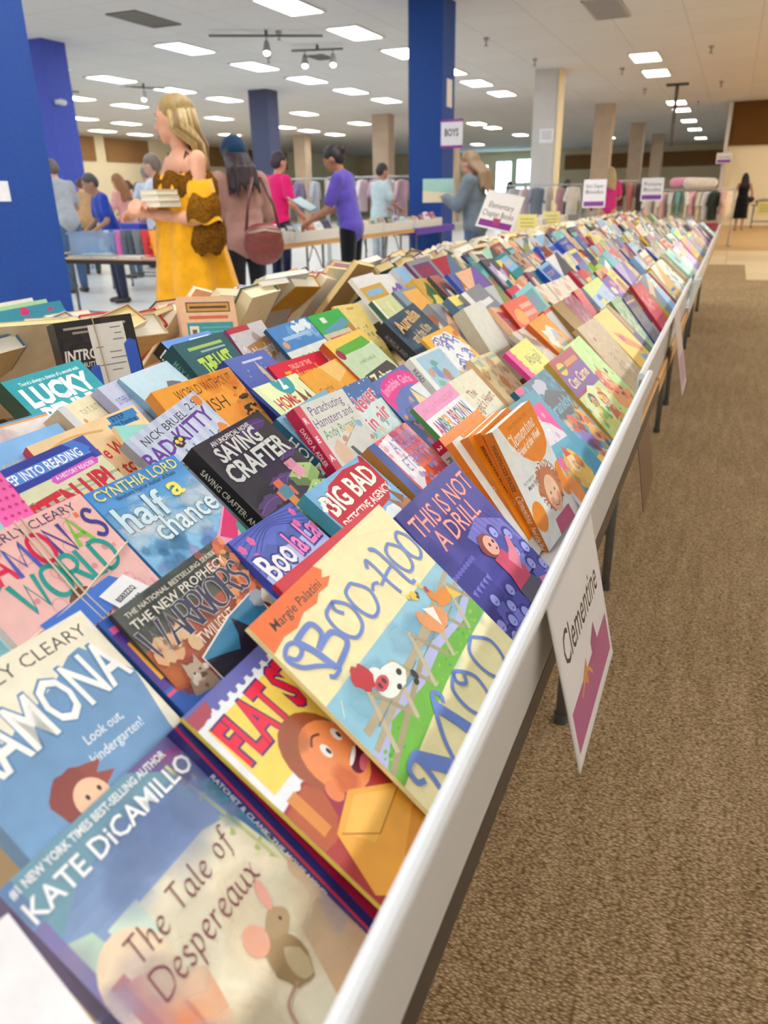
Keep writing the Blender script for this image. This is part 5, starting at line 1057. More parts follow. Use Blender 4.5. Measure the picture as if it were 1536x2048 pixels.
def a_abigail(A):
    A.rect(0, 0, 1, 1.5, 'ee5aa0')
    for k in range(8): A.ell(.24, .06 + k * .13, .07, .07, 'eeec84')
    A.rect(.22, 0, 1, .98, 'eeec84'); A.text('Abigail', .36, .4, .2, '5a5a3c', w=.5, bold=-.01); A.text('Iris', .46, .76, .2, '5a5a3c', w=.28, bold=-.01); A.rect(0, 1.0, 1, 1.5, 'b42ab0')
def a_bandage(A):
    A.rect(0, 0, 1, 1.5, 'e4d8cc'); A.wash(0, 0, 1, 1.3, 26, .08, .2, ['f6f2ec', 'd0b8a4', 'b8a090', 'fcfaf6'], .8)
def a_plum(A):
    A.rect(0, 0, 1, 1.5, 'a04a64'); A.specks(0, 0, 1, 1.3, 50, .04, .09, ['b46a80', '8c3a54', 'c08a9a']); A.blob(.5, .8, .16, .14, 'c8c4a8', .3)
def a_hot(A):
    A.rect(0, 0, 1, 1.5, 'e8205a'); A.poly([(0, .3), (.5, 1.3), (0, 1.5)], 'e0b4c8'); A.rect(0, 0, 1, .14, 'e4663c')
def a_ribs(A):
    for k in range(6): A.rect(k * .18, 0, k * .18 + .11, 1.5, 'b8924a'); A.rect(k * .18 + .11, 0, k * .18 + .18, 1.5, '8c6a34')
    A.rect(0, .9, 1, 1.1, '4a3a7a'); A.rect(0, 1.1, 1, 1.3, 'a82a54')
def a_whitesp(A):
    A.rect(0, 0, 1, 1.5, 'd4d6d8'); A.rect(0, 0, 1, .08, 'd8402c'); A.rect(0, 1.0, 1, 1.5, 'e84a4a')
def a_cream(A):
    A.rect(0, 0, 1, 1.5, 'efe2cc'); A.rect(0, 0, .08, 1.5, '8aa05a'); A.specks(.1, .05, 1, .9, 16, .05, .12, ['f2e8d8', 'e4c8b0', 'dcb8a0', 'f4ece0'])
def a_smallcrim(A):
    A.rect(0, 0, 1, 1.5, 'e0485c'); A.rect(0, .5, 1, .62, '6a2aa8'); A.rect(.8, 0, 1, .4, 'f0d0d8')
def a_lemon(A):
    A.rect(0, 0, 1, 1.5, 'b8cce0'); A.poly([(0, 0), (1, 0), (1, .2), (0, .34)], 'd8e47c'); A.ell(.34, .44, .12, .1, '4a8ac4'); A.poly([(.26, .5), (.5, .5), (.6, 1.0), (.3, 1.0)], 'e4d04a'); A.rect(.2, 1.0, .7, 1.2, '6ac84a'); A.specks(.5, .4, 1, .9, 12, .03, .07, ['9ab4d4', 'c8d8e8'])
def a_volcano(A):
    A.grad(0, 0, 1, 1.4, 'e08a4a', '8c4a2a'); A.specks(0, .1, 1, 1.3, 40, .04, .1, ['d8703a', 'b85a30', '6a3a2a', 'e8a060'])
def a_redwide(A):
    A.rect(0, 0, 1, 1.5, 'd42a48'); A.specks(.1, .25, .9, .8, 30, .03, .07, ['e88a90', 'e0606c']); A.blob(.6, 1.0, .2, .14, 'c81e3a', .2); A.rect(0, 0, 1, .1, 'b01c34'); A.rect(.5, 1.25, .9, 1.5, 'e4e8e8')
def a_greenleaf(A):
    A.rect(0, 0, 1, 1.5, 'b8d4ac'); A.specks(0, .2, 1, 1.3, 50, .03, .08, ['cfe0c8', '9cc094', 'dce8d4', '88ac84']); A.rect(0, 0, 1, .12, '9cc88c')
def a_brownsp(A):
    for k in range(3): A.rect(k * .33, 0, k * .33 + .24, .8, 'b4823a'); A.rect(k * .33 + .24, 0, k * .33 + .33, 1.5, '6a4a2a'); A.rect(k * .33, .8, k * .33 + .24, 1.15, '3a3a84'); A.rect(k * .33, 1.15, k * .33 + .24, 1.5, '2a8a3a')
def a_darkgrey(A):
    A.rect(0, 0, 1, .3, '3a3478'); A.rect(0, .3, 1, 1.5, '6a6a74'); A.specks(0, .3, 1, 1.3, 40, .03, .08, ['7c7c86', '4c4c5a', '8c8078']); A.rect(0, .1, 1, .16, 'd8a878')
def a_palepink(A):
    A.rect(0, 0, 1, 1.5, 'e6dcd8'); A.wash(.4, .1, 1, .8, 8, .1, .2, ['e4c8cc', 'f0e8e6'], .6); A.rect(0, 0, 1, .035, 'e8a040'); A.rect(0, 0, 1, .018, '5a9ad0')
def a_pinkpages(A):
    A.rect(0, 0, 1, 1.5, 'e6e2e8'); A.poly([(.55, 0), (1, 0), (1, .5), (.8, .3), (.62, .22)], 'ee3a9c'); A.specks(.1, .1, .8, .9, 18, .02, .05, ['e8a0cc', 'd8b8d8', 'f2f0f4']); A.rect(0, .58, 1, 1.5, '3f9dba'); A.poly([(0, .5), (1, .56), (1, .64), (0, .64)], '4aa8c4'); A.blob(.62, .98, .3, .3, 'eabb40', .14); A.ell(.6, .86, .13, .14, 'f0cfa4'); A.poly([(.5, .74), (.6, .58), (.7, .76)], 'd8502c'); A.blob(.3, .8, .12, .1, 'ee5aa8', .25); A.wash(.1, .7, 1, 1.4, 16, .06, .14, ['f2d070', 'd8923a', 'f6e4b0', '4a9ab0', 'e08a4a'], .8); A.ell(.1, 1.1, .2, .2, 'ef8a12')
def a_tealthin(A):
    A.rect(0, 0, 1, 1.5, '2a8fb0')
PB, HB, PIC = 'paperback_book', 'hardback_book', 'picture_book'
R1, R2, R3, R4, R5 = ('books in the row nearest the white trough', 'books in the second row above the trough', 'books in the third row above the trough', 'books in the fourth row above the trough', 'books in the top row below the ridge')
HERO = {  # key: label, kind, group, thickness, front colour, spine colour, art, spine art
'whitepink': ('white book with a pink initial covering the corner of the pale blue watercolour novel', PB, R1, .006, 'f0eef0', 'e8e6ea', a_whitepink, None),
'desp': ('blue and cream watercolour paperback with white author lettering and brown calligraphy, nearest the camera', PB, R1, .016, '8fa6cc', '6f6a9c', a_desp, None),
'ratchet': ('navy and crimson spined paperback wedged under the yellow stamp-edged book', PB, R1, .022, '2a2c70', '282a6c', (lambda A: A.rect(.045, 0, .3, 1.5, 'b81a4a')), lambda A: (A.rect(0, 0, 1, A.H * .12, 'c01848'), A.text('RATCHET & CLANK: THE MOVIE NOVEL', .2, A.H * .46, A.H * .2, 'e4e4f0', w=.55), A.text('NOVEL', .88, A.H * .46, A.H * .2, 'e4e4f0'))),
'flat': ('yellow paperback with fat red lettering, a stamp edge and an orange envelope', PB, R1, .0035, 'e9ebee', 'd8c048', a_flat, None),
'boohoo': ('wide cream picture book with curly blue lettering, farm animals and a wooden bridge', PIC, R1, .004, 'f6eab4', 'e8dca0', a_boohoo, None),
'redstrip': ('flat red book whose edge sticks out behind the wide cream picture book', PIC, R1, .005, 'd4243c', 'c01c34', None, None),
'drill': ('indigo paperback with pink capital lettering and a crowd of blue figures', PB, R1, .012, '5a58b8', '4a3a8c', a_drill, None),
'clem1': ('orange-topped thin book with a red numbered square on its grey spine', PB, R1, .015, 'ef8a12', 'c9c6bc', a_clem_orange, lambda A: (A.rect(0, 0, .1, A.H, 'b01c34'), A.text('2', .04, A.H * .75, A.H * .5, 'f0e8e0'), A.text('PENNYPACKER', .14, A.H * .75, A.H * .5, '5a5850', w=.4))),
'clem2': ('white fronted orange-spined book standing next to the one with the red numbered square', PB, R1, .010, 'e8e9e2', 'd87a1c', a_clem_white, None),
'clem3': ('orange book, middle of the five matching orange spines beside the trough sign', PB, R1, .012, 'ef8a12', 'c8701c', None, sp('Clementine and the Family Meeting', 'e8c8a0', size=.5, u=.4, w=.55)),
'clem4': ('orange-spined book with black author capitals, right behind the white curly-haired child cover', PB, R1, .013, 'ef8a12', 'd0721a', None, lambda A: (A.text('PENNYPACKER FRAZEE', .1, A.H * .75, A.H * .45, '3a2410', w=.4), A.pen('Clementine', .55, A.H * .7, A.H * .6, 'f0dcc0', w=.28, shear=.2), A.text('DISNEY HYPERION', .87, A.H * .7, A.H * .3, '3a2410', w=.12))),
'clem5': ('white paperback with an orange dome and a curly red-haired child, standing by the trough sign', PB, R1, .014, 'e6e9e4', 'c8701c', a_clem, lambda A: (A.text('PENNYPACKER FRAZEE', .1, A.H * .75, A.H * .42, '6a4214', w=.38), A.pen('Clementine,', .52, A.H * .72, A.H * .6, 'f0dcc0', w=.24, shear=.2), A.text('Friend of the Week', .78, A.H * .72, A.H * .5, 'f0dcc0', w=.2, shear=.2))),
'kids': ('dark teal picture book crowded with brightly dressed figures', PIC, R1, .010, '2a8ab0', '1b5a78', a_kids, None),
'pinkpages': ('white and hot pink thin book peeking out beside the curly-haired child cover', PIC, R1, .005, 'e6e2e8', 'e8dce4', a_pinkpages, None),
'tealthin': ('plain teal thin book just behind the orange spined set', PIC, R1, .005, '2a8fb0', '1f7090', a_tealthin, None),
'concave': ('crimson and purple topped book with a yellow round badge and gilt spine', PB, R1, .012, 'a81e3c', 'b8963c', a_concave, None),
'greenlt': ('apple green picture book with red and orange figures at the trough', PIC, R1, .010, 'b8e08a', 'a4cc74', a_greenlt, None),
'beige': ('plain tan book with small dark sketched scribbles', PIC, R1, .014, 'c8b08a', 'b09a74', a_beige, None),
'yellow1': ('golden yellow book with a pink and blue sketch, next to the tan scribbled one', PIC, R1, .010, 'f0c95c', 'd8ac40', a_yellow1, None),
'ramona': ('cream and slate blue paperback with tall white zigzag lettering and a red-haired child', PB, R2, .014, 'f2ecd6', '6f9ac4', a_ramona, None),
'purpleblue': ('bright blue book with a purple panel and yellow patch, showing between two paperbacks', PB, R2, .012, '2a5cae', '1f468c', a_purpleblue, None),
'warriors': ('rust and grey paperback with spiky navy title letters and cats', PB, R2, .005, '7c4a34', '3a3430', a_warriors, None),
'boolala': ('periwinkle blue paperback with bubble lettering and pink blossoms on a web', PB, R2, .008, '7c8cdc', '3a48a8', a_boolala, None),
'bigbad': ('sky blue paperback with a red pennant title and a long-eared brown animal', PB, R2, .016, '7db4dc', '4a98a4', a_bigbad, lambda A: (A.text('BIG BAD', .7, A.H * .8, A.H * .6, 'f0ece4', w=.3, bold=.02), A.rect(.6, 0, .68, A.H, '8a2438'))),
'anne': ('pink and orange painted novel with a blue stripe and brown old-fashioned spine', PB, R2, .022, 'e0607a', 'a8763c', a_anne, sp('ANNE OF GREEN GABLES', '3a2614', size=.4, u=.3, w=.62)),
'amber': ('white chapter book with a pink band and rainbow coloured capital letters', PB, R2, .008, 'eceef0', '4a8a4a', a_amber, None),
'heart': ('pale cream dotted book with tan handwritten lettering', PB, R2, .010, 'ede8cc', 'd8cca0', a_heart, None),
'tealdots': ('aqua book with a pink polka-dot border beside the reader with the magenta badge', PIC, R3, .006, '8fccd2', '7ab8c0', a_tealdots, None),
'half': ('sky blue paperback with outlined bubble title letters and a pink boat tip', PB, R3, .012, '7cc0ea', '3c86d2', a_half, None),
'crafter': ('black paperback with blocky grey capitals and green cubes', PB, R3, .022, '2f2c34', '19181c', a_crafter, sp('SAVING CRAFTER: AN UNOFFICIAL NOVEL', 'd4d0c4', size=.35, u=.12, w=.8)),
'holm': ('slim teal-blue book, white serif letters on its dark spine, behind the white-crimson one', PB, R3, .018, '7fb0c8', '1f5a7c', a_holm, lambda A: (A.text('HOLM', .14, A.H * .75, A.H * .6, 'f0f0ee', w=.3, bold=.01), A.rect(.5, 0, 1, A.H, '8aa87a'))),
'parach': ('pale grey paperback with a crimson spine and violet and green title words', PB, R3, .016, 'dcdcd4', 'b01a48', a_parach, lambda A: (A.text('DAVID A. ADLER', .14, A.H * .7, A.H * .4, 'f0c8d0', w=.3), A.rect(.5, 0, 1, A.H, 'c8c8c0'), A.text('PARACHUTING HAMSTERS', .52, A.H * .7, A.H * .36, '3a3a36', w=.4))),
'never': ('blue topped aqua paperback with red bubble lettering tucked behind the pale grey one', PB, R3, .008, 'd8ecec', '2f6ab0', a_never, None),
'pinkarc': ('blue paperback with a hot pink arched banner over a pale gown', PB, R3, .008, '5a74bc', '2c3a6c', a_pinkarc, None),
'boyred': ('light blue chapter book with a red-shirted child under floating coloured blots', PB, R3, .014, 'e9ede9', 'dfe2de', a_boyred, sp('READ', '4a5a8c', u=.1)),
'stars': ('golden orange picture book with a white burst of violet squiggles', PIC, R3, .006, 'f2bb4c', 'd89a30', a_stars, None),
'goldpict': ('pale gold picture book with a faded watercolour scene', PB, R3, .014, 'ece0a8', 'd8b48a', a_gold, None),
'blank': ('thick book lying with a blank pale grey-green cover', HB, R3, .030, 'dfe3d6', 'c8c4ac', a_blank, None),
'listen': ('early reader with a navy banner, magenta round badge and red capital title', PIC, R4, .004, 'cfcfae', '2f3f9c', a_listen, None),
'strange': ('plain light blue book with rounded corners and small spaced tan letters', PIC, R4, .008, '86b8e8', '5a90cc', a_strange, None),
'howwe': ('peach coloured early reader with red title words and a blue stepped logo', PIC, R4, .012, 'f2d3a2', 'c83a50', a_howwe, None),
'wings': ('cream paperback with a golden ring and silver edged spine', PB, R4, .024, 'f4e8c0', 'b8a890', a_wings, None),
'badk': ('pale blue striped paperback with purple capitals and a black cat face', PB, R4, .014, 'cdd6ea', 'a8acb4', a_badk, sp('BRUEL', '3a3a40', size=.5, u=.3)),
'world': ('bright orange book with thin black hand lettering and a ragged dark edge', PB, R4, .016, 'f3a637', 'd88a2c', a_world, None),
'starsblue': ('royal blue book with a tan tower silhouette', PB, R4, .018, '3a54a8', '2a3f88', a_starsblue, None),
'range': ('lime white early reader with a numbered teal circle and a brown shaggy animal', PIC, R4, .005, 'e6efba', '3a54a8', a_range, None),
'triumph': ('red book with jolly orange title letters beside the numbered teal circle', PIC, R4, .010, 'dc1e3e', 'b41834', a_triumph, None),
'brat': ('orange and brick red paperback with orange capitals below a cream cloud', PB, R4, .012, 'efaa3c', 'c8822c', a_brat, None),
'zebra': ('green and grey paperback with a dark brush panel and yellow top stripe', PB, R4, .014, 'd4dcdc', 'b8562c', a_zebra, None),
'aurelia': ('thick slate blue hardback with golden rough lettering', HB, R4, .030, '3c5266', '2c3a38', a_aurelia, sp('AURELIA AND THE KITE', '8a9490', size=.3, u=.1, w=.5)),
'lavender': ('pale lavender book with a tiny bird-like brown mark', PB, R4, .012, 'c4c9e4', 'a8aed0', a_lavender, None),
'palepink': ('pale pinkish white book with a thin blue and orange top edge', PIC, R5, .008, 'e6dcd8', 'd89a3c', a_palepink, None),
'cure': ('light blue book with a dark rounded hill and white capitals', PB, R4, .010, 'b4d2e0', '8ab0c4', a_cure, None),
'tealT': ('mint and green book peeping out beside the striped cat paperback', PIC, R4, .006, '8fd0c4', 'e0c090', a_tealT, None),
'lucky': ('turquoise paperback with heavy white capital title letters', PB, R5, .024, '2ba3b0', '1a7a90', a_lucky, lambda A: (A.rect(.0, 0, .25, A.H, '2a4a3c'), A.text('LUCKY', .4, A.H * .8, A.H * .5, 'f0f4f4', w=.4, bold=.02))),
'lastkids': ('thick dark teal book with lime green cartoon title letters', HB, R5, .028, '24606a', '1b4a54', a_lastkids, sp('MAX BRALLIER', '5a9a9c', size=.36, u=.1, w=.35)),
'inkblue': ('clear blue covered book with a black and white lettered spine', PB, R5, .024, '5d92e0', '1c1a1a', a_inkblue, lambda A: (A.text('INK BOOK', .06, A.H * .85, A.H * .7, 'e4e0d8', w=.5, bold=.02), A.text('DIGGER', .62, A.H * .85, A.H * .6, 'd8b47a', w=.34))),
'naughty': ('silver grey book with a tan ribbon title and crimson top strip', PB, R5, .010, 'd4d2d6', '8c4a6c', a_naughty, None),
'bones': ('blue topped white reader with pale green serif title', PIC, R5, .008, 'dde6dc', '2a4a6a', a_bones, None),
'greencrim': ('green banner reader with a crimson panel', PIC, R5, .008, 'd4c8a4', '3a3a34', a_greencrim, None),
'yellow5': ('soft yellow book with a small orange mark along the ridge', PIC, R5, .006, 'f4dc7c', 'd8b850', a_yellow5, None),
'limetwo': ('pale lime book split by a white crease', PB, R5, .012, 'd3dba0', '3a6a54', a_lime, None),
'greyorange': ('grey-blue book with an orange and peach block', PIC, R5, .008, '8496a8', '6a7c90', a_greyor, None),
'redorange': ('red-orange book with a grey-violet round picture', PB, R3, .010, 'e8541f', 'b83c18', a_redor, None),
'orangegold': ('amber book with a misty white centre and blue boxed corner', PB, R2, .014, 'f0a53a', 'c85a14', a_orgold, None),
'abigail': ('lemon yellow book with a scalloped pink edge and thin olive lettering', PB, R2, .010, 'ee5aa0', 'd83a8c', a_abigail, None),
'bandage': ('off-white mottled book with brown streaks beside the lemon scalloped one', PB, R2, .010, 'e4d8cc', 'c4b4a4', a_bandage, None),
'plum': ('plum red mottled novel', PB, R2, .010, 'a04a64', '7a3048', a_plum, None),
'hotpink': ('hot pink book with a pale mauve wedge', PB, R2, .010, 'e8205a', 'b81848', a_hot, None),
'goldribs': ('gold and brown ribbed book with purple foot', PB, R2, .020, 'b8924a', '8c6a34', a_ribs, None),
'whitespine': ('grey-white book with red head and foot bands', PB, R2, .016, 'd4d6d8', 'c8402e', a_whitesp, None),
'creama': ('cream book with olive edge, nearest of three pale matching ones', PB, R3, .012, 'efe2cc', '8aa05a', a_cream, None),
'creamb': ('cream book with olive edge, middle one of three pale matching ones', PB, R3, .012, 'efe2cc', 'a8946c', a_cream, None),
'creamc': ('cream book with olive edge, farthest of three pale matching ones', PB, R3, .012, 'efe2cc', 'b8a888', a_cream, None),
'smallcrim': ('coral red book with a violet stripe', PB, R4, .012, 'e0485c', 'b02c44', a_smallcrim, None),
'lemonblue': ('powder blue book with lemon corner and a yellow and green figure', PB, R2, .010, 'b8cce0', '8aa4c4', a_lemon, None),
'volcano': ('burnt orange and brown smoky novel', PB, R3, .014, 'c8703a', '6a3a2a', a_volcano, None),
'redwide': ('scarlet book with pink lettering blots at the trough', PB, R1, .012, 'd42a48', '9c1c30', a_redwide, None),
'greenleaf': ('pale sage green book with leafy mottling at the trough', PB, R1, .016, 'b8d4ac', '5a9a5c', a_greenleaf, None),
'brownspine': ('brown and gold banded book with navy and green foot', PB, R1, .022, 'b4823a', '6a4a2a', a_brownsp, None),
'darkgrey': ('charcoal grey book with a navy head band', PB, R1, .012, '6a6a74', '3a3478', a_darkgrey, None),
}
placed = []                                     # (x of foot, y) of every book built, for spacing
def M_of(p):
    x, y, z, th, ph, ps, w, h = p; F = frame(th, ph, ps)
    return mat4(F, Vector((x, y, z)) + F @ Vector((w / 2, -h, 0))), w, h
for k, (lab, nm, grp, t, fc, sc, art, spn) in HERO.items():
    M4, w, h = M_of(POSE[k])
    cat_ = 'book'
    book(nm, lab, cat_, M4, w, h, t, fc, sc, None, art, spn, hard=(nm == HB), group=grp, seed=len(k) * 7 + ord(k[0]), page='efe9d8' if nm != HB else 'e6dcc0')

# the tied bundle of pink paperbacks: books, string, tape and price tag move together
M4, w, h = M_of(POSE['ramworld'])
bun = tag(empty('book_bundle', M=M4), 'string-tied bundle of thin paperbacks, pink top cover and blue tape, with a price tag', 'bundle', 'tied bundles')
cols = [('eebcb6', 'e8d0c8'), ('dfe8e4', 'd8ecec'), ('6ab48a', '5a9a7c'), ('b08a5c', '9a7448'), ('a83a34', '8c2a28'), ('c8a03a', 'b08a2c')]
z = 0
for i, (a_, b_) in enumerate(cols):
    mb = MB(); t_ = .0085; Mz = Matrix.Translation((0, 0, z)); cover_mesh(mb, w, h, t_, a_, b_, a_, False, Mz); block_mesh(mb, w, h, t_, 'efe8d4', False, 1, Mz)
    if i == 0: a_ramworld(Art(mb, lambda u, v, l: (-w / 2 + u * w, h - v * w, l + .00004), h / w, seed=4))
    if i == 3: A_ = Art(mb, lambda u, v, l: (-w / 2 - .0003 - l, h - u * h, z - v * h), t_ / h); A_.text("RAMONA'S WORLD", .1, A_.H * .8, A_.H * .6, '3a2a1c', w=.5)
    mb.build('paperback', [PRINT, PAGES], bun); z -= t_ + .0004
mb = MB()
mb.tube([(.0, h + .001, z), (.0, h + .001, .001), (-.004, h * .6, .0016), (.004, .0, .001), (.004, -.001, z)], .0009, 'd8ccb4', 6)
mb.tube([(-w / 2 - .001, h * .55, z), (-w / 2 - .001, h * .55, .001), (0, h * .6, .0018), (w / 2 + .001, h * .7, .001), (w / 2 + .001, h * .7, z)], .0009, 'd8ccb4', 6)
mb.tube([(.006, h + .001, z), (.006, h + .001, .0012), (.002, h * .6, .0018), (.01, 0, .0012)], .0009, 'cfc2a8', 6)
mb.build('string', PAPER, bun)
mb = MB(); q = [(-.34, .6), (.22, .56), (.34, .7), (-.3, .8)]
mb.poly([(u * w, h - v * w, .0022) for u, v in q], '4a78d0'); mb.build('blue_tape', PAPER, bun)
mb = MB(); TG = [(.06, .64), (.3, .6), (.42, .82), (.16, .88)]
mb.poly([(u * w, h - v * w, .0028) for u, v in TG], 'f2f2f2')
A_ = Art(mb, lambda u, v, l: (.035 * w + (u * .27 + v * .11) * w, h - (.66 - u * .045 + v * .26) * w, .003 + l), 1.0)
A_.text('BS83ZZQ', .25, .35, .12, '2c2c2c', w=.6); A_.text('$4.00', .4, .58, .12, '2c2c2c', w=.36); A_.text('182833120', .22, .8, .12, '2c2c2c', w=.66)
mb.build('price_tag', PAPER, bun)
# ---------------------------------------------------------------- more books: rows running away from the camera
CN = {'navy': '2a3468', 'teal': '2a8a90', 'tan': 'c0a070', 'dark brown': '5c4030', 'crimson': 'b01e3c', 'cream': 'eae0c4', 'mustard': 'd8a838', 'pink': 'e88ab0', 'white': 'eceae6', 'grey': '8c9098', 'slate blue': '5a7694',
      'sky blue': '8cbce0', 'olive': '8a9250', 'forest green': '2e6a40', 'lime': 'b4d65a', 'orange': 'e8832c', 'brick red': 'a8483a', 'plum': '7a3a64', 'violet': '7a5ab0', 'lavender': 'b8acd8', 'black': '26262a', 'rust': 'b4602e',
      'mint': 'a8d8c0', 'aqua': '6cc4cc', 'peach': 'f0bc94', 'royal blue': '2a50b0', 'lemon': 'f0e070', 'rose': 'd0607c', 'charcoal': '4a4c54', 'silver': 'c4c8cc', 'sand': 'd8c49c', 'scarlet': 'd82a30'}
NAMES = list(CN); WT = [3, 3, 5, 3, 3, 9, 4, 2, 9, 5, 4, 5, 2, 2, 1, 2, 3, 2, 2, 3, 2, 2, 3, 3, 4, 3, 3, 2, 3, 7, 7, 2]
RB = random.Random(21)
used = set()
PAT = {'band': lambda A, c, d: (A.rect(0, .22, 1, .5, c), A.rect(.15, .3, .85, .42, d)), 'round spot': lambda A, c, d: (A.ell(.5, .55, .3, .3, c), A.text('TALES', .15, .2, .1, d, w=.7)),
       'corner': lambda A, c, d: (A.poly([(0, 0), (.8, 0), (0, .8)], c), A.rect(.2, .9, .8, 1.0, d)), 'side stripe': lambda A, c, d: (A.rect(0, 0, .22, 1.5, c), A.rect(.35, .3, .9, .42, d)),
       'title block': lambda A, c, d: (A.rect(.12, .12, .88, .62, c), A.text('STORY', .2, .44, .16, d, w=.6)), 'top strip': lambda A, c, d: (A.rect(0, 0, 1, .2, c), A.blob(.5, .7, .28, .28, d, .3)),
       'mottled picture': lambda A, c, d: A.specks(.05, .2, .95, 1.3, 26, .05, .12, [c, d]), 'jagged picture': lambda A, c, d: (A.blob(.5, .65, .4, .4, c, .45), A.blob(.55, .6, .2, .2, d, .3)),
       'diagonal stripe': lambda A, c, d: (A.poly([(0, .5), (1, .1), (1, .4), (0, .8)], c), A.rect(.1, 1.0, .6, 1.1, d)), 'foot band': lambda A, c, d: (A.rect(0, .9, 1, 1.5, c), A.text('BOOK', .15, .4, .16, d, w=.66))}
PK = list(PAT)
def pick(): return RB.choices(NAMES, WT)[0]
def label_for(rowtxt, noun):
    for _ in range(400):
        a, b, p_ = pick(), pick(), RB.choice(PK)
        if a != b and (a, b, p_) not in used:
            used.add((a, b, p_)); art_ = 'an' if b[0] in 'aeiou' else 'a'
            return a, b, p_, '%s %s with %s %s %s, %s' % (a, noun, art_, b, p_, rowtxt)
ROWS = [  # x, z of the top edge, row wording, group, stretches to fill (y0, y1)
    (-.275, .882, 'front row at the trough', R1, [(2.80, 4.1)]), (-.385, .902, 'second row up from the trough', R2, [(2.62, 4.1)]), (-.487, .917, 'third row up from the trough', R3, [(1.76, 1.85), (2.0, 2.12), (2.68, 3.02), (3.2, 4.1)]),
    (-.597, .935, 'fourth row up from the trough', R4, [(1.54, 2.14), (2.36, 4.1)]), (-.722, .962, 'fifth row up from the trough', R5, [(1.88, 4.1)]), (-.835, .982, 'topmost row at the ridge', 'books along the ridge', [(1.72, 4.0)])]
n_books = len(HERO)
def side_spec(x, z, y):
    th = RB.uniform(40, 50); ph = RB.uniform(-9, 10); w = RB.choice([.12, .13, .13, .135, .145]); h = w * RB.uniform(1.4, 1.52); t = RB.uniform(.008, .026)
    F = frame(th, ph, RB.uniform(-4, 4)); top = Vector((x + RB.uniform(-.012, .012), y, z + RB.uniform(-.012, .012)))
    h = min(h, (top.z - .748) / math.sin(math.radians(th)) - .002, ) if x > -.3 else h
    return F, mat4(F, top + F @ Vector((w / 2, -h, 0))), w, h, t
far = []
for x, z, txt, grp, spans in ROWS:
    for y0, y1 in spans:
        y = y0
        while y < y1:
            F, M4, w, h, t = side_spec(x, z, y)
            a, b, p_, lab = label_for(txt, 'paperback' if t < .02 else 'thick book'); c2 = CN[b]; c3 = CN[pick()]; hard = t > .022
            book(HB if hard else PB, lab, 'book', M4, w, h, t, CN[a], CN[RB.choice([a, a, b])], None, (lambda A, q=p_, c=c2, d=c3: PAT[q](A, c, d)), None, hard, RB.choice(['ece2c6', 'f0ead8', 'e2d4b0']), grp, None, int(y * 100))
            n_books += 1; y += RB.uniform(.062, .115)
    y = spans[-1][1]
    while y < 8.6: far.append((x, z, y)); y += RB.uniform(.065, .12)

# books facing away, seen by their page edges
BROWS = [(-.955, .985, 'first row behind the ridge', [(.28, .62), (1.98, 3.9)]), (-1.07, .975, 'second row behind the ridge', [(.45, 1.16), (1.62, 3.7)]), (-1.185, .955, 'third row behind the ridge', [(.75, 1.4), (1.66, 3.7)]), (-1.3, .935, 'fourth row behind the ridge', [(.9, 1.25), (1.6, 3.7)]), (-1.42, .905, 'outermost row on the far side', [(1.0, 1.3), (1.7, 3.6)])]
CREAMS = [('cream', 'ece0bc'), ('ivory', 'f2ecd8'), ('tan', 'd8c090'), ('yellowed', 'e8cf94'), ('off-white', 'e6e2d4')]
usedb = set()
def back_spec(x, z, y):
    th = RB.uniform(36, 62); w = RB.uniform(.11, .16); h = RB.uniform(.16, .21); t = RB.choice([.012, .018, .025, .03, .04, .05])
    F = frame(th, RB.uniform(-12, 12), RB.uniform(-10, 10), 180 + RB.uniform(-9, 9))
    top = Vector((x + RB.uniform(-.02, .02), y + w / 2, z + RB.uniform(-.02, .012)))
    h = min(h, (top.z - TT - .02) / math.sin(math.radians(th)) - .012)
    return F, mat4(F, top + F @ Vector((0, -h, 0))), w, h, t
for x, z, txt, spans in BROWS:
    for y0, y1 in spans:
        y = y0
        while y < y1:
            F, M4, w, h, t = back_spec(x, z, y)
            for _ in range(300):
                cn, (pn, pc) = pick(), RB.choice(CREAMS); fat = 'thick' if t > .022 else 'slim'
                if (cn, pn, fat, txt) not in usedb: break
            usedb.add((cn, pn, fat, txt)); hard = t > .028
            book(HB if hard else PB, '%s %s-covered book showing %s page edges, %s' % (fat, cn, pn, txt), 'book', M4, w, h, t, CN[cn], None, CN[RB.choice([cn, 'cream', 'white'])], None, None, hard, pc, 'books facing away beyond the ridge')
            n_books += 1; y += max(w * .62, t) * RB.uniform(.8, 1.25)
    y = spans[-1][1]
    while y < 8.6: far.append((x, z, -y)); y += RB.uniform(.08, .13)
# everything beyond: one mass of books
mb = MB()
for x, z, y in far:
    F, M4, w, h, t = side_spec(x, z, y) if y > 0 else back_spec(x, z, -y)
    a, b = CN[pick()], CN[pick()]; cover_mesh(mb, w, h, t, a, b, a, False, M4); block_mesh(mb, w, h, t, RB.choice(CREAMS)[1], False, 1, M4)
    if y > 0: PAT[RB.choice(PK)](Art(mb, lambda u, v, l: M4 @ Vector((-w / 2 + u * w, h - v * w, l * 6 + .0003)), h / w, seed=3), b, CN[pick()])
tag(mb.build('paperback_books', [PRINT, PAGES]), 'mass of colourful books filling the far tables in leaning rows', 'books', None, 'stuff')
print('individual books', n_books, 'far', len(far))

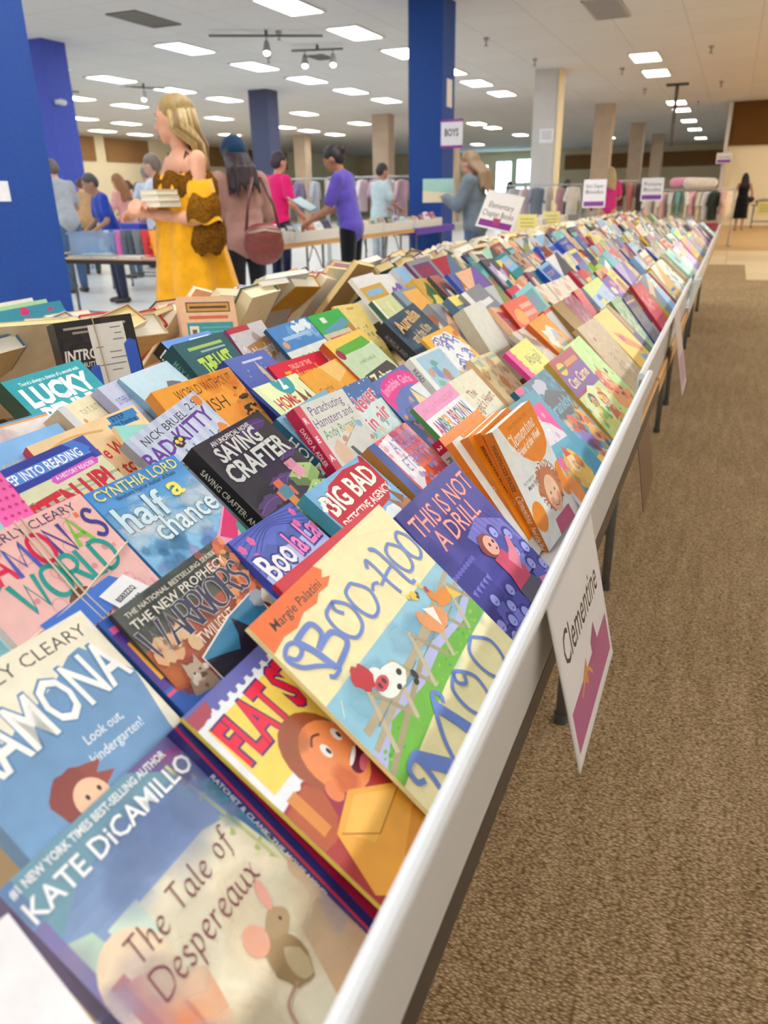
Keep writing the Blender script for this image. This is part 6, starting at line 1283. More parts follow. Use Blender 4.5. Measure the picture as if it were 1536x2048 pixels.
# books standing out on the ridge
def stander(key, lab, kind, loc, th, ph, ps, yaw, w, h, t, fc, bc, page='ece0bc', hard=False, art=None, back=None, grp='books facing away beyond the ridge'):
    book(kind, lab, 'book', mat4(frame(th, ph, ps, yaw), loc), w, h, t, fc, None, bc, art, None, hard, page, grp, back)
def a_back(A):
    A.rect(0, 0, 1, 1.5, 'f0c49a'); A.rect(.12, .1, .9, .28, '2a2014'); A.rect(.14, .12, .88, .26, 'd8962c'); A.rect(.18, .17, .84, .21, '2a2014'); A.rect(.15, .34, .85, .4, 'd86a3c'); A.rect(.1, .46, .92, 1.2, '2a9aa0')
    for k in range(7): A.rect(.34, .54 + k * .08, .86, .56 + k * .08, '66bcc0')
    A.rect(.14, .52, .3, .8, 'f2ead0'); A.rect(.18, .58, .26, .74, '6a5a3a')
stander('o', 'peach backed thick paperback with a teal text block, standing up by the ridge', PB, (-1.09, 1.50, .80), 68, 0, -3, -40, .135, .165, .034, 'f0c49a', 'f0c49a', 'd8c090', False, a_back)
stander('g', 'very thick grey book with a broad cream page block on the ridge', HB, (-.94, 1.80, .78), 52, 8, -6, 168, .15, .19, .075, '9a948c', '8a8680', 'e8e2cc', False)
stander('m', 'maroon hardback lying tilted on top of the rear books', HB, (-1.36, 2.2, .90), 24, 10, -14, 170, .15, .13, .036, '7a2c3c', 'a04a50', 'ece0c0', True)
stander('t', 'teal hardback with cream pages beside the tilted maroon one', HB, (-1.24, 2.42, .89), 34, -6, 10, 176, .14, .12, .03, '2a8a80', '3a9a8c', 'efe6c8', True)
stander('r', 'red open-edged hardback further along the rear row', HB, (-1.25, 2.75, .88), 40, 8, -8, 172, .16, .14, .042, 'b03a34', 'c04a40', 'ece2c4', True)
for k, (c_, lab) in enumerate([('f0ead8', 'white-backed thin picture book at the outer rear edge beside the blue pillar'), ('a8d8a4', 'pale green thin picture book leaning at the outer rear edge'), ('c88ab8', 'mauve and teal thin picture book at the outer rear edge')]):
    stander('k', lab, PIC, (-1.56 + k * .035, 1.36 + k * .02, .745), 66 - k * 3, 0, 2, -6, .26, .21, .006, '2a8aa4' if k == 2 else c_, c_, 'f4f2ea', False, (lambda A: (A.specks(.3, .05, .9, .5, 20, .03, .07, ['c8286c', '2a4a54', '3a9ab0', '8a2a4a']))) if k == 2 else None)
# tied stack with a receipt
F = frame(78, 0, 2, -32); b = tag(empty('book_bundle', M=mat4(F, (-.885, .935, .84))), 'string-tied bundle of black paperbacks with a paper receipt and blue tape, standing on the ridge', 'bundle', 'tied bundles')
z = 0; w, h = .122, .158
for i in range(5):
    mb = MB(); Mz = Matrix.Translation((0, 0, z)); cover_mesh(mb, w, h, .011, '2c2a2c', '2c2a2c', '3a3638', False, Mz); block_mesh(mb, w, h, .011, 'd8c8a4', False, 1, Mz)
    if i == 0:
        A_ = Art(mb, lambda u, v, l: (-w / 2 + u * w, h - v * w, l + .00005), h / w, seed=5); A_.specks(0, 0, 1, 1.3, 40, .03, .08, ['332e34', '262428', '3a343a']); A_.blob(.3, .95, .25, .2, '5c6458', .2)
        A_.rect(.1, .08, .9, .11, 'b4aca0'); A_.rect(.2, .14, .7, .17, 'a49c90'); A_.text('INTRO', .03, .5, .13, 'ece8e0', w=.42, shear=.15, bold=.03); A_.text('METAL BUTTON', .04, .6, .06, 'd8d4cc', w=.45, shear=.1, bold=.02)
    mb.build('paperback', [PRINT, PAGES], b); z -= .0114
mb = MB(); mb.box(-.012, .044, .008, .148, .0008, .0016, 'ecebe6'); A_ = Art(mb, lambda u, v, l: (-.012 + u * .056, .148 - v * .056, .0018 + l), 2.4)
for k, (u0, u1) in enumerate([(.6, .9), (.7, .9), (.62, .92), (.1, .3), (.45, .8), (.45, .9), (.1, .85), (.4, .7)]): A_.rect(u0, .12 + k * .17, u1, .15 + k * .17, '8a8a88')
mb.build('receipt', PAPER, b)
mb = MB(); mb.poly([(.038, .02, .0022), (.058, .02, .0022), (.058, .115, .0022), (.048, .12, .0022), (.038, .112, .0022)], '3f66cc'); mb.poly([(-.035, .01, .0022), (-.008, .01, .0022), (-.008, .085, .0022), (-.02, .085, .0022), (-.035, .065, .0022)], '3f66cc'); mb.build('blue_tape', PAPER, b)
mb = MB(); mb.tube([(-.002, h + .001, z), (-.002, h + .001, .002), (.0, h * .5, .003), (.002, -.001, .002), (.002, -.001, z)], .001, 'b8a888', 6); mb.build('string', PAPER, b)

# chapter sign standing in the rear rows
def stand(r):
    m = MB(); m.tube([(.1, .02, -.1), (.07, .03, -.3), (.06, .04, -.42)], .004, 'a8a8a4', 8); m.box(0, .12, -.02, .08, -.43, -.42, 'b0b0ac'); m.build('stand', METAL, r)
board('standing_sign', 'white card sign with black lettering and a plum ribbon, standing over the rear books', [(-1.315, 4.6, 1.195), (-1.105, 4.62, 1.15), (-1.175, 4.6, .955), (-1.385, 4.58, 1.0)], 'eeecea', lambda A: (A.text('Elementary', .16, .42, .15, '2a2a2e', w=.68, bold=0), A.text('Chapter Books', .06, .64, .15, '2a2a2e', w=.86, bold=0), A.rect(.05, A.H - .22, .95, A.H - .05, '8a2f90'), A.poly([(.4, A.H - .3), (.62, A.H - .3), (.6, A.H - .12), (.42, A.H - .12)], 'b0407a')), .002, extra=stand)
# ---------------------------------------------------------------- people
def person(label, loc, rz, H=1.65, skin='d8a888', hair=('5a4030', 'long'), top=('8a8a8a', 'short'), legs=('2a2a34', 'trousers'), L=((-.25, .04, 1.07), (-.2, .2, 1.0)), Rr=((.25, .04, 1.07), (.2, .2, 1.0)), lean=0, nod=0, turn=0, vox=.010, shoes='3a3230', cap=None, grip=0.6, dress=None, group=None):
    """one continuous remeshed body; hair and clothing are its children. local +y is where the chest faces"""
    r = tag(empty('person', loc, math.radians(rz)), label, 'person', group); s = H / 1.65; r.scale = (s, s, s)
    la = math.radians(lean); hz = .9
    def U(p):
        x, y, z = p
        if z < hz: return Vector(p)
        d = z - hz; return Vector((x, y * math.cos(la) + d * math.sin(la), hz + d * math.cos(la) - y * math.sin(la)))
    HB_ = Matrix.Rotation(math.radians(-lean), 3, 'X') @ Matrix.Rotation(math.radians(turn), 3, 'Z') @ Matrix.Rotation(math.radians(-nod), 3, 'X')
    neck = U((0, .012, 1.44))
    def Hd(p): return neck + HB_ @ (Vector(p) - Vector((0, .012, 1.44)))
    m = MB(); c = skin
    m.ell(Hd((0, .015, 1.555)), (.073, .092, .103), c, M=HB_); m.ell(Hd((0, .048, 1.495)), (.055, .058, .06), c, M=HB_); m.capsule(Hd((0, .1, 1.545)), Hd((0, .117, 1.517)), .010, .015, c); m.ell(Hd((0, .075, 1.452)), (.026, .03, .02), c, M=HB_)
    m.ell(Hd((0, .098, 1.482)), (.024, .014, .008), c, M=HB_); m.ell(Hd((0, .097, 1.47)), (.02, .013, .008), c, M=HB_)
    for q in (-1, 1): m.ell(Hd((q * .076, .0, 1.53)), (.013, .022, .034), c, M=HB_); m.ell(Hd((q * .03, .094, 1.572)), (.02, .012, .008), c, M=HB_)
    m.capsule(U((0, -.01, 1.33)), Hd((0, .01, 1.48)), .056, .05, c)
    for z, rx, ry, y in ((1.30, .165, .09, 0), (1.2, .155, .105, .01), (1.08, .135, .095, .008), (.98, .145, .1, 0), (.88, .165, .11, -.005)): m.ell(U((0, y, z)), (rx, ry, .11), c)
    for q, (el, wr) in ((-1, L), (1, Rr)):
        sh, el, wr = U((q * .165, -.01, 1.345)), U(el), U(wr)
        m.capsule(sh, el, .047, .037, c); m.capsule(el, wr, .038, .026, c)
        d = (wr - el).normalized(); side = d.cross(Vector((0, 0, 1))); side = side.normalized() if side.length > .1 else Vector((1, 0, 0)); dn = side.cross(d).normalized(); dn = dn if dn.z < 0 else -dn
        pc = wr + d * .05; m.capsule(wr, wr + d * .075, .026, .034, c); m.capsule(wr + d * .05 - side * .018, wr + d * .08 - side * .02, .02, .02, c); m.capsule(wr + d * .05 + side * .018, wr + d * .08 + side * .02, .02, .02, c)
        for k in range(4):
            b = wr + d * .088 + side * ((k - 1.5) * .0195); ln = (.036, .042, .039, .03)[k]; e1 = b + (d * (1 - grip * .4) + dn * grip * .7).normalized() * ln; e2 = e1 + (d * (1 - grip) + dn * grip * 1.4).normalized() * ln * .9
            m.capsule(b, e1, .0098, .009, c, 8); m.capsule(e1, e2, .009, .0078, c, 8)
        tb = wr + d * .03 - side * q * .026; t1 = tb + (d * .8 - side * q * .6 + dn * .3).normalized() * .045; m.capsule(tb, t1, .012, .0105, c, 8); m.capsule(t1, t1 + (d + dn * .4).normalized() * .03, .0105, .008, c, 8)
    for q in (-1, 1):
        m.capsule((q * .088, 0, .87), (q * .092, .012, .47), .085, .055, c); m.capsule((q * .092, .012, .47), (q * .092, -.012, .09), .056, .037, c); m.capsule((q * .092, -.04, .04), (q * .1, .11, .028), .036, .026, c)
    remesh(m.build('body', solid('skin', skin), r), vox, 3)
    eye = MB()
    for q in (-1, 1): eye.ell(Hd((q * .03, .101, 1.556)), (.011, .006, .006), 'f0ece8', 8, 5, M=HB_); eye.ell(Hd((q * .03, .1055, 1.556)), (.0055, .004, .0055), '2a2018', 8, 5, M=HB_); eye.tube([Hd((q * .05, .09, 1.578)), Hd((q * .03, .103, 1.583)), Hd((q * .014, .104, 1.578))], .0035, hair[0], 5)
    eye.ell(Hd((0, .111, 1.476)), (.02, .006, .005), 'a85a58', 8, 5, M=HB_); eye.build('face_detail', PLAST, r, True)
    # hair
    m = MB(); hc, st = hair; rg = random.Random(int(abs(loc[0]) * 100))
    m.ell(Hd((0, -.008, 1.585)), (.084, .098, .088), hc, M=HB_); m.ell(Hd((0, -.04, 1.545)), (.082, .072, .09), hc, M=HB_)
    if st in ('long', 'wavy'):
        n = 22 if st == 'long' else 34; hb = .075 if top and 'hood' in top else 0
        for k in range(n):
            a = PI * (1.02 + .96 * k / (n - 1)) if st == 'long' else PI * (.93 + 1.14 * k / (n - 1)); x, y = .082 * math.cos(a), .075 * math.sin(a) - .015
            ln = rg.uniform(.24, .36); wv = .03 if st == 'wavy' else .012; pts = [Hd((x * .9, y, 1.58)), Hd((x * 1.1, y * 1.05, 1.50)), U((x * 1.25 + rg.uniform(-wv, wv), y * 1.15 - .01 - hb + rg.uniform(-wv, wv) * .6, 1.42)), U((x * 1.45 + rg.uniform(-.02, .02), y * 1.2 - .03 - hb, 1.55 - ln))]
            m.tube(pts, [.024, .026, .024, .01] if st == 'long' else [.02, .021, .019, .008], hc if st == 'long' else rg.choice([hc, 'b89c66', '84683e', 'c4aa78']), 7)
    elif st == 'bun': m.ell(Hd((0, -.11, 1.56)), (.045, .042, .045), hc)
    elif st == 'tail': m.tube([Hd((0, -.1, 1.57)), Hd((0, -.15, 1.5)), U((0, -.14, 1.36))], [.03, .035, .012], hc, 8)
    if st == 'wavy': m.build('hair', HAIR, r, True)
    else: remesh(m.build('hair', solid('hair', hc), r), max(vox * .8, .008), 2)
    if cap:
        m = MB(); m.ell(Hd((0, -.012, 1.60)), (.102, .118, .1), cap, M=HB_); m.ell(Hd((0, -.06, 1.56)), (.095, .08, .08), cap, M=HB_); remesh(m.build('knit_cap', solid('cloth', cap), r), max(vox, .01), 2)
    # clothes
    def sleeve(mm, el, wr, q, kind, col, g=.0):
        sh, el, wr = U((q * .165, -.01, 1.345)), U(el), U(wr)
        if kind == 'short': mm.capsule(sh, sh.lerp(el, .72), .06 + g, .058 + g, col)
        elif kind == 'long': mm.capsule(sh, el, .062 + g, .054 + g, col); mm.capsule(el, wr.lerp(el, .05), .054 + g, .04 + g, col)
    if top:
        col, kind = top[0], top[1]; g = .02 if 'hood' in top else .004; m = MB()
        for z, rx, ry, y in ((1.335, .15, .075, -.005), (1.28, .175, .1, 0), (1.18, .168, .115, .008), (1.06, .155, .112, .005), (.97, .165, .115, 0), (.885, .178, .12, -.005)): m.ell(U((0, y, z)), (rx + g, ry + g, .085 if z > 1.3 else .15), col)
        sleeve(m, *L, -1, kind, col, g); sleeve(m, *Rr, 1, kind, col, g)
        if 'hood' in top: m.ell(U((0, -.11, 1.36)), (.12, .05, .09), col)
        remesh(m.build('hooded_jacket' if 'hood' in top else ('shirt' if kind != 'none' else 'sleeveless_top'), solid('cloth', col), r), max(vox, .012), 9)
    if legs:
        col, kind = legs; m = MB()
        if kind == 'trousers':
            m.ell((0, -.005, .88), (.172, .118, .1), col)
            for q in (-1, 1): m.capsule((q * .088, 0, .86), (q * .094, .012, .47), .095, .068, col); m.capsule((q * .094, .012, .47), (q * .094, -.012, .09), .068, .055, col)
            remesh(m.build('trousers', solid('cloth', col), r), max(vox, .012), 3)
        else:
            n = 28; rings = []
            for z, rx in ((1.0, .165), (.9, .185), (.7, .2), (.5, .21), (.34, .215)): rings.append([(rx * math.cos(2 * PI * j / n) * (1 + .03 * math.cos(6 * j)), rx * .75 * math.sin(2 * PI * j / n) * (1 + .03 * math.cos(6 * j)), z) for j in range(n)])
            m.loft(rings, col); m.build('skirt', CLOTH, r, True)
    if shoes:
        m = MB()
        for q in (-1, 1): m.capsule((q * .092, -.045, .042), (q * .102, .12, .03), .043, .031, shoes)
        m.build('shoes', LEATH, r, True)
    if dress:
        dress(r, U, m)
    return r

def yellow_dress(r, U, _):
    n = 56; rings = []
    for z, rx, ry, y in ((1.275, .185, .125, .0), (1.22, .2, .14, .005), (1.1, .2, .15, .015), (.95, .215, .165, .01), (.8, .24, .19, .0), (.6, .275, .225, -.01), (.4, .31, .255, -.015), (.2, .335, .275, -.02)):
        f = .012 + .05 * max(0, 1.2 - z); rings.append([((rx + f * math.sin(9 * t) * .5 + f * .3 * math.sin(5 * t + 1)) * math.cos(t), (ry + f * math.sin(9 * t) * .5) * math.sin(t) + y, z) for t in (2 * PI * j / n for j in range(n))])
    m = MB(); m.loft(rings, 'eba81c', 0, False); d = m.build('dress', CLOTH, r, True); d.modifiers.new('thick', 'SOLIDIFY').thickness = .004
    for q in (-1, 1):
        m = MB(); m.loft([[(q * (.175 + a) + rr * math.cos(t) * .85, -.005 + .006 * k + rr * math.sin(t), 1.26 - .05 * k + rr * .2 * math.cos(t) * -q) for t in (2 * PI * j / 20 for j in range(20))] for k, (a, rr) in enumerate(((.0, .068), (.02, .075), (.04, .078)))], 'eba81c', 0, False); m.build('sleeve', CLOTH, r, True)
        m = MB(); m.loft([[(q * (.228 + .004 * k) + rr * math.cos(t), .0 + .008 * k + rr * math.sin(t), 1.17 - .042 * k + .014 * math.sin(4 * t)) for t in (2 * PI * j / 24 for j in range(24))] for k, rr in enumerate((.076, .09, .094, .084))], '7a5014', 0, False); m.build('lace_cuff', KNIT, r, True)
        m = MB(); m.loft([[(q * (.232 + .002 * k) + rr * math.cos(t), .01 + rr * math.sin(t), 1.055 - .02 * k + .012 * math.sin(4 * t)) for t in (2 * PI * j / 24 for j in range(24))] for k, rr in enumerate((.09, .096))], 'eba81c', 0, False); m.build('cuff_band', CLOTH, r, True)
        m = MB(); m.loft([[(q * .23 + rr * math.cos(t), -.02 + .01 * k + rr * 1.1 * math.sin(t), 1.04 - .055 * k + .012 * math.sin(5 * t)) for t in (2 * PI * j / 24 for j in range(24))] for k, rr in enumerate((.07, .085, .09, .06))], '6e4612', 0, False); m.build('lace_drape', KNIT, r, True)
    m = MB()
    rings = [[((rx + .008 * math.sin(14 * t)) * math.cos(t), (ry + .008 * math.sin(14 * t)) * math.sin(t), z + .012 * math.sin(7 * t)) for t in (2 * PI * j / n for j in range(n))] for z, rx, ry in ((1.285, .19, .13), (1.25, .215, .155), (1.2, .218, .158), (1.17, .21, .155))]
    m.loft(rings, '6e4612', 0, False); m.build('lace_neckline', KNIT, r, True)
    m = MB(); m.tube([U((-.1, .075, 1.24)), U((-.12, .03, 1.385)), U((-.1, -.07, 1.3))], .006, '3a2a20', 6); m.tube([U((.1, .075, 1.24)), U((.12, .03, 1.385)), U((.1, -.07, 1.3))], .006, '3a2a20', 6); m.build('strap', CLOTH, r, True)
person('woman with long blonde hair in a loose yellow off-shoulder dress, hugging three books', (-2.84, 3.80, 0), 150, 1.68, 'dba184', ('9c8250', 'wavy'), None, None, ((-.235, .05, 1.05), (.03, .235, 1.085)), ((.225, .09, 1.07), (.0, .265, 1.115)), 0, 6, -40, .008, '6a4a34', None, .7, yellow_dress)
F = Matrix.Rotation(math.radians(150), 4, 'Z')
for k, (c_, lab, sp_) in enumerate([('e6e0cc', 'cream book at the bottom of the three held by the woman in yellow', '2a4a9c'), ('ece6d4', 'white book in the middle of the three held by the woman in yellow', None), ('dcd4ba', 'pale tan book on top of the three held by the woman in yellow', None)]):
    M4 = Matrix.Translation((-2.84, 3.80, 0)) @ F @ Matrix.Translation((-.075, .20, 1.135 + .03 * k)) @ Matrix.Rotation(math.radians(100), 4, 'Z') @ Matrix.Translation((0, -.07, .028))
    book(HB, lab, 'book', M4, .13, .19 - .01 * k, .027, c_, c_, None, None, (lambda A, q=sp_: A.rect(.25, .1 * A.H, .7, .8 * A.H, q)) if sp_ else None, True, 'efe8d4', 'books held by the woman in yellow')
person('person in a dusty pink-brown hooded jacket and dark blue cap, seen from behind', (-3.62, 5.55, 0), 50, 1.6, 'd0a084', ('2a1a20', 'long'), ('a0786c', 'long', 'hood'), ('1e1a20', 'trousers'), ((-.23, .06, 1.08), (-.12, .24, 1.0)), ((.24, .06, 1.08), (.14, .25, 1.02)), 6, 18, 15, .012, '2a2426', '14324e')
r = tag(empty('shoulder_bag', (-3.3, 5.32, .70), math.radians(40)), 'glossy brown leather bag hanging at the hip of the pink-brown jacket', 'bag')
m = MB(); m.ell((0, 0, .14), (.16, .075, .15), '7a3a34', 20, 12); m.ell((0, -.01, .2), (.15, .08, .1), '7a3a34', 20, 10); m.build('body', LEATH, r, True)
m = MB(); m.tube([(-.13, 0, .22), (-.1, .02, .42), (-.04, .1, .62)], .012, '5a2a26', 8); m.tube([(.13, 0, .22), (.1, .02, .42), (.02, .1, .62)], .012, '5a2a26', 8); m.build('strap', LEATH, r, True)
m = MB(); m.tube([(-.12, -.07, .23), (0, -.09, .25), (.12, -.07, .23)], .006, 'b8a890', 6); m.build('zip', METAL, r, True)
person('woman in a purple short-sleeved top and black trousers, leafing through a book', (-3.52, 7.35, 0), 96, 1.65, 'a06e54', ('241c1c', 'bun'), ('5a4aa8', 'short'), ('0e0e12', 'trousers'), ((-.22, .14, 1.08), (-.16, .36, 1.02)), ((.22, .16, 1.1), (.17, .36, 1.08)), 10, 26, 0, .012)
def open_book(lab, loc, rz, w, h, c1, c2, tilt=30, spread=12):
    r = tag(empty('open_book', loc, math.radians(rz)), lab, 'book'); Rm = Matrix.Rotation(math.radians(tilt), 4, 'X')
    for q in (-1, 1):
        m = MB(); Mq = Rm @ Matrix.Rotation(math.radians(q * -spread), 4, 'Y')
        m.box(min(0, q * w), max(0, q * w), 0, h, -.006, -.002, c1, 0, Mq); m.box(min(0, q * (w - .004)), max(0, q * (w - .004)), .004, h - .004, -.002, .008, c2, 1, Mq); m.build('page_half', [PRINT, PAGES], r)
open_book('open grey-teal book in the hands of the woman in purple', (-3.98, 7.34, 1.04), 96, .17, .22, '4a6a74', 'b8c8c8')
person('person in a bright pink polo and navy trousers, facing away beyond the slate pillar', (-5.34, 9.0, 0), -20, 1.7, 'c89478', ('3a2c3c', 'short'), ('e01f6e', 'short'), ('1e2440', 'trousers'), ((-.25, .0, 1.08), (-.2, .18, .98)), ((.25, .0, 1.08), (.2, .18, .98)), 4, 6, 0, .013)
person('person in a grey hooded jacket and jeans, holding up a wide pale book', (-2.60, 8.6, 0), 84, 1.6, 'c89880', ('8a6e52', 'long'), ('66727c', 'long', 'hood'), ('4a5c78', 'trousers'), ((-.24, .1, 1.1), (-.12, .3, 1.2)), ((.24, .1, 1.08), (.12, .3, 1.16)), 4, 20, 0, .013)
r = tag(empty('picture_book', (-3.02, 8.55, 1.10), math.radians(20)), 'mint and cream wide book held up by the person in grey', 'book'); m = MB(); m.box(-.17, .17, -.03, -.026, 0, .24, '9cc4b8'); m.poly([(-.17, -.031, 0), (.17, -.031, 0), (.17, -.031, .09), (-.17, -.031, .12)], 'd8ccac'); m.box(-.17, .17, .026, .03, 0, .24, 'a8ccc0'); m.box(-.17, -.166, -.03, .03, 0, .24, '8ab0a4'); m.build('cover', PRINT, r); m = MB(); m.box(-.166, .166, -.026, .026, .002, .236, 'c8a878'); m.build('page_block', PAGES, r)
person('woman with long dark hair in a black dress at the end of the aisle', (.21, 28.2, 0), 8, 1.65, 'c08a6c', ('1c1416', 'long'), ('121216', 'none'), ('121216', 'skirt'), ((-.26, .02, 1.08), (-.22, .2, .92)), ((.26, -.02, 1.08), (.24, .1, .86)), 2, 4, 0, .018, 'b89478')
m = MB(); m.ell((0, 0, 0), (.1, .06, .1), '1a181c', 12, 8); tag(m.build('hand_bag', LEATH, None, True, Matrix.Translation((.46, 28.3, .9))), 'small black bag at the side of the woman in the black dress', 'bag')
BG = [('person in a light grey shirt and jeans half behind the broad blue pillar', -8.3, 8.4, 70, 1.72, 'c8a088', ('6a5a4c', 'short'), ('a4a8ae', 'short'), ('4a6488', 'trousers'), 14), ('white-haired man in a pale blue shirt by the cream side wall', -9.95, 12.2, 60, 1.75, 'd0a08a', ('8a8684', 'short'), ('c4d0e0', 'long'), ('5a6070', 'trousers'), 4),
      ('person in a royal blue shirt bent over the picture book tables', -6.9, 7.7, 150, 1.5, 'a87c64', ('4a4448', 'short'), ('2440a4', 'short'), ('30344a', 'trousers'), 16), ('girl with a brown ponytail in a purple patterned top far past the tables', -11.4, 13.4, 80, 1.56, 'd0a488', ('6a4a38', 'tail'), ('8a6aa4', 'short'), ('c8bca8', 'trousers'), 4),
      ('dark-haired girl beside the white-haired man', -12.0, 14.4, 60, 1.55, 'c89c80', ('3a2a24', 'long'), ('3a3c34', 'short'), ('4a4c44', 'trousers'), 6), ('person in a floral green and peach top leaning over the far table', -10.2, 10.75, 40, 1.6, 'd8a484', ('5a4030', 'bun'), ('b89068', 'short'), ('3a4a40', 'trousers'), 24),
      ('person in a white shirt with a blue stripe just behind the woman in yellow', -6.15, 7.75, 100, 1.66, 'c89a84', ('7a6a60', 'short'), ('ccd6e4', 'short'), ('4a5264', 'trousers'), 4), ('person in a mint and white top by the clothing beyond the woman in purple', -5.22, 11.95, -30, 1.65, 'c09078', ('3a3234', 'short'), ('c4d8dc', 'short'), ('b8c4cc', 'trousers'), 4),
      ('shopper in a magenta top among the clothes racks at the far tables', -2.45, 17.7, 10, 1.65, 'c8987c', ('b8a078', 'long'), ('d83a8c', 'short'), ('c8a078', 'trousers'), 4), ('child in a deep purple shirt in front of the bright far windows', -4.85, 18.8, 30, 1.45, 'b88468', ('2a2430', 'long'), ('4a2a98', 'short'), ('2a3048', 'trousers'), 8),
      ('dark-haired shopper in a charcoal top seated past the far racks', -3.9, 20.4, -20, 1.5, 'b8866c', ('2a2226', 'long'), ('5a5458', 'long'), ('3a3438', 'trousers'), 10), ('person in a peach top standing at the far picture book tables', -8.95, 10.4, 90, 1.58, 'd0a080', ('8a5a34', 'long'), ('d89a98', 'short'), ('5a6a80', 'trousers'), 10)]
for lab, x, y, rz, H, sk, hr, tp, lg, ln in BG:
    person(lab, (x, y, 0), rz, H, sk, hr, tp, lg, ((-.24, .08, 1.08), (-.16, .28, 1.02)), ((.24, .08, 1.08), (.16, .28, 1.02)), ln, 14, 0, .022)
# ---------------------------------------------------------------- tables and goods further back
def tray(lab, x, y, ln, rz, n, grp='books in the far trays', depth=.26, z=TT, col='dcd8cc'):
    """white cardboard tray of leaning books; local y runs along the tray, covers face local +x"""
    r = tag(empty('display_tray', (x, y, z), math.radians(rz)), lab, 'tray', 'cardboard book trays'); m = MB()
    for a in ((-depth, 0, -ln / 2, ln / 2, .0, .006), (-.004, 0, -ln / 2, ln / 2, .006, .11), (-depth, -depth + .004, -ln / 2, ln / 2, .006, .14), (-depth + .004, -.004, -ln / 2, -ln / 2 + .004, .006, .12), (-depth + .004, -.004, ln / 2 - .004, ln / 2, .006, .12)): m.box(*a, col)
    m.build('tray_body', PAPER, r)
    Mr = Matrix.Translation((x, y, z)) @ Matrix.Rotation(math.radians(rz), 4, 'Z')
    for k in range(n):
        a, b = pick(), pick(); w = min(.17, ln / n * 1.0); yy = -ln / 2 + ln * (k + .5) / n; h = RB.uniform(.17, .22); F = frame(62, 0, RB.uniform(-4, 4))
        M4 = Mr @ mat4(F, (-.03, yy, .012))
        book(PB, '%s book with %s %s in the %s' % (a, b, RB.choice(['title', 'band', 'picture', 'spot', 'lettering']), lab.split(',')[0].replace('cardboard tray', 'tray')), 'book', M4, w * .94, h, RB.uniform(.012, .03), CN[a], CN[a], None, (lambda A, c=CN[b]: (A.rect(.1, .15, .9, .45, c), A.blob(.5, .85, .3, .25, c))), None, False, 'ece2c8', grp)
def table2(lab, x0, x1, y0, y1, cloth=None):
    t = folding_table(lab, x0, x1, y0, y1, (y0 + .3, y1 - .3), 'wood', 'folding tables across the hall')
    if cloth:
        m = MB(); m.box(x0 - .006, x1 + .006, y0 - .006, y1 + .006, TT, TT + .004, cloth)
        for a in ((x1 + .002, x1 + .008, y0, y1), (x0, x1, y0 - .008, y0 - .002)): m.box(a[0], a[1], a[2], a[3], TT - .09, TT, cloth)
        tag(m.build('tablecloth', CLOTH), 'purple cloth covering the far table by the tall blue pillar', 'tablecloth')
table2('plywood folding table under the first far trays, behind the woman in purple', -4.95, -4.2, 6.1, 8.5)
table2('plywood folding table under the middle far trays', -4.95, -4.2, 8.52, 10.9)
table2('purple clothed folding table by the tall blue pillar', -4.95, -4.2, 10.92, 12.7, '5a2aa0')
tray('first white cardboard tray, nearest the slate pillar side', -4.22, 6.75, 1.1, 0, 5); tray('second white cardboard tray, behind the woman in purple', -4.22, 7.95, 1.1, 0, 5); tray('third white cardboard tray along the far tables', -4.22, 9.2, 1.15, 0, 5)
tray('fourth white cardboard tray along the far tables', -4.22, 10.35, 1.0, 0, 4); tray('fifth white cardboard tray on the purple cloth', -4.22, 11.6, 1.1, 0, 4, z=TT + .004)
# left side table with large picture books
folding_table('black-topped folding table of large picture books past the broad blue pillar', -5.75, -4.0, 5.08, 5.85, (5.25, 5.7), 'band', 'folding tables across the hall')
zs = [(-5.0, 5.2, .30, '8aa0b8', 'grey-blue flat picture book lying at the front of the black-topped table'), (-4.72, 5.17, .26, 'b8b4ac', 'grey flat picture book lying by the table front edge'), (-4.45, 5.18, .24, 'e8e4dc', 'white flat picture book next to the grey one on the black-topped table'), (-4.22, 5.2, .2, 'd03a44', 'red flat picture book lying at the table corner'), (-4.85, 5.25, .28, '5aa0cc', 'light blue flat picture book on the lying pile')]
for k, (x, y, w, c_, lab) in enumerate(zs): book(PIC, lab, 'book', Matrix.Translation((x, y - .08, TT + .022 + (.022 if k == 4 else 0))) @ Matrix.Rotation(.1 * (k - 2), 4, 'Z'), w, .22, .02, c_, None, None, None, None, True, 'efe8d8', 'picture books on the black-topped table')
for k, (x, c_, lab) in enumerate([(-4.72, 'c8ccc4', 'grey tall picture book, first of the standing set'), (-4.66, '2a64b0', 'blue tall picture book in the standing set'), (-4.6, 'd060a8', 'magenta tall picture book in the standing set'), (-4.53, '4a5a68', 'slate tall picture book in the standing set'), (-4.47, '3a4a52', 'charcoal tall picture book in the standing set'), (-4.4, '6a7278', 'grey-green tall picture book in the standing set'), (-4.31, 'c82a34', 'red tall picture book in the standing set'), (-4.22, 'e89a2c', 'orange picture book with a black panel at the end of the standing set')]):
    book(PIC, lab, 'book', mat4(frame(72, 0, 0, -52 + 3 * k), (x, 5.34, TT + .005)), .26, .22, .014, c_, None, None, (lambda A: A.rect(.3, .3, .6, .75, '2a2420')) if k == 7 else (lambda A, q=['7ab0c8', 'e8e0d0', 'f0a0c8', '8a6a8a', 'b0a090', '5a9090', 'f0c040'][k]: A.blob(.5, .45, .3, .28, q)), None, True, 'efe8d8', 'picture books on the black-topped table')
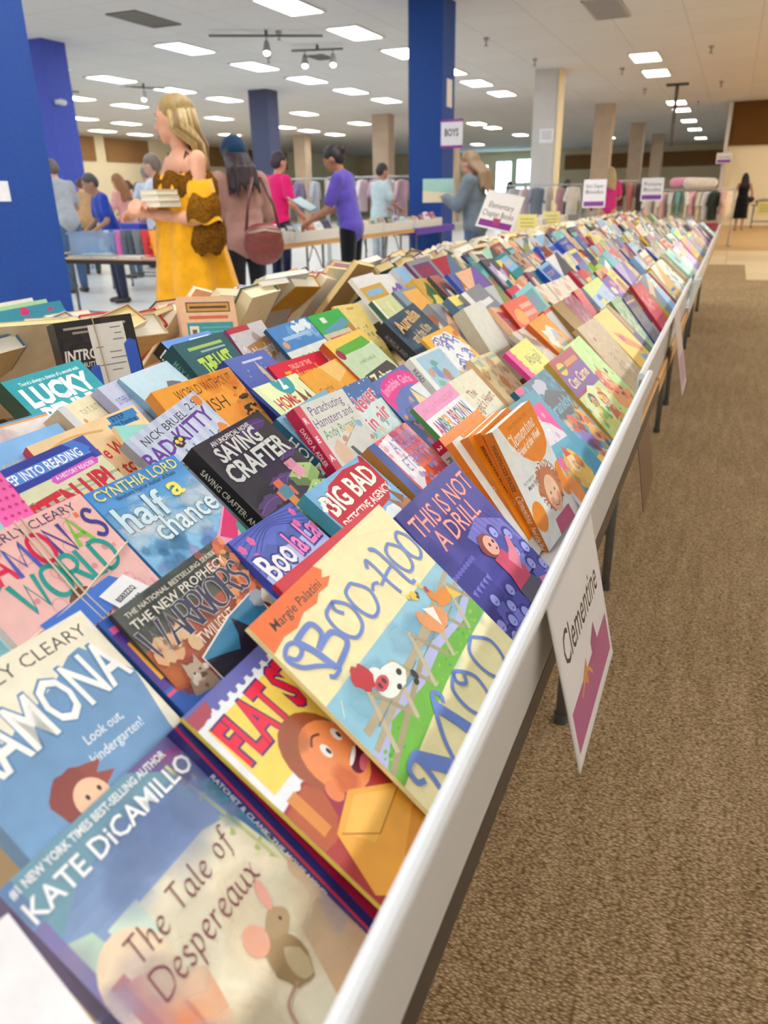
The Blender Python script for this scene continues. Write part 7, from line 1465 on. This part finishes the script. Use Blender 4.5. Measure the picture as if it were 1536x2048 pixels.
def bin_(lab, x, y, rz, sx, sy, sz, col, z=TT, m_=CLEAR, nm='storage_bin'):
    r = tag(empty(nm, (x, y, z), math.radians(rz)), lab, 'bin'); m = MB(); t = .004
    for a in ((-sx, sx, -sy, sy, 0, t), (-sx, -sx + t, -sy, sy, t, sz), (sx - t, sx, -sy, sy, t, sz), (-sx + t, sx - t, -sy, -sy + t, t, sz), (-sx + t, sx - t, sy - t, sy, t, sz)): m.box(*a, col)
    m.build('tub', m_, r); m = MB()
    for a in ((-sx - .012, sx + .012, -sy - .012, -sy), (-sx - .012, sx + .012, sy, sy + .012), (-sx - .012, -sx, -sy, sy), (sx, sx + .012, -sy, sy)): m.box(*a, sz - .02, sz, col)
    m.build('rim', m_, r)
bin_('clear bluish plastic tub on the black-topped table by the pillar', -4.98, 5.45, 0, .25, .17, .2, 'a8c0dc')
m = MB(); m.box(-.12, .12, -.1, .1, 0, .07, 'eceef0'); tag(m.build('paper_box', PAPER, None, False, Matrix.Translation((-4.62, 5.62, TT))), 'small white box behind the tub', 'box')
table2('plywood folding table deeper in the hall past the broad blue pillar', -8.2, -6.6, 8.6, 9.6); table2('plywood folding table in front of the cream side wall', -11.2, -9.2, 11.3, 12.0)
for k, (x, y, sx, sy, sz, c_, lab) in enumerate([(-7.6, 8.8, .3, .15, .16, '3a4ab0', 'blue box on the deeper plywood table'), (-7.0, 8.85, .2, .15, .22, 'c8c4d4', 'mauve white box on the deeper plywood table'), (-7.3, 9.2, .3, .14, .12, 'e4a0c0', 'pink box on the deeper plywood table'), (-6.8, 9.3, .2, .14, .2, '8a94a8', 'grey box on the deeper plywood table'), (-10.6, 11.6, .4, .14, .15, 'c8c0b4', 'tan box before the cream side wall'), (-9.7, 11.6, .3, .16, .2, '7a6a94', 'violet box before the cream side wall'), (-10.1, 11.6, .16, .12, .14, 'b04a5a', 'rose box before the cream side wall')]):
    m = MB(); m.box(-sx, sx, -sy, sy, 0, sz, c_, 0, None, .008); tag(m.build('goods_box', PAPER, None, False, Matrix.Translation((x, y, TT))), lab, 'box', 'boxes on the deeper tables')
m = MB(); m.box(-.09, .09, -.2, .2, 0, .02, '3a3a44'); tag(m.build('magazine', PAPER, None, False, Matrix.Translation((-5.3, 5.4, TT))), 'dark magazine on the black-topped table', 'magazine')
# yellow notes on boxes behind the ridge
def card_box(lab, x, y, col, note):
    r = tag(empty('cardboard_box', (x, y, .735)), lab, 'box'); m = MB(); m.box(-.16, .16, -.1, .1, 0, .2, col, 0, None, .004); m.build('carton', PAPER, r)
    m = MB(); m.box(-.1, .1, -.104, -.1005, .06, .24, note)
    for k in range(3): m.box(-.07, .07, -.1055, -.104, .12 + k * .035, .126 + k * .035, '6a6a4a')
    m.build('yellow_note', PAPER, r)
table2('plywood folding table beyond the ridge under the noted cartons', -2.22, -1.68, 8.0, 10.2)
card_box('white carton with a pale yellow note, nearer of two beyond the ridge', -1.95, 8.4, 'd8d4cc', 'e8e08a'); card_box('white carton with a pale yellow note, farther of two beyond the ridge', -1.95, 9.6, 'd4ccc0', 'e4dc94')
def sign_on(lab, x, y, z, w, h, lines, foot=TT):
    r = tag(empty('standing_sign', (x, y, z)), lab, 'sign'); m = MB(); m.box(-w / 2, w / 2, 0, .006, 0, h, 'f0eef2'); A_ = Art(m, lambda u, v, l: (-w / 2 + u * w, -.001 - l * 10, h - v * w), h / w)
    for k, t in enumerate(lines): A_.text(t, .12, .34 + .24 * k, .15, '2e2e32', w=.76, bold=0)
    A_.rect(.06, A_.H - .26, .94, A_.H - .06, '8a4aa0'); m.build('card', PAPER, r); m = MB(); m.tube([(0, .01, .02), (0, .012, foot - z)], .006, 'b0b0ac', 8); m.build('stem', METAL, r)
sign_on('white sign with a violet foot band standing among the far books', -1.40, 9.0, 1.02, .24, .28, ['Early Chapter', 'Books'], TT + .002)
sign_on('white sign with a violet scribble near the clothes racks', -1.1, 12.2, 1.05, .3, .3, ['Picture', 'Books'], .008)
sign_on('small white sign on the pale post at the aisle end', -.56, 31.8, 2.05, .5, .35, ['Checkout'], 1.9)
# clothes racks at the far end of the aisle
def rack(lab, x, y, rz, ln, hgt, cols, grp, noun):
    r = tag(empty('clothing_rack', (x, y, 0), math.radians(rz)), lab, 'clothes rack')
    for q in (-ln / 2, ln / 2): m = MB(); m.tube([(q, 0, .02), (q, 0, hgt)], .016, 'b8b8bc', 8); m.tube([(q, -.25, .02), (q, .25, .02)], .016, 'b8b8bc', 8); m.build('upright', METAL, r, True)
    m = MB(); m = MB(); m.tube([(-ln / 2, 0, hgt), (ln / 2, 0, hgt)], .016, 'c4c4c8', 8); m.build('rail', METAL, r, True)
    Mr = Matrix.Translation((x, y, 0)) @ Matrix.Rotation(math.radians(rz), 4, 'Z')
    for k, (c_, cn) in enumerate(cols):
        xx = -ln / 2 + ln * (k + .7) / (len(cols) + .4); g = RB.uniform(.5, .7); m = MB()
        o_ = tag(empty('hanging_garment', M=Mr @ Matrix.Translation((xx, 0, hgt - g)) @ Matrix.Rotation(math.radians(RB.uniform(50, 90)), 4, 'Z')), '%s %s, %s on the %s' % (cn, noun, ORD[k], lab.split(',')[0]), 'clothes', grp)
        n = 16; m.loft([[(a * math.cos(t) * (1 + .08 * math.sin(5 * t)), b * math.sin(t), zz) for t in (2 * PI * j / n for j in range(n))] for zz, a, b in ((0, .19, .05), (g * .4, .18, .045), (g * .78, .19, .05), (g * .88, .17, .04), (g * .93, .06, .03))], c_)
        for q in (-1, 1): m.capsule((q * .15, 0, g * .84), (q * .24, 0, g * .5), .05, .045, c_)
        m.build('cloth', CLOTH, o_, True); m = MB(); m.tube([(0, 0, g * .92), (0, 0, g - .03), (.02, 0, g - .005), (0, 0, g + .012), (-.015, 0, g - .005)], .004, 'b0b0b0', 6); m.build('hanger_hook', METAL, o_)
W_ = [('ece8e4', 'white'), ('f0e4e0', 'off-white'), ('e8c8d0', 'blush pink'), ('dce4e4', 'pale grey'), ('7ab0b0', 'teal'), ('f0ece4', 'ivory'), ('f0c0d4', 'pink'), ('e4dccc', 'cream'), ('d8dce8', 'pale blue'), ('2a3a34', 'dark green'), ('e8b8b0', 'peach pink'), ('eedcc8', 'beige')]
rack('white clothes rack at the aisle end, full of pale clothes', -.95, 19.5, 12, 1.9, 1.2, W_, 'pale clothes on the aisle end rack', 'child garment')
rack('rack of rose and dark clothes, behind the magenta shopper', -2.4, 19.2, 30, 1.6, 1.4, [('8a2a44', 'maroon'), ('b06a70', 'dusty rose'), ('c89a90', 'rose beige'), ('6a2a34', 'wine'), ('c87a80', 'salmon'), ('5a4a50', 'charcoal'), ('d8a8b0', 'pale rose')], 'dark clothes on the rose rack', 'garment')
rack('rack of light clothes, by the pale pillar', -4.0, 18.4, 0, 1.7, 1.35, [('c8ccd4', 'grey'), ('e4d4dc', 'pale pink'), ('8a94a8', 'slate'), ('d8d4cc', 'stone'), ('c49ca4', 'rose grey'), ('ecece8', 'white')], 'light clothes by the pale pillar', 'garment')
rack('rack of pink and white clothes, beyond the woman in purple', -6.0, 13.6, 10, 1.8, 1.5, [('e8c4cc', 'pale pink'), ('b8d0e4', 'baby blue'), ('ecdcdc', 'white pink'), ('c8a0b4', 'mauve'), ('d8e4e8', 'ice blue'), ('e0b8b8', 'rose'), ('f0ecec', 'white')], 'pink clothes beyond the woman in purple', 'garment')
rack('rack of striped and white clothes, past the pink polo', -7.8, 13.4, 20, 1.6, 1.5, [('d4d0dc', 'pale violet'), ('c0b4c4', 'lilac grey'), ('eceaf0', 'white'), ('8a7a9c', 'violet'), ('b8bcc8', 'silver')], 'light clothes past the pink polo', 'garment')
m = MB(); m.capsule((0, 0, 0), (.5, .1, 0), .12, .1, 'f0e8e0'); m.capsule((-.3, .05, .02), (.1, .1, .02), .1, .1, 'f0a8c8'); tag(m.build('folded_clothes', CLOTH, None, True, Matrix.Translation((-1.0, 19.5, 1.33))), 'heap of white and pink clothes on top of the aisle end rack', 'clothes', None, 'stuff')
folding_table('low grey table with goods behind the woman in the black dress', .5, 2.6, 29.2, 30.2, (29.4, 30.0), 'band', 'folding tables across the hall', '8a8680')
m = MB(); m.box(-.25, .25, -.01, 0, -.2, .2, 'e4dc8c')
for k in range(3): m.box(-.18, .18, -.016, -.01, -.1 + k * .09, -.08 + k * .09, '8a8658')
tag(m.build('price_sign', PAPER, None, False, Matrix.Translation((.95, 29.18, .62))), 'pale yellow price sign on the low grey table', 'sign')
for k, (x, c_, lab) in enumerate([(.9, '8a8078', 'brown grey pile of goods on the low grey table'), (1.6, 'b4aca8', 'pale grey pile of goods on the low grey table'), (2.2, '5a5450', 'dark pile of goods on the low grey table')]):
    m = MB(); m.ell((0, 0, .08), (.3, .25, .1), c_, 12, 6); tag(m.build('goods_pile', CLOTH, None, True, Matrix.Translation((x, 29.7, TT))), lab, 'goods')
r = tag(empty('white_bin', (-.42, 20.3, 0)), 'white bin with a pink label at the aisle end', 'bin'); m = MB(); m.loft([[(sx * .2 * s_, sy * .16 * s_, z) for sx, sy in ((-1, -1), (1, -1), (1, 1), (-1, 1))] for z, s_ in ((0, .85), (.62, 1.0), (.62, .94), (.03, .8))], 'e4dcd8'); m.build('tub', PLAST, r); m = MB(); m.box(-.14, .14, -.168, -.162, .3, .48, 'c86a84'); m.build('label', PAPER, r)
